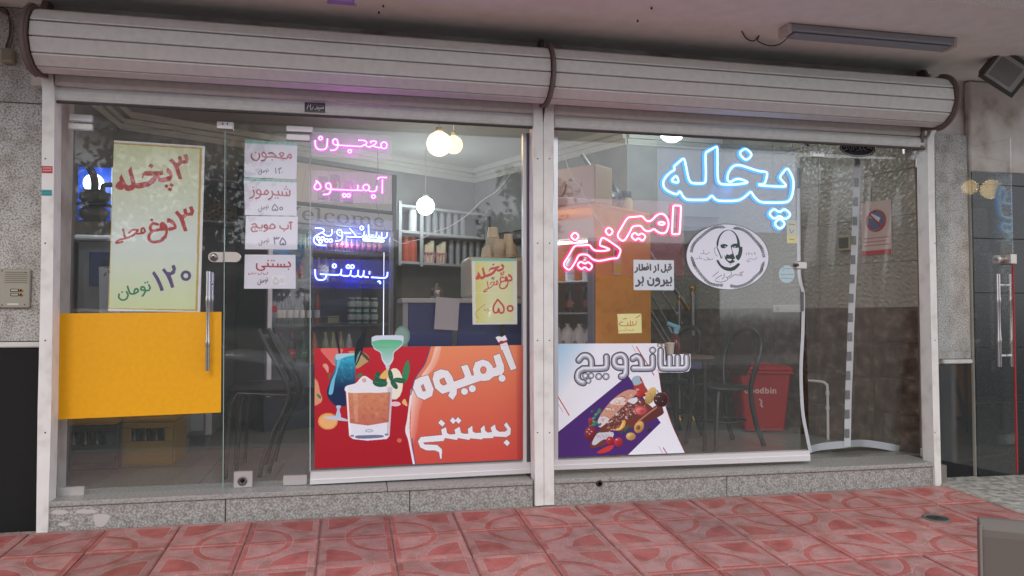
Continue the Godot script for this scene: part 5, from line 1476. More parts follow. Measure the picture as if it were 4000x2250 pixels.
	for q in smooth(zoomed([1200, 420, 0.47619], [575, 350, 580, 500, 560, 700, 590, 900, 640, 1000, 660, 1080])):
		p.append(at_z(q.x, q.y, -0.05))
	solo("sign_cable", "thin dark cord hanging between the pink and blue neon words", "cable", Shape.new().tube(p, 0.0016, 5), flat(rgb(70, 62, 72), 0.6))

var shapes := {}
func bottle_shapes(h: float, r: float) -> Array:
	var key := "bottle %.3f %.3f" % [h, r]
	if not shapes.has(key):
		var body := Shape.new().lathe(Vector3.ZERO, [[r * 0.9, 0.0], [r, h * 0.04], [r * 0.97, h * 0.3], [r, h * 0.55], [r * 0.8, h * 0.68], [r * 0.42, h * 0.82], [r * 0.34, h * 0.93]], 12)
		var cap := Shape.new().lathe(Vector3(0, h * 0.93, 0), [[r * 0.42, 0.0], [r * 0.42, h * 0.065], [r * 0.36, h * 0.075]], 10)
		var label := Shape.new().lathe(Vector3(0, h * 0.2, 0), [[r * 1.015, 0.0], [r * 1.015, h * 0.26]], 12)
		var mark := Shape.new().tube(bend([Vector3(-r * 0.6, h * 0.3, r * 0.86), Vector3(-r * 0.2, h * 0.36, r * 1.03), Vector3(r * 0.2, h * 0.32, r * 1.03), Vector3(r * 0.6, h * 0.37, r * 0.86)], 3), r * 0.07, 4)
		shapes[key] = [body, cap, label, mark]
	return shapes[key]
func bottle(label: String, group: String, at: Vector3, h: float, r: float, body: Color, cap: Color, band: Color, turn := 0.5) -> Node3D:
	var s := bottle_shapes(h, r)
	var o := thing("bottle", label, "bottle", group, at, turn)
	part(o, "body", s[0], flat(body, 0.12))
	part(o, "cap", s[1], flat(cap, 0.4))
	var l := part(o, "label", s[2], flat(band, 0.4))
	part(l, "mark", s[3], flat(rgb(236, 234, 232), 0.5))
	return o
func cup_stack(label: String, group: String, at: Vector3, h: float, r: float, m: Material, down := true, step := 0.02) -> void:
	var o := thing("cup_stack", label, "cups", group, at)
	var prof := [[r, 0.0], [r * 1.06, 0.004], [r * 1.06, 0.01], [r * 0.98, 0.012], [r * 0.72, 0.1], [r * 0.7, 0.102]]
	if not down: prof = [[r * 0.7, 0.0], [r * 0.72, 0.002], [r * 0.98, 0.09], [r * 1.06, 0.092], [r * 1.06, 0.1], [r, 0.102]]
	var key := "cup %.3f %s" % [r, down]
	if not shapes.has(key): shapes[key] = Shape.new().lathe(Vector3.ZERO, prof, 14)
	var n := maxi(1, int((h - 0.1) / step) + 1)
	for k in n:
		part(o, "cup", shapes[key], m, Vector3(0, k * step, 0))

var FRIDGE_A := Vector2(-0.69, -2.12)
var FRIDGE_B := Vector2(0.46, -2.78)

func in_frame(px: float, py: float, a: Vector2, b: Vector2, out: float) -> Vector3:     # a pixel on the upright plane a-b pushed OUT towards the room, in that plane's own axes
	var d := (b - a).normalized()
	var n := Vector2(-d.y, d.x)
	var p := on_wall(px, py, a + n * out, b + n * out)
	return Vector3((Vector2(p.x, p.z) - a).dot(d), p.y, out)
func from_frame(v: Vector3, a: Vector2, b: Vector2) -> Vector3:
	var d := (b - a).normalized()
	return Vector3(a.x + d.x * v.x - d.y * v.z, v.y, a.y + d.y * v.x + d.x * v.z)
func frame_turn(a: Vector2, b: Vector2) -> float:
	var d := (b - a).normalized()
	return atan2(-d.y, d.x)

func build_left_room() -> void:
	var A := FRIDGE_A
	var B := FRIDGE_B
	var turn := frame_turn(A, B)
	var width := A.distance_to(B)
	var o := thing("drinks_fridge", "tall dark glass-fronted drinks fridge with a lit header of cans and bottles inside", "fridge", "", Vector3(A.x, 0, A.y), turn)
	var shell := flat(rgb(46, 48, 62), 0.4)
	var inner := flat(rgb(150, 156, 170), 0.5)
	var y0 := in_frame(1300, 1500, A, B, -0.1).y
	part(o, "side_panel", Shape.new().box(Vector3(0, 0.06, -0.62), Vector3(0.045, 2.36, 0), 0.004), shell)
	part(o, "side_panel", Shape.new().box(Vector3(width - 0.045, 0.06, -0.62), Vector3(width, 2.36, 0), 0.004), shell)
	part(o, "back_panel", Shape.new().box(Vector3(0.045, 0.06, -0.62), Vector3(width - 0.045, 1.78, -0.58)), inner)
	part(o, "plinth", Shape.new().box(Vector3(0.01, 0.0, -0.6), Vector3(width - 0.01, 0.3, -0.005), 0.004), shell)
	part(o, "roof", Shape.new().box(Vector3(0.045, 1.76, -0.62), Vector3(width - 0.045, 1.80, -0.01), 0.003), inner)
	part(o, "door_stile", Shape.new().box(Vector3(0.012, 0.3, 0.002), Vector3(0.055, 1.8, 0.03), 0.004), ALU)
	part(o, "door_stile", Shape.new().box(Vector3(width - 0.09, 0.3, 0.002), Vector3(width - 0.05, 1.8, 0.03), 0.004), flat(rgb(150, 152, 164), 0.35, 0.6))
	part(o, "door_glass", Shape.new().box(Vector3(0.055, 0.3, 0.008), Vector3(width - 0.09, 1.79, 0.014)), pane(rgb(160, 170, 200), 0.02))
	# header with cans and the lettered strip below it
	var art := Art.new(Vector2(0.045, 2.0), Vector2(width - 0.045, 2.34), 420, rgb(186, 190, 196))
	for k in 16:
		var x := 0.1 + k * 0.075
		art.stroke(PackedVector2Array([Vector2(x, 2.04), Vector2(x + 0.04, 2.31)]), 0.006, rgb(156, 166, 178))
	for k in 3:
		var x: float = in_frame([1262, 1308, 1360][k], 700, A, B, 0.0).x
		var h: float = [0.2, 0.235, 0.19][k]
		art.fill([PackedVector2Array([Vector2(x - 0.052, 2.03), Vector2(x + 0.052, 2.03), Vector2(x + 0.052, 2.03 + h), Vector2(x + 0.04, 2.05 + h), Vector2(x - 0.04, 2.05 + h), Vector2(x - 0.052, 2.03 + h)])], rgb(128, 128, 158))
		art.fill([art.oval(Vector2(x + 0.005, 2.03 + h * 0.62), 0.036, 0.05, -0.3)], rgb(226, 226, 236))
		art.fill([art.oval(Vector2(x - 0.006, 2.035 + h * 0.64), 0.03, 0.04, -0.3)], rgb(196, 52, 74))
		art.fill([PackedVector2Array([Vector2(x - 0.05, 2.03), Vector2(x + 0.05, 2.03), Vector2(x + 0.05, 2.06), Vector2(x - 0.05, 2.05)])], rgb(70, 66, 120))
	var head := Shape.new().box(Vector3(0.045, 1.985, -0.2), Vector3(width - 0.045, 2.36, -0.004), 0.003)
	part(o, "header_case", head, shell)
	var pr := sheet(PackedVector2Array([Vector2(0.06, 2.0), Vector2(width - 0.06, 2.0), Vector2(width - 0.06, 2.345), Vector2(0.06, 2.345)]), 0.002, 0.004, art)
	part(o, "header_print", pr, art.material(0.35))
	part(o, "letter_strip", Shape.new().box(Vector3(0.045, 1.815, -0.1), Vector3(width - 0.045, 1.965, -0.002), 0.003), flat(rgb(176, 184, 196), 0.4))
	var txt := TextMesh.new()
	var font := SystemFont.new()
	font.font_names = PackedStringArray(["Droid Serif"])
	txt.font = font
	txt.text = "Welcome"
	txt.font_size = 64
	txt.pixel_size = 0.0034
	txt.depth = 0.004
	var tm := MeshInstance3D.new()
	tm.name = "lettering"
	tm.mesh = txt
	tm.set_surface_override_material(0, flat(rgb(74, 70, 104), 0.5))
	o.add_child(tm, true)
	tm.scale = Vector3(1.18, 0.72, 1)
	tm.position = Vector3(0.62, 1.893, 0.0)
	var levels := []
	for py in [983, 1094, 1264, 1412]:
		levels.append(in_frame(1300, py, A, B, -0.12).y)
	for y in levels:
		var s := part(o, "shelf", Shape.new().box(Vector3(0.05, y - 0.014, -0.57), Vector3(width - 0.05, y, -0.03), 0.002), flat(rgb(148, 152, 166), 0.4, 0.3))
		part(s, "price_rail", Shape.new().box(Vector3(0.055, y - 0.028, -0.029), Vector3(width - 0.1, y + 0.004, -0.02), 0.002), flat(rgb(86, 90, 108), 0.5))
	var led := part(o, "led_tube", Shape.new().tube([Vector3(width - 0.13, 0.7, -0.02), Vector3(width - 0.13, 1.6, -0.02)], 0.0035, 8), glow(rgb(225, 235, 255), 1.5))
	var lamp := part(o, "led_lamp", Shape.new().box(Vector3(width - 0.34, 1.70, -0.07), Vector3(width - 0.12, 1.752, -0.02), 0.01), glow(rgb(215, 245, 255), 5.0))
	var l := OmniLight3D.new()
	l.name = "fridge_glow"
	l.position = Vector3(width * 0.6, 1.70, -0.05)
	l.light_color = rgb(205, 235, 255)
	l.light_energy = 0.14
	l.light_size = 0.08
	l.omni_range = 5.0
	l.omni_attenuation = 2.0
	l.shadow_enabled = true
	o.add_child(l)
	part(o, "red_sticker", Shape.new().box(Vector3(0.06, 1.02, 0.0145), Vector3(0.105, 1.075, 0.0155)), flat(rgb(206, 40, 48), 0.4))
	# what stands on the shelves
	var put := func(px: float, level: int, out: float) -> Vector3:
		var v := in_frame(px, [983, 1094, 1264, 1412][level], A, B, out)
		return from_frame(Vector3(v.x, levels[level] + 0.001, out), A, B)
	for px in [1150, 1168, 1186, 1204]:
		bottle("green soda bottle on the fridge's highest shelf", "green bottles on the highest fridge shelf", put.call(px, 0, -0.1), 0.215, 0.021, rgb(26, 104, 66), rgb(70, 176, 120), rgb(48, 146, 90))
	for k in 13:
		bottle("dark cola bottle with a red band on the fridge's highest shelf", "cola bottles on the highest fridge shelf", put.call(1224 + k * 21.5, 0, -0.1), 0.2, 0.022, rgb(52, 18, 26), rgb(190, 40, 56), rgb(176, 30, 48))
	for k in 4:
		bottle("clear milk drink bottle on the fridge's second shelf", "milk drink bottles on the second fridge shelf", put.call(1218 + k * 27, 1, -0.1), 0.2, 0.024, rgb(150, 156, 178), rgb(196, 204, 220), rgb(206, 210, 222))
	for k in 4:
		bottle("orange drink bottle on the fridge's second shelf", "orange drink bottles on the second fridge shelf", put.call(1100 + k * 24, 1, -0.1), 0.16, 0.024, rgb(206, 92, 40), rgb(220, 60, 50), rgb(200, 50, 40))
	for k in 5:
		bottle("red topped jar on the fridge's second shelf beside the milk drinks", "jars on the second fridge shelf", put.call(1345 + k * 26, 1, -0.14), 0.13, 0.026, rgb(140, 60, 70), rgb(70, 40, 60), rgb(120, 60, 90))
	for px in [1088, 1107, 1132, 1156, 1181, 1207]:
		bottle("dark bottle with a white fruit label on the fridge's third shelf", "white-labelled bottles on the third fridge shelf", put.call(px, 2, -0.1), 0.265, 0.024, rgb(40, 32, 40), rgb(206, 206, 204), rgb(226, 222, 214))
	bottle("amber bottle with a red cap at the end of the white-labelled bottles", "", put.call(1238, 2, -0.1), 0.27, 0.026, rgb(168, 84, 50), rgb(206, 44, 50), rgb(196, 212, 224))
	var bx: Vector3 = put.call(1292, 2, -0.1)
	var box := thing("food_tub", "small clear lidded tub of food on the fridge's third shelf", "tub", "", bx, turn)
	part(box, "tub", Shape.new().box(Vector3(-0.06, 0, -0.06), Vector3(0.06, 0.06, 0.05), 0.008), flat(rgb(156, 156, 132), 0.3))
	part(box, "lid", Shape.new().box(Vector3(-0.063, 0.0605, -0.063), Vector3(0.063, 0.07, 0.053), 0.004), flat(rgb(176, 182, 188), 0.3))
	var pot := Shape.new().lathe(Vector3.ZERO, [[0.03, 0.0], [0.038, 0.05], [0.04, 0.052], [0.04, 0.058], [0.036, 0.06]], 14)
	var band := Shape.new().lathe(Vector3.ZERO, [[0.0335, 0.012], [0.0372, 0.036]], 14)
	for c in 4:
		for r in 4:
			var p: Vector3 = put.call([1372, 1398, 1428, 1460][c], 2, -0.09)
			var t := thing("yogurt_pot", "white and green yogurt pot in the stacks on the fridge's third shelf", "yogurt pot", "stacked yogurt pots in the fridge", p + Vector3(0, r * 0.061 + (0.06 if r % 2 else 0.0), 0))
			part(t, "pot", pot, flat(rgb(196, 212, 210), 0.35))
			part(t, "label", band, flat(rgb(48, 112, 92), 0.4))
			if r % 2: t.rotation.x = PI
	for q in [[1096, rgb(34, 16, 18), rgb(216, 42, 44), rgb(206, 28, 36), "cola bottle with a red label on the lowest fridge shelf"], [1138, rgb(34, 16, 18), rgb(216, 42, 44), rgb(206, 28, 36), "cola bottle with a red label on the lowest fridge shelf"], [1184, rgb(22, 96, 60), rgb(40, 130, 96), rgb(30, 120, 76), "green soda bottle on the lowest fridge shelf"], [1226, rgb(196, 110, 66), rgb(220, 64, 52), rgb(200, 120, 80), "orange drink bottle with a red cap on the lowest fridge shelf"], [1270, rgb(176, 184, 150), rgb(204, 204, 60), rgb(186, 196, 160), "pale lemonade bottle with a yellow cap on the lowest fridge shelf"], [1300, rgb(176, 184, 150), rgb(204, 204, 60), rgb(186, 196, 160), "pale lemonade bottle with a yellow cap on the lowest fridge shelf"], [1330, rgb(170, 178, 150), rgb(180, 176, 60), rgb(180, 188, 158), "pale lemonade bottle with a yellow cap on the lowest fridge shelf"], [1362, rgb(206, 214, 222), rgb(60, 84, 150), rgb(96, 150, 196), "white bottle with a blue cap on the lowest fridge shelf"]]:
		bottle(q[4], "bottles on the lowest fridge shelf", put.call(q[0], 3, -0.1), 0.27, 0.036, q[1], q[2], q[3])

	# --- cup shelves along the back wall
	A = BACK_A; B = BACK_B
	turn = frame_turn(A, B)
	var white := flat(rgb(170, 172, 172), 0.45)
	o = thing("cup_rack", "white framed wall rack of cups and jars behind the counter", "shelf", "", Vector3(A.x, 0, A.y), turn)
	var out := 0.32
	var xa := in_frame(1556, 900, A, B, out).x
	var xb := in_frame(1985, 900, A, B, out).x
	var ys := [in_frame(1650, 806, A, B, out).y, in_frame(1650, 905, A, B, out).y, in_frame(1650, 1024, A, B, out).y]
	part(o, "back_panel", Shape.new().box(Vector3(xa, ys[2], 0.004), Vector3(xb, ys[0] + 0.03, 0.02)), flat(rgb(118, 116, 116), 0.6))
	for y in ys:
		part(o, "shelf_board", Shape.new().box(Vector3(xa, y - 0.03, 0.02), Vector3(xb, y, out), 0.003), white)
	for px in [1560, 1645, 1900, 1982]:
		var x := in_frame(px, 900, A, B, out).x
		part(o, "upright", Shape.new().box(Vector3(x - 0.02, ys[2] - 0.05, out + 0.001), Vector3(x + 0.02, ys[0] + 0.03, out + 0.02), 0.003), white)
	var on := func(px: float, level: int, z: float) -> Vector3:
		return from_frame(Vector3(in_frame(px, [806, 905, 1024][level], A, B, z).x, ys[level] + 0.002, z), A, B)
	cup_stack("tall stack of white paper cups on the rack's upper shelf", "", on.call(1612, 1, 0.2), 0.3, 0.045, flat(rgb(226, 228, 226), 0.5))
	var clear := flat(rgb(150, 152, 156), 0.12)
	for k in 6:
		cup_stack("stack of clear plastic cups on the rack's upper shelf", "clear cups on the upper shelf", on.call(1672 + k * 27, 1, 0.2), 0.26, 0.032, clear)
	for k in 7:
		cup_stack("stack of clear plastic cups on the rack's lower shelf", "clear cups on the lower shelf", on.call(1762 + k * 26, 2, 0.2), 0.3, 0.032, clear)
	for k in 2:
		var j := thing("food_jar", "tall red jar on the rack's lower shelf", "jar", "red jars on the cup rack", on.call(1583 + k * 26, 2, 0.2))
		part(j, "jar", Shape.new().lathe(Vector3.ZERO, [[0.05, 0.0], [0.055, 0.01], [0.055, 0.22], [0.045, 0.25]], 16), flat(rgb(184, 92, 74), 0.3))
		part(j, "lid", Shape.new().lathe(Vector3(0, 0.25, 0), [[0.05, 0.0], [0.05, 0.03], [0.04, 0.035]], 16), flat(rgb(196, 120, 96), 0.4))
	for k in 2:
		var at: Vector3 = on.call(1676 + k * 46, 2, 0.2)
		var j := thing("plastic_basket", "pink plastic basket of ice cream cones on the rack", "basket", "pink baskets on the cup rack", at, turn)
		for s in 9:
			var g := TAU * s / 9
			part(j, "stave", Shape.new().tube([Vector3(cos(g) * 0.05, 0.006, sin(g) * 0.05), Vector3(cos(g) * 0.062, 0.12, sin(g) * 0.062)], 0.009, 5), flat(rgb(216, 168, 170), 0.5))
		part(j, "rim", Shape.new().lathe(Vector3(0, 0.12, 0), [[0.066, -0.01], [0.07, 0.0], [0.066, 0.008]], 18), flat(rgb(216, 168, 170), 0.5))
		part(j, "floor", Shape.new().lathe(Vector3.ZERO, [[0.05, 0.0], [0.05, 0.005]], 16), flat(rgb(216, 168, 170), 0.5))
		for c in 3:
			cup_stack("nested pale wafer cones standing in a pink basket", "wafer cones in the baskets", at + Vector3(-0.03 + 0.03 * c, 0.006, 0.01 * c), 0.2 + 0.02 * c, 0.026, flat(rgb(216, 206, 176), 0.7), false, 0.02)
	# --- shelf with rolls by the left corner
	var y1 := in_frame(840, 862, A, B, 0.25).y
	var rx := in_frame(792, 860, A, B, 0.25).x
	var rz := in_frame(1010, 860, A, B, 0.25).x
	o = thing("wall_shelf", "plain grey wall shelf holding paper rolls behind the door's lock", "shelf", "", Vector3(A.x, 0, A.y), turn)
	part(o, "board", Shape.new().box(Vector3(rx - 0.5, y1 - 0.02, 0.004), Vector3(rz, y1, 0.27), 0.003), flat(rgb(196, 198, 196), 0.5))
	part(o, "board", Shape.new().box(Vector3(rx - 0.5, y1 + 0.36, 0.004), Vector3(rz, y1 + 0.38, 0.27), 0.003), flat(rgb(196, 198, 196), 0.5))
	part(o, "bracket", Shape.new().box(Vector3(rx - 0.06, y1 - 0.2, 0.004), Vector3(rx - 0.04, y1 - 0.021, 0.2), 0.003), flat(rgb(150, 152, 150), 0.5))
	for q in [[0, 0], [1, 0], [2, 0], [3, 0], [0.5, 1], [1.5, 1], [2.5, 1], [1, 2]]:
		var t := thing("paper_roll", "brown paper roll in the pile on the grey wall shelf", "paper roll", "paper rolls piled on the shelf", from_frame(Vector3(rx + 0.05 + q[0] * 0.075, y1 + 0.039 + q[1] * 0.066, 0.13), A, B), turn)
		part(t, "roll", Shape.new().tube([Vector3(0, 0, -0.11), Vector3(0, 0, 0.11)], 0.0365, 12), flat(rgb(150, 136, 120), 0.9))
		part(t, "core_end", Shape.new().tube([Vector3(0, 0, 0.111), Vector3(0, 0, 0.114)], 0.014, 10), flat(rgb(96, 84, 72), 0.9))

	# --- counter with blue panels
	var zc := -1.75
	var p0 := at_z(1576, 1166, zc)
	var p1 := at_z(2140, 1170, zc)
	o = thing("serving_counter", "white framed serving counter with blue panels behind the juice poster", "counter", "", Vector3(p0.x, 0, zc))
	var wide := p1.x - p0.x
	part(o, "worktop", Shape.new().box(Vector3(-0.02, 1.10, -0.5), Vector3(wide, 1.14, 0.02), 0.006), flat(rgb(190, 194, 194), 0.3))
	var blue := flat(rgb(44, 54, 116), 0.35)
	for k in 3:
		part(o, "blue_panel", Shape.new().box(Vector3(0.04 + k * wide / 3.0, [0.74, 0.74, 0.74][k], -0.02), Vector3((k + 1) * wide / 3.0 - 0.002, 1.099, -0.002), 0.003), blue)
		part(o, "blue_panel", Shape.new().box(Vector3(0.04 + k * wide / 3.0, 0.06, -0.02), Vector3((k + 1) * wide / 3.0 - 0.002, 0.68, -0.002), 0.003), blue)
	part(o, "post", Shape.new().box(Vector3(-0.005, 0.0, -0.03), Vector3(0.038, 1.099, 0.004), 0.003), white)
	part(o, "rail", Shape.new().box(Vector3(0.04, 0.685, -0.025), Vector3(wide, 0.735, 0.003), 0.003), white)
	part(o, "rail", Shape.new().box(Vector3(0.04, 0.0, -0.025), Vector3(wide, 0.055, 0.003), 0.003), white)
	var pa := at_z(1746, 1170, zc + 0.03)
	solo("hanging_paper", "curling white paper hung over the edge of the blue panelled counter", "paper", Shape.new().obox(Transform3D(Basis(Vector3(0, 0, 1), -0.06), pa + Vector3(0.0, -0.12, 0)), Vector3(0.2, 0.27, 0.002)), flat(rgb(206, 204, 206), 0.7))
	var m0 := at_z(1812, 1166, zc - 0.25)
	var m1 := at_z(2060, 1012, zc - 0.25)
	o = thing("ice_cream_machine", "cream coloured boxy ice cream machine on the counter", "machine", "", Vector3((m0.x + m1.x) / 2, 1.14, zc - 0.27))
	var mh := m1.y - 1.14
	part(o, "body", Shape.new().box(Vector3(-(m1.x - m0.x) / 2, 0.0, -0.2), Vector3((m1.x - m0.x) / 2, mh, 0.2), 0.03), flat(rgb(186, 182, 172), 0.4))
	part(o, "tray", Shape.new().box(Vector3(-0.12, 0.02, 0.2), Vector3(0.12, 0.05, 0.27), 0.006), STEEL)
	part(o, "spout", Shape.new().tube([Vector3(-0.05, 0.2, 0.2), Vector3(-0.05, 0.19, 0.25), Vector3(-0.05, 0.15, 0.26)], 0.014, 8), STEEL)
	for q in [[1905, 0.12, 0.045, 0.1], [1925, 0.3, 0.058, -0.02], [1950, 0.16, 0.05, 0.12], [1985, 0.24, 0.05, 0.0], [1995, 0.13, 0.052, 0.13], [1895, 0.1, 0.04, -0.1]]:
		var p := at_z(q[0], 1012, zc - 0.27 + q[3])
		cup_stack("upside-down stack of cream paper cups on the ice cream machine", "cups on the ice cream machine", Vector3(p.x, 1.14 + mh + 0.002, p.z), q[1], q[2], flat(rgb(206, 202, 190), 0.55))
	var ks := at_z(1706, 1166, zc - 0.2)
	o = thing("steel_urn", "small steel urn with a knob standing on the counter", "urn", "", Vector3(ks.x, 1.141, ks.z))
	part(o, "body", Shape.new().lathe(Vector3.ZERO, [[0.05, 0.0], [0.055, 0.02], [0.055, 0.07], [0.05, 0.08]], 16), flat(rgb(170, 160, 150), 0.2, 1.0))
	part(o, "lid", Shape.new().lathe(Vector3(0, 0.08, 0), [[0.052, 0.0], [0.03, 0.025], [0.01, 0.03], [0.016, 0.045], [0.006, 0.055]], 16), flat(rgb(170, 160, 150), 0.2, 1.0))

	# --- left corner: pipes, gas meter, lit blue panel, white cooler, crates
	for q in [[222, 0.014, -0.1, rgb(120, 96, 80)], [248, 0.011, -0.2, rgb(120, 120, 118)], [268, 0.016, -0.35, rgb(84, 84, 84)]]:
		var p := at_z(q[0], 1200, q[2])
		solo("wall_pipe", ["brown upright pipe just inside the left door jamb", "thin grey upright pipe behind the brown one", "thick dark upright pipe leading to the gas meter"][[222, 248, 268].find(q[0])], "pipe", Shape.new().tube([Vector3(p.x, 0.0, p.z), Vector3(p.x, 2.2, p.z)], q[1], 10), flat(q[3], 0.45, 0.3))
	var gm := at_z(368, 800, -0.8)
	o = thing("gas_meter", "grey two-bowled gas meter hung in front of the blue panel", "gas meter", "", gm)
	var gray := flat(rgb(110, 112, 110), 0.5)
	part(o, "upper_bowl", Shape.new().box(Vector3(-0.085, 0.005, -0.06), Vector3(0.085, 0.1, 0.06), 0.03), gray)
	part(o, "lower_bowl", Shape.new().box(Vector3(-0.085, -0.11, -0.06), Vector3(0.085, -0.005, 0.06), 0.035), gray)
	part(o, "flange", Shape.new().box(Vector3(-0.1, -0.006, -0.07), Vector3(0.1, 0.006, 0.07), 0.003), flat(rgb(86, 88, 86), 0.5))
	part(o, "dial_case", Shape.new().box(Vector3(0.05, 0.025, 0.06), Vector3(0.12, 0.07, 0.085), 0.006), flat(rgb(126, 126, 122), 0.4))
	part(o, "pipe_stub", Shape.new().tube(bend([Vector3(0.0, 0.09, 0), Vector3(0.0, 0.16, 0), Vector3(-0.03, 0.24, 0), Vector3(-0.1, 0.3, -0.03), Vector3(-0.2, 0.34, -0.05)], 4), 0.024, 10), gray)
	part(o, "pipe_stub", Shape.new().tube(bend([Vector3(0.05, 0.09, 0), Vector3(0.055, 0.13, 0), Vector3(0.1, 0.14, -0.02)], 4), 0.016, 10), gray)
	var w0 := at_z(300, 862, -1.15)
	var w1 := at_z(452, 655, -1.15)
	o = thing("blue_lightbox", "blue panel with a lit lamp and a white edge behind the gas meter", "panel")
	part(o, "panel", Shape.new().box(Vector3(w0.x, w0.y, -1.19), Vector3(w1.x, w1.y, -1.15), 0.003), flat(rgb(40, 76, 176), 0.35))
	part(o, "edge", Shape.new().box(Vector3(w1.x - 0.025, w0.y, -1.149), Vector3(w1.x, w1.y, -1.14), 0.002), white)
	bulb("wall_lamp", "lit white lamp shining behind the gas meter on the blue panel", at_z(366, 716, -1.05), 0.065, rgb(225, 240, 255), 5.0, 0.03, false)
	w0 = at_z(298, 1225, -1.2)
	w1 = at_z(720, 926, -1.2)
	o = thing("white_cooler", "white upright cooler with a blue display behind the tall price poster", "cooler", "", Vector3(w0.x, 0, -1.2))
	part(o, "cabinet", Shape.new().box(Vector3(0.0, 0.1, -0.7), Vector3(w1.x - w0.x, w1.y - 0.04, 0), 0.01), flat(rgb(134, 136, 134), 0.5))
	part(o, "top", Shape.new().box(Vector3(-0.02, w1.y - 0.039, -0.72), Vector3(w1.x - w0.x + 0.02, w1.y, 0.03), 0.012), flat(rgb(222, 222, 218), 0.35))
	part(o, "display", Shape.new().box(Vector3(0.08, w1.y - 0.36, 0.001), Vector3(0.42, w1.y - 0.12, 0.012), 0.003), flat(rgb(54, 66, 112), 0.25))
	part(o, "dial", Shape.new().tube([Vector3(0.2, w1.y - 0.2, 0.012), Vector3(0.2, w1.y - 0.2, 0.02)], 0.035, 16), flat(rgb(36, 42, 76), 0.3))
	for s in [0.04, 0.7]:
		part(o, "leg", Shape.new().box(Vector3(s, 0.0, -0.1), Vector3(s + 0.04, 0.1, -0.06), 0.003), gray)
	var z := -1.18
	var nc := PackedVector2Array()
	for q in [[386, 1043], [470, 1035], [470, 1230], [388, 1235]]:
		var p := at_z(q[0], q[1], z)
		nc.append(Vector2(p.x, p.y))
	var na := Art.new(bounds(nc).position, bounds(nc).end, 700, rgb(196, 204, 204))
	lines(na, [200, 650, 0.41420], z, [[540, 980, 545, 1010], [520, 1000, 505, 1015, 498, 1030, 520, 1020]], 0.006, rgb(140, 60, 80))
	printed("notice_paper", "pale paper with two red letters stuck on the white cooler", na, nc, z, "paper")
	crate("stack of bottle crates", at_y(340, 1838, 0.0), rgb(48, 50, 48), rgb(186, 140, 20), 0.03, "dark crate of bottles on the floor beside the ochre crate", "yellow crate standing on the dark crate")
	crate("stack of bottle crates", at_y(582, 1818, 0.0), rgb(150, 120, 48), rgb(186, 140, 20), -0.06, "ochre crate of bottles on the floor beside the dark crate", "yellow crate standing on the ochre crate")
	var cb := at_y(672, 1745, 0.0)
	o = thing("steel_cabinet", "low steel cabinet with a glass front beside the ochre crate", "cabinet", "", Vector3(cb.x, 0, -1.55))
	part(o, "body", Shape.new().box(Vector3(0, 0.08, -0.5), Vector3(0.28, 0.85, 0), 0.006), flat(rgb(150, 152, 152), 0.35, 0.5))
	part(o, "front", Shape.new().box(Vector3(0.02, 0.11, 0.001), Vector3(0.22, 0.8, 0.012), 0.003), flat(rgb(176, 184, 182), 0.2))
	part(o, "trim", Shape.new().box(Vector3(0.235, 0.08, 0.001), Vector3(0.28, 0.85, 0.014), 0.003), ALU)
	part(o, "leg", Shape.new().box(Vector3(0.23, 0.0, -0.05), Vector3(0.26, 0.08, -0.02)), gray)
	# --- nested black chairs standing just inside the side panel
	for k in 2:
		var dx := 0.045 * k
		var dz := -0.12 * k
		o = thing("tubular_chair", ["black tubular chair nested in another just inside the side panel, the nearer to the glass", "black tubular chair nested behind the one nearer to the glass of the side panel"][k], "chair", "nested black chairs")
		for s in [0.0, -0.4]:
			var z1: float = -0.2 + dz + s
			var pts := []
			for q in [[1010, 1285], [1040, 1350], [1085, 1430], [1120, 1500], [1128, 1545], [1110, 1600], [1065, 1690], [1030, 1790], [1012, 1885]]:
				var p := at_z(q[0], q[1], -0.2)
				pts.append(Vector3(p.x + dx, maxf(0.014, p.y), z1))
			pts[pts.size() - 1].y = 0.013
			part(o, "side_tube", Shape.new().tube(bend(pts, 4), 0.0135, 8), BLACK_METAL)
			var a: Vector3 = pts[4]
			part(o, "front_leg", Shape.new().tube([a, a + Vector3(-0.30, 0.02, 0), Vector3(a.x - 0.34, a.y - 0.05, z1), Vector3(a.x - 0.36, 0.012, z1)], 0.0115, 8), BLACK_METAL)
		var sa := at_z(1120, 1535, -0.2)
		part(o, "seat", Shape.new().box(Vector3(sa.x + dx - 0.34, sa.y + 0.012, -0.62 + dz), Vector3(sa.x + dx, sa.y + 0.04, -0.19 + dz), 0.012), flat(rgb(34, 34, 38), 0.5))
		var ba := at_z(1050, 1390, -0.2)
		part(o, "backrest", Shape.new().obox(Transform3D(Basis(Vector3(0, 0, 1), 0.5), Vector3(ba.x + dx, ba.y + 0.03, -0.4 + dz)), Vector3(0.02, 0.22, 0.4), 0.008), flat(rgb(34, 34, 38), 0.5))

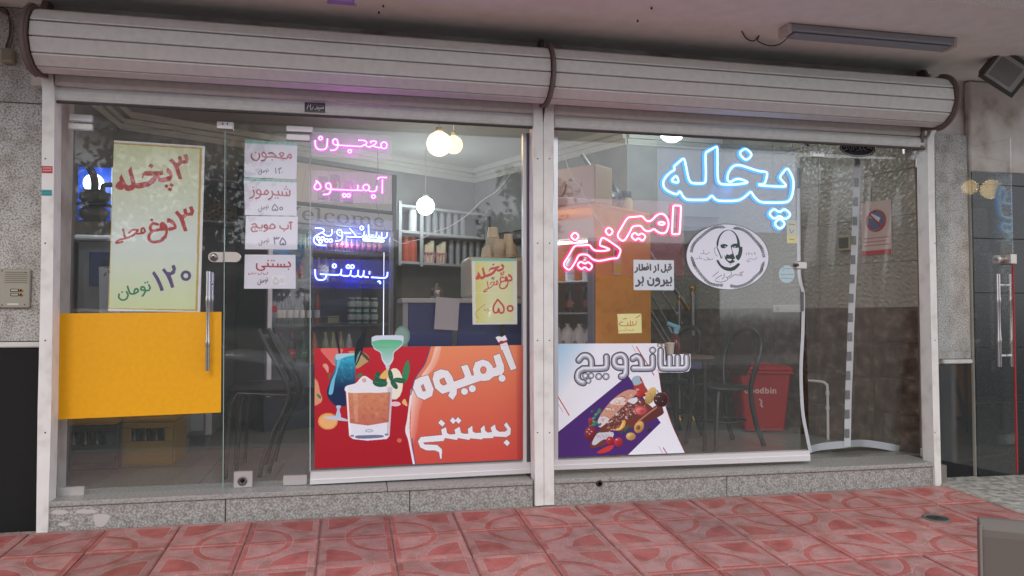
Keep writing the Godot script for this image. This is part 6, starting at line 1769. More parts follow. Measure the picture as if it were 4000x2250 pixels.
func crate(_kind: String, at: Vector3, c: Color, top: Color, turn: float, label: String, label2: String) -> void:
	for k in 2:
		var col := c if k == 0 else top
		var m := flat(col, 0.5)
		var h := 0.285
		var o := thing("bottle_crate", label if k == 0 else label2, "crate", "bottle crates by the door", Vector3(at.x, k * (h + 0.004), at.z - 0.14), turn)
		var w := 0.165
		var d := 0.14
		part(o, "floor", Shape.new().box(Vector3(-w, 0, -d), Vector3(w, 0.012, d), 0.003), m)
		for s in [-1.0, 1.0]:
			part(o, "end_wall", Shape.new().box(Vector3(s * w - 0.006, 0.012, -d), Vector3(s * w + 0.006, h, d), 0.003), m)
			part(o, "side_wall", Shape.new().box(Vector3(-w + 0.007, 0.012, s * d - 0.006), Vector3(w - 0.007, 0.16, s * d + 0.006), 0.003), m)
			part(o, "top_rail", Shape.new().box(Vector3(-w + 0.007, 0.245, s * d - 0.008), Vector3(w - 0.007, h, s * d + 0.008), 0.004), m)
			for t in [-0.132, 0.132]:
				part(o, "corner_post", Shape.new().box(Vector3(t - 0.026, 0.1605, s * d - 0.006), Vector3(t + 0.026, 0.2445, s * d + 0.006), 0.002), m)
		if k == 1 and top.r > 0.5:
			part(o, "red_mark", Shape.new().tube([Vector3(0.0, 0.08, d + 0.006), Vector3(0.0, 0.08, d + 0.008)], 0.04, 18), flat(rgb(176, 40, 30), 0.5))
		if k == 0:
			for i in 4:
				for j in 2:
					var b := Vector3(-0.105 + i * 0.07, 0.013, 0.09 - j * 0.08).rotated(Vector3.UP, turn)
					bottle("empty brown bottle with a white label standing in the " + ("dark crate" if c.r < 0.3 else "ochre crate"), "bottles in the crates", o.position + b, 0.255, 0.029, rgb(60, 30, 24), rgb(150, 40, 36), rgb(196, 196, 196), 0.0)

func build_right_room() -> void:
	# --- orange drinks fridge seen past its side
	var at := Vector3(1.87, 0, -0.92)
	var turn := 0.672
	var o := thing("orange_fridge", "orange drinks fridge with an open lit front and a plain scuffed side", "fridge", "", at, turn)
	var orange := stone("orange paint", [[0.0, rgb(216, 128, 28)], [0.35, rgb(242, 152, 40)], [1.0, rgb(246, 162, 52)]], 0.9, 0.012, 5, 0.45, FastNoiseLite.TYPE_SIMPLEX, 17)
	var w := 0.85
	var d := 0.72
	var h := 1.84
	part(o, "side_panel", Shape.new().box(Vector3(0.0, 0.05, -0.04), Vector3(w, h, 0.0), 0.004), orange)
	part(o, "side_panel", Shape.new().box(Vector3(0.0, 0.05, -d), Vector3(w, h, -d + 0.04), 0.004), orange)
	part(o, "back_panel", Shape.new().box(Vector3(w - 0.04, 0.05, -d + 0.04), Vector3(w, h, -0.04)), flat(rgb(214, 216, 214), 0.5))
	part(o, "top_panel", Shape.new().box(Vector3(0.0, h + 0.001, -d), Vector3(w, h + 0.03, 0.0), 0.004), orange)
	part(o, "plinth", Shape.new().box(Vector3(0.02, 0.0, -d + 0.02), Vector3(w - 0.02, 0.32, -0.041)), flat(rgb(60, 58, 56), 0.6))
	part(o, "lamp_rail", Shape.new().box(Vector3(-0.01, 1.6, -d + 0.02), Vector3(0.03, 1.75, -0.02), 0.004), flat(rgb(206, 200, 188), 0.5))
	part(o, "door_frame", Shape.new().box(Vector3(-0.035, 0.3, -0.06), Vector3(-0.001, 1.6, -0.005), 0.004), flat(rgb(150, 148, 150), 0.35, 0.6))
	part(o, "door_frame", Shape.new().box(Vector3(-0.035, 0.3, -d + 0.005), Vector3(-0.001, 1.6, -d + 0.06), 0.004), flat(rgb(150, 148, 150), 0.35, 0.6))
	part(o, "door_glass", Shape.new().box(Vector3(-0.022, 0.32, -d + 0.06), Vector3(-0.014, 1.59, -0.06)), pane(rgb(200, 210, 205), 0.03))
	var head := Shape.new().box(Vector3(-0.01, h + 0.031, -d), Vector3(0.24, h + 0.33, 0.0), 0.006)
	part(o, "header_box", head, flat(rgb(206, 170, 128), 0.5))
	part(o, "header_print", Shape.new().box(Vector3(-0.016, h + 0.04, -d + 0.01), Vector3(-0.0105, h + 0.32, -0.01)), flat(rgb(206, 190, 190), 0.4))
	for k in 4:
		var z := -0.12 - k * 0.15
		part(o, "lettering", Shape.new().tube(bend([Vector3(-0.018, h + 0.2, z), Vector3(-0.018, h + 0.12, z - 0.03), Vector3(-0.018, h + 0.11, z - 0.08), Vector3(-0.018, h + 0.17, z - 0.1)], 4), 0.003, 5), flat(rgb(186, 146, 156), 0.5))
	var tube := part(o, "led_tube", Shape.new().tube([Vector3(0.05, 1.58, -0.1), Vector3(0.05, 1.58, -d + 0.1)], 0.012, 8), glow(rgb(235, 250, 245), 2.5))
	var l := OmniLight3D.new()
	l.name = "fridge_glow"
	l.position = Vector3(0.08, 1.5, -0.36)
	l.light_color = rgb(235, 250, 245)
	l.light_energy = 0.05
	l.light_size = 0.1
	l.omni_range = 4.0
	l.omni_attenuation = 2.0
	l.shadow_enabled = true
	o.add_child(l)
	var levels := [1.27, 1.02, 0.68, 0.36]
	for y in levels:
		part(o, "shelf", Shape.new().box(Vector3(0.01, y - 0.012, -d + 0.05), Vector3(w - 0.05, y, -0.05), 0.002), flat(rgb(190, 194, 196), 0.4, 0.3))
	var put := func(x: float, level: int, z: float) -> Vector3:
		return at + Vector3(x, levels[level] + 0.001, z).rotated(Vector3.UP, turn)
	for k in 6:
		bottle("clear water bottle with a blue cap on the orange fridge's upper shelf", "water bottles in the orange fridge", put.call(0.1 + (k % 2) * 0.1, 0, -0.14 - k * 0.085), 0.25, 0.032, rgb(196, 206, 220), rgb(70, 90, 190), rgb(190, 200, 226))
	for k in 6:
		bottle("dark cola bottle on the orange fridge's second shelf", "cola bottles in the orange fridge", put.call(0.1 + (k % 2) * 0.1, 1, -0.14 - k * 0.085), 0.22, 0.031, rgb(46, 22, 34), rgb(90, 70, 150), rgb(150, 66, 60))
	for k in 5:
		var t := thing("milk_bag", "plump white bag of yogurt drink on the orange fridge's third shelf", "bag", "white bags in the orange fridge", put.call(0.13, 2, -0.13 - k * 0.115))
		part(t, "bag", Shape.new().lathe(Vector3.ZERO, [[0.05, 0.0], [0.066, 0.04], [0.066, 0.15], [0.04, 0.21], [0.014, 0.23], [0.022, 0.25]], 12), flat(rgb(222, 222, 208), 0.35))
		part(t, "stamp", Shape.new().tube([Vector3(-0.05, 0.1, 0.046), Vector3(-0.053, 0.1, 0.049)], 0.018, 10), flat(rgb(196, 140, 80), 0.5))
	for k in 6:
		bottle("green soda bottle with a pale cap on the orange fridge's lowest shelf", "green bottles in the orange fridge", put.call(0.1 + (k % 2) * 0.1, 3, -0.14 - k * 0.085), 0.29, 0.036, rgb(46, 160, 84), rgb(206, 220, 120), rgb(120, 190, 110))
	var sp := at_z(2410, 1000, -1.2)
	var fx := on_wall(2412, 985, Vector2(1.87, -0.92) + Vector2(0.008, 0.010), Vector2(2.53, -1.45) + Vector2(0.008, 0.010))
	var fy := thing("menu_card", "small pale menu card with a yellow foot stuck on the orange fridge's side", "paper", "", fx, turn)
	part(fy, "card", Shape.new().box(Vector3(-0.06, -0.18, -0.004), Vector3(0.06, 0.14, -0.002)), flat(rgb(214, 196, 186), 0.6))
	part(fy, "yellow_foot", Shape.new().box(Vector3(-0.055, -0.17, -0.0015), Vector3(0.055, -0.09, -0.0005)), flat(rgb(226, 186, 60), 0.6))
	part(fy, "picture", Shape.new().tube([Vector3(-0.02, -0.01, -0.0015), Vector3(-0.02, -0.01, 0.0)], 0.025, 12), flat(rgb(176, 60, 60), 0.6))
	# what lies on the fridge's top
	for q in [[0.4, 0.14, 0.10, rgb(96, 96, 104), "crumpled grey plastic bag on top of the orange fridge"], [0.56, 0.09, 0.13, rgb(62, 62, 74), "dark bundle beside the grey bag on top of the orange fridge"]]:
		var t := thing("plastic_bag", q[4], "bag", "", at + Vector3(q[0], h + 0.031, -0.2).rotated(Vector3.UP, turn))
		var rows := []
		var g := RandomNumberGenerator.new()
		g.seed = int(q[0] * 100)
		for i in 7:
			var row := []
			for j in 12:
				var a := -TAU * j / 12
				var r: float = q[1] * sin(PI * (0.12 + 0.86 * i / 6.0)) * (0.8 + 0.35 * g.randf())
				row.append(Vector3(cos(a) * r, q[2] * 2.0 * i / 6.0, sin(a) * r))
			rows.append(row)
		var s := Shape.new()
		s.ring(rows)
		part(t, "bag", s, flat(q[3], 0.35))
	var fig := thing("cream_jar", "cream jar with a dark lid standing on top of the orange fridge", "jar", "", at + Vector3(0.68, h + 0.031, -0.15).rotated(Vector3.UP, turn))
	part(fig, "jar", Shape.new().lathe(Vector3.ZERO, [[0.06, 0.0], [0.065, 0.02], [0.065, 0.1], [0.05, 0.13]], 14), flat(rgb(196, 176, 130), 0.5))
	part(fig, "lid", Shape.new().lathe(Vector3(0, 0.13, 0), [[0.055, 0.0], [0.055, 0.05], [0.03, 0.06]], 14), flat(rgb(70, 70, 86), 0.4))

	# --- stairs and their railing
	var stairs := thing("staircase", "dark stone staircase rising behind the orange fridge", "stairs")
	var stair_stone := stone("stair stone", [[0.0, rgb(58, 54, 52)], [1.0, rgb(92, 88, 84)]], 1.5, 0.04, 4, 0.5)
	for k in 6:
		var x := 3.05 - k * 0.2
		part(stairs, "step", Shape.new().box(Vector3(x - 0.24, 0.0 if k < 1 else 0.17 * k - 0.1, -2.95), Vector3(x, 0.17 * (k + 1), -2.2), 0.005), stair_stone)
	var rail := thing("stair_railing", "steel stair railing with slanting bars, brass ends and a brass-topped newel", "railing")
	var zr := -2.15
	var chrome := flat(rgb(190, 190, 188), 0.2, 1.0)
	var brass := flat(rgb(196, 148, 70), 0.25, 1.0)
	for q in [[2273, 601, 2676, 1186, 0.024], [2536, 1132, 2622, 1290, 0.011], [2510, 1022, 2666, 1264, 0.011], [2517, 1169, 2640, 1372, 0.011], [2518, 1210, 2622, 1372, 0.011]]:
		part(rail, "bar", Shape.new().tube([at_z(q[0], q[1], zr), at_z(q[2], q[3], zr)], q[4], 10), chrome)
	part(rail, "brass_end", Shape.new().tube([at_z(2676, 1186, zr), at_z(2690, 1208, zr)], 0.03, 12), brass)
	for q in [[2706, 1148, 0.03], [2652, 1182, 0.022], [2517, 985, 0.02]]:
		var p := at_z(q[0], q[1], zr)
		var post := part(rail, "post", Shape.new().tube([Vector3(p.x, 0.0, p.z), p], q[2], 12), chrome)
		part(post, "finial", Shape.new().lathe(p, [[q[2] * 1.1, 0.0], [q[2] * 0.6, 0.02], [q[2] * 1.15, 0.045], [q[2] * 1.0, 0.075], [0.004, 0.09]], 14), brass)
		part(post, "foot", Shape.new().lathe(Vector3(p.x, 0, p.z), [[q[2] * 1.8, 0.0], [q[2] * 1.8, 0.02], [q[2] * 1.1, 0.04]], 14), brass)

	# --- table with jars and a spray bottle behind the sandwich poster
	var ty := at_z(2660, 1384, -0.75).y
	var tp := Vector3(at_z(2600, 1384, -0.75).x, 0, -0.8)
	var table := thing("cafe_table", "small brown cafe table behind the sandwich poster", "table", "", tp)
	part(table, "top", Shape.new().box(Vector3(-0.36, ty - 0.03, -0.3), Vector3(0.28, ty, 0.3), 0.008), flat(rgb(84, 56, 42), 0.35))
	part(table, "apron", Shape.new().box(Vector3(-0.3, ty - 0.1, -0.25), Vector3(0.22, ty - 0.031, 0.25), 0.004), flat(rgb(44, 44, 78), 0.5))
	for sx in [-0.3, 0.22]:
		for sz in [-0.25, 0.25]:
			part(table, "leg", Shape.new().tube([Vector3(sx, 0, sz), Vector3(sx, ty - 0.031, sz)], 0.016, 8), BLACK_METAL)
	var sb := at_z(2641, 1384, -0.78)
	o = thing("spray_bottle", "dark red spray bottle with a pale blue trigger on the cafe table", "spray bottle", "", Vector3(sb.x, ty, -0.78))
	part(o, "bottle", Shape.new().lathe(Vector3.ZERO, [[0.04, 0.0], [0.044, 0.01], [0.044, 0.07], [0.036, 0.11], [0.018, 0.14], [0.016, 0.155]], 16), flat(rgb(92, 24, 30), 0.15))
	var head2 := part(o, "trigger_head", Shape.new().box(Vector3(-0.018, 0.155, -0.014), Vector3(0.018, 0.2, 0.014), 0.005), flat(rgb(126, 190, 206), 0.4))
	part(head2, "nozzle", Shape.new().obox(Transform3D(Basis(Vector3(0, 0, 1), -0.35), Vector3(-0.02, 0.218, 0)), Vector3(0.11, 0.03, 0.026), 0.006), flat(rgb(126, 190, 206), 0.4))
	part(head2, "lever", Shape.new().obox(Transform3D(Basis(Vector3(0, 0, 1), 0.5), Vector3(-0.045, 0.185, 0)), Vector3(0.012, 0.06, 0.014), 0.003), flat(rgb(110, 170, 190), 0.4))
	for k in 4:
		var p := at_z([2500, 2526, 2574, 2592][k], 1384, -0.7)
		var j := thing("spice_jar", "small steel-topped spice jar on the cafe table", "jar", "spice jars on the table", Vector3(p.x, ty, -0.7))
		part(j, "glass", Shape.new().lathe(Vector3.ZERO, [[0.02, 0.0], [0.022, 0.01], [0.022, 0.06]], 12), flat(rgb(150, 140, 130), 0.15))
		part(j, "lid", Shape.new().lathe(Vector3(0, 0.06, 0), [[0.023, 0.0], [0.023, 0.018], [0.014, 0.026]], 12), STEEL)
	var pc := at_z(2618, 1384, -0.66)
	o = thing("paper_cup", "small pale cup beside the spray bottle on the cafe table", "cup", "", Vector3(pc.x, ty, -0.66))
	part(o, "cup", Shape.new().lathe(Vector3.ZERO, [[0.024, 0.0], [0.032, 0.085]], 14), flat(rgb(206, 196, 180), 0.6))
	part(o, "rim", Shape.new().lathe(Vector3(0, 0.085, 0), [[0.034, 0.0], [0.034, 0.006], [0.03, 0.008]], 14), flat(rgb(222, 214, 200), 0.6))

	# --- two black bentwood chairs
	var chair := make_chair("black round-backed cafe chair standing nearest the red bin", Vector3(2.80, 0, -0.72), PI + 0.25)
	copy(chair, Vector3(2.58, 0, -1.3), PI + 0.15, "black round-backed cafe chair standing behind the one by the red bin")

	# --- red bin
	var bp := Vector3(3.53, 0, -1.42)
	o = thing("waste_bin", "red plastic waste bin with white lettering by the tiled wall", "bin", "", bp, -0.28)
	var red := flat(rgb(166, 20, 28), 0.45)
	var rows := []
	for q in [[0.15, 0.02], [0.16, 0.06], [0.2, 0.5]]:
		var row := []
		for c in [[-1, 1], [-0.94, 1.06], [0.94, 1.06], [1, 1], [1.04, 0.9], [1.04, -0.9], [1, -1], [-1, -1], [-1.04, -0.9], [-1.04, 0.9]]:
			row.append(Vector3(c[0] * q[0] * 1.05, q[1], c[1] * q[0] * 0.95))
		rows.append(row)
	var s := Shape.new()
	for i in 2:
		for j in 10:
			s.quad(rows[i][j], rows[i][(j + 1) % 10], rows[i + 1][(j + 1) % 10], rows[i + 1][j])
	s.cap(rows[0], false)
	part(o, "body", s, red)
	part(o, "rim", Shape.new().box(Vector3(-0.235, 0.5, -0.215), Vector3(0.235, 0.53, 0.22), 0.01), red)
	part(o, "lid", Shape.new().obox(Transform3D(Basis(Vector3.RIGHT, 0.05), Vector3(0, 0.553, 0.0)), Vector3(0.46, 0.04, 0.43), 0.016), red)
	part(o, "axle", Shape.new().tube([Vector3(-0.17, 0.035, 0.13), Vector3(0.17, 0.035, 0.13)], 0.012, 8), flat(rgb(80, 20, 24), 0.5))
	var txt := TextMesh.new()
	var font := SystemFont.new()
	font.font_names = PackedStringArray(["Droid Sans"])
	font.font_weight = 700
	txt.font = font
	txt.text = "Goodbin"
	txt.font_size = 48
	txt.pixel_size = 0.0014
	txt.depth = 0.002
	var tm := MeshInstance3D.new()
	tm.name = "lettering"
	tm.mesh = txt
	tm.set_surface_override_material(0, flat(rgb(226, 190, 190), 0.5))
	o.add_child(tm, true)
	tm.transform = Transform3D(Basis(Vector3.RIGHT, 0.085), Vector3(-0.04, 0.36, 0.1895))
	part(o, "tidy_mark", Shape.new().tube(bend([Vector3(-0.05, 0.29, 0.184), Vector3(-0.03, 0.27, 0.182), Vector3(-0.035, 0.24, 0.18), Vector3(-0.02, 0.22, 0.178)], 3), 0.008, 6), flat(rgb(226, 190, 190), 0.5))

	# --- things on the tiled side wall
	var A := SIDE_B
	var B := SIDE_A
	var t2 := frame_turn(A, B)
	var poster := thing("warning_poster", "pale poster with a crossed-out round picture and a red foot on the tiled wall", "poster", "", Vector3(A.x, 0, A.y), t2)
	var pa := in_frame(3362, 795, A, B, 0.02)
	var pb := in_frame(3482, 990, A, B, 0.02)
	var wq := pb.x - pa.x
	part(poster, "sheet", Shape.new().box(Vector3(pa.x, pb.y, 0.012), Vector3(pb.x, pa.y, 0.015)), flat(rgb(196, 172, 164), 0.35))
	var cy := lerpf(pa.y, pb.y, 0.36)
	var cx := (pa.x + pb.x) / 2
	var disc := part(poster, "round_picture", Shape.new().tube([Vector3(cx, cy, 0.0152), Vector3(cx, cy, 0.0165)], wq * 0.30, 24), flat(rgb(66, 84, 128), 0.4))
	var rim := []
	for k in 24: rim.append(Vector3(cx + cos(TAU * k / 24) * wq * 0.3, cy + sin(TAU * k / 24) * wq * 0.3, 0.018))
	part(disc, "red_ring", Shape.new().tube(rim, 0.008, 6, true), flat(rgb(176, 40, 44), 0.4))
	part(disc, "red_slash", Shape.new().tube([Vector3(cx - wq * 0.22, cy + wq * 0.2, 0.019), Vector3(cx + wq * 0.22, cy - wq * 0.2, 0.019)], 0.008, 6), flat(rgb(176, 40, 44), 0.4))
	part(disc, "white_shape", Shape.new().obox(Transform3D(Basis(Vector3(0, 0, 1), -0.5), Vector3(cx - 0.01, cy + wq * 0.09, 0.0172)), Vector3(wq * 0.36, wq * 0.14, 0.001)), flat(rgb(206, 206, 212), 0.5))
	part(poster, "red_foot", Shape.new().box(Vector3(pa.x + 0.005, pb.y, 0.0152), Vector3(pb.x - 0.005, pb.y + 0.035, 0.0165)), flat(rgb(176, 34, 42), 0.4))
	for k in 3:
		part(poster, "printed_line", Shape.new().box(Vector3(pa.x + 0.02, pb.y + 0.07 + 0.028 * k, 0.0152), Vector3(pb.x - 0.02 - 0.03 * (k % 2), pb.y + 0.078 + 0.028 * k, 0.016)), flat(rgb(176, 96, 96), 0.5))
	var th := in_frame(3306, 950, A, B, 0.02)
	o = thing("thermostat", "small dark framed control box on the tiled wall", "control box", "", Vector3(A.x, 0, A.y), t2)
	part(o, "case", Shape.new().box(Vector3(th.x - 0.07, th.y - 0.06, 0.012), Vector3(th.x + 0.05, th.y + 0.06, 0.04), 0.005), flat(rgb(150, 146, 110), 0.5))
	part(o, "face", Shape.new().box(Vector3(th.x - 0.055, th.y - 0.04, 0.0405), Vector3(th.x + 0.035, th.y + 0.045, 0.044), 0.003), flat(rgb(62, 62, 56), 0.3))
	var tr := in_frame(3026, 1206, A, B, 0.03)
	var tq := in_frame(3132, 1206, A, B, 0.03)
	o = thing("cable_trunking", "pale socket strip fixed along the tiled wall", "trunking", "", Vector3(A.x, 0, A.y), t2)
	part(o, "trunk", Shape.new().box(Vector3(tr.x, tr.y - 0.032, 0.012), Vector3(tq.x, tr.y + 0.032, 0.05), 0.004), flat(rgb(188, 188, 180), 0.5))
	part(o, "socket", Shape.new().tube([Vector3(tr.x + 0.05, tr.y, 0.05), Vector3(tr.x + 0.05, tr.y, 0.054)], 0.02, 14), flat(rgb(160, 160, 152), 0.5))
	# upright conduits by the bin, a white water pipe with an elbow
	for k in 2:
		var p := at_z(3003 + k * 15, 1200, -1.85)
		solo("upright_conduit", ["pale upright conduit behind the red bin, farther from the plastic curtain", "pale upright conduit behind the red bin, closer to the plastic curtain"][k], "conduit", Shape.new().tube([Vector3(p.x, 0.0, p.z), Vector3(p.x, 1.94, p.z)], 0.013, 10), flat(rgb(176, 174, 168), 0.4))
	var e0 := in_frame(3160, 1487, A, B, 0.05)
	var e1 := in_frame(3232, 1495, A, B, 0.05)
	o = thing("water_pipe", "white water pipe with an elbow low on the tiled wall", "pipe", "", Vector3(A.x, 0, A.y), t2)
	part(o, "pipe", Shape.new().tube(bend([Vector3(e0.x, e0.y, 0.05), Vector3(e1.x - 0.05, e0.y, 0.05), Vector3(e1.x - 0.01, e0.y - 0.02, 0.05), Vector3(e1.x, e0.y - 0.06, 0.05), Vector3(e1.x, 0.0, 0.05)], 4), 0.011, 10), flat(rgb(206, 204, 198), 0.4))
	for y in [e0.y - 0.1, e0.y - 0.22]:
		part(o, "joint", Shape.new().lathe(Vector3(e1.x, y, 0.05), [[0.015, 0.0], [0.017, 0.01], [0.015, 0.03]], 12), flat(rgb(206, 204, 198), 0.4))
	# stickers low on the window's right edge
	var z := -0.0065
	var c := on_sheet([0, 0, 1.0], z, dot(3073, 1071, 31, 35))
	var art := Art.new(bounds(c).position, bounds(c).end, 900, rgb(150, 178, 190))
	lines(art, [0, 0, 1.0], z, [[3052, 1050, 3058, 1042, 3064, 1052, 3056, 1058], [3070, 1048, 3092, 1050], [3048, 1072, 3100, 1072], [3050, 1086, 3096, 1088]], 0.004, rgb(84, 100, 124))
	printed("oval_sticker", "pale blue round sticker on the window beside the plastic curtain", art, c, z, "sticker")
	c = on_sheet([0, 0, 1.0], z, [3073, 862, 3112, 862, 3114, 950, 3075, 950])
	art = Art.new(bounds(c).position, bounds(c).end, 900, rgb(176, 178, 156))
	areas(art, [0, 0, 1.0], z, [[3073, 920, 3114, 920, 3114, 950, 3073, 950]], rgb(204, 190, 92), false)
	lines(art, [0, 0, 1.0], z, [[3080, 875, 3104, 878], [3085, 895, 3090, 910, 3100, 900], [3084, 934, 3102, 936]], 0.006, rgb(96, 92, 96))
	printed("menu_sticker", "small faded yellow menu sticker on the window below the cyan diamonds", art, c, z, "sticker")

func make_chair(label: String, at: Vector3, turn: float) -> Node3D:      # faces +x; the hoop back stands at -x
	var o := thing("cafe_chair", label, "chair", "black round-backed chairs", at, turn)
	part(o, "seat", Shape.new().lathe(Vector3(0, 0.435, 0), [[0.17, 0.0], [0.205, 0.006], [0.21, 0.02], [0.2, 0.032], [0.12, 0.036], [0.0, 0.034]], 24), BLACK_METAL)
	for s in [-1.0, 1.0]:
		part(o, "front_leg", Shape.new().tube(bend([Vector3(0.13, 0.435, s * 0.12), Vector3(0.16, 0.3, s * 0.14), Vector3(0.2, 0.012, s * 0.17)], 4), 0.017, 8), BLACK_METAL)
	var hoop := [Vector3(-0.27, 0.012, 0.17), Vector3(-0.2, 0.2, 0.155), Vector3(-0.165, 0.42, 0.145), Vector3(-0.175, 0.55, 0.165), Vector3(-0.215, 0.7, 0.19), Vector3(-0.26, 0.84, 0.15), Vector3(-0.28, 0.9, 0.0), Vector3(-0.26, 0.84, -0.15), Vector3(-0.215, 0.7, -0.19), Vector3(-0.175, 0.55, -0.165), Vector3(-0.165, 0.42, -0.145), Vector3(-0.2, 0.2, -0.155), Vector3(-0.27, 0.012, -0.17)]
	part(o, "back_hoop", Shape.new().tube(bend(hoop, 4), 0.019, 8), BLACK_METAL)
	var rows := []
	for i in 5:
		var t := i / 4.0
		var wid := lerpf(0.105, 0.12, sin(t * PI)) * (0.75 + 0.25 * sin(t * PI))
		var y := lerpf(0.54, 0.83, t)
		var x := lerpf(-0.17, -0.252, t)
		rows.append([Vector3(x + 0.012, y, -wid), Vector3(x + 0.012, y, wid), Vector3(x - 0.012, y, wid), Vector3(x - 0.012, y, -wid)])
	var s2 := Shape.new()
	for i in 4:
		for j in 4:
			s2.quad(rows[i][j], rows[i + 1][j], rows[i + 1][(j + 1) % 4], rows[i][(j + 1) % 4])
	s2.cap(rows[0], true); s2.cap(rows[4], false)
	part(o, "back_pad", s2, flat(rgb(48, 38, 34), 0.5))
	var ring := []
	for k in 20: ring.append(Vector3(-0.02 + cos(TAU * k / 20) * 0.19, 0.2, sin(TAU * k / 20) * 0.145))
	part(o, "foot_ring", Shape.new().tube(ring, 0.009, 6, true), BLACK_METAL)
	return o

func build_outside_fittings() -> void:
	# --- intercom panel on the left granite
	var a := at_z(0, 1050, 0.06)
	var b := at_z(115, 1203, 0.06)
	var o := thing("door_intercom", "beige intercom panel with speaker slots and two name buttons on the granite wall", "intercom")
	var cream := flat(rgb(158, 154, 142), 0.4, 0.2)
	var x0 := a.x - 0.03
	part(o, "plate", Shape.new().box(Vector3(x0, b.y, 0.041), Vector3(b.x, a.y, 0.06), 0.005), cream)
	for k in 6:
		var y := at_z(50, 1062 + k * 8.0, 0.06).y
		part(o, "slot", Shape.new().box(Vector3(x0 + 0.055, y - 0.004, 0.0605), Vector3(x0 + 0.165, y, 0.062)), flat(rgb(118, 112, 96), 0.5))
	for k in 2:
		var q := at_z(58, 1134 + k * 17, 0.06)
		var nb := part(o, "name_tag", Shape.new().box(Vector3(q.x - 0.022, q.y - 0.008, 0.0605), Vector3(q.x + 0.022, q.y + 0.008, 0.064), 0.002), flat(rgb(52, 50, 46), 0.3))
		part(nb, "card", Shape.new().box(Vector3(q.x - 0.017, q.y - 0.005, 0.0645), Vector3(q.x + 0.017, q.y + 0.005, 0.066)), flat(rgb(170, 166, 150), 0.5))
		var r := at_z(83, 1134 + k * 17, 0.06)
		part(o, "push_button", Shape.new().lathe(Vector3(r.x, r.y, 0.0605), [[0.010, 0.0], [0.009, 0.004], [0.0, 0.005]], 12, Basis(Vector3.RIGHT, PI / 2)), flat(rgb(196, 160, 100), 0.3, 0.7))
	for q in [[8, 1058], [100, 1064], [8, 1192], [96, 1190]]:
		part(o, "screw", Shape.new().lathe(at_z(q[0], q[1], 0.0602), [[0.004, 0.0], [0.003, 0.002], [0.0, 0.002]], 8, Basis(Vector3.RIGHT, PI / 2)), flat(rgb(90, 84, 74), 0.4, 0.6))
	part(o, "maker_tag", plate_px(28, 1185, 72, 1192, 0.0605, 0.062, 0.001), flat(rgb(206, 204, 196), 0.4))
	# --- junction box and cables under the overhang, upper left
	o = thing("junction_box", "small beige junction box with cables under the overhang", "junction box")
	part(o, "case", plate_px(0, 186, 52, 244, 0.041, 0.09, 0.006), flat(rgb(150, 136, 112), 0.6))
	part(o, "cover", plate_px(6, 190, 46, 232, 0.0905, 0.094, 0.002), flat(rgb(118, 112, 100), 0.5))
	for k in 3:
		var p := bend([at_z(24 + k * 6, 186, 0.06), at_z(40 + k * 4, 130, 0.07), at_z(36 + k * 3, 70, 0.08), at_z(10 - k * 24, 30, 0.09), at_z(-120, 6 + k * 8, 0.1)], 5)
		part(o, "cable", Shape.new().tube(p, 0.006, 6), flat([rgb(52, 46, 44), rgb(84, 74, 66), rgb(120, 108, 96)][k], 0.6))
	# --- fluorescent fitting on the soffit, switched off
	var f0 := at_y(3062, 130, 2.66)
	var f1 := at_y(3712, 180, 2.66)
	o = thing("strip_light", "unlit strip light fitting fixed under the overhang", "light fitting", "", Vector3((f0.x + f1.x) / 2, 2.699, (f0.z + f1.z) / 2))
	var lw := (f1.x - f0.x) / 2
	part(o, "tray", Shape.new().box(Vector3(-lw, -0.045, -0.055), Vector3(lw, -0.001, 0.055), 0.008), flat(rgb(150, 152, 158), 0.4))
	part(o, "diffuser", Shape.new().box(Vector3(-lw + 0.03, -0.062, -0.042), Vector3(lw - 0.03, -0.0455, 0.042), 0.01), flat(rgb(132, 138, 148), 0.3))
	for s in [-1.0, 1.0]:
		part(o, "end_cap", Shape.new().box(Vector3(s * lw - 0.012, -0.06, -0.056), Vector3(s * lw + 0.012, -0.0005, 0.056), 0.004), flat(rgb(190, 180, 172), 0.5))
	var wp := bend([at_y(2898, 122, 2.697), at_y(2915, 150, 2.69), at_y(2945, 160, 2.685), at_y(2965, 140, 2.69), at_y(2960, 160, 2.68), at_y(3005, 178, 2.675), at_y(3050, 170, 2.675), at_y(3095, 128, 2.69)], 5)
	solo("loose_wire", "loose black wire looping from the soffit to the unlit strip light", "wire", Shape.new().tube(wp, 0.0035, 6), flat(rgb(36, 30, 30), 0.6))
	for q in [[1497, 20], [2545, 28], [2491, 78], [1480, 45]]:
		var p := at_y(q[0], q[1], 2.6985)
		solo("ceiling_hook", "tiny dark hook in the soffit", "hook", Shape.new().lathe(p, [[0.007, -0.010], [0.005, -0.005], [0.003, 0.001]], 8), flat(rgb(44, 34, 34), 0.7), "dark hooks in the soffit")
	# --- floodlight on the right wall
	o = thing("floodlight", "square grey floodlight with a dark rim on the stained plaster wall", "floodlight", "", at_z(3932, 282, 0.5))
	o.rotation = Vector3(0.45, -0.25, -0.52)
	o.scale = Vector3.ONE * 0.82
	var rimm := flat(rgb(60, 58, 54), 0.5)
	part(o, "housing", Shape.new().box(Vector3(-0.165, -0.125, -0.09), Vector3(0.165, 0.125, -0.012), 0.03), flat(rgb(98, 92, 86), 0.5))
	for q in [[Vector3(-0.175, 0.105, -0.012), Vector3(0.175, 0.135, 0.016)], [Vector3(-0.175, -0.135, -0.012), Vector3(0.175, -0.105, 0.016)], [Vector3(-0.175, -0.1049, -0.012), Vector3(-0.145, 0.1049, 0.016)], [Vector3(0.145, -0.1049, -0.012), Vector3(0.175, 0.1049, 0.016)]]:
		part(o, "rim", Shape.new().box(q[0], q[1], 0.005), rimm)
	var cone := Shape.new()
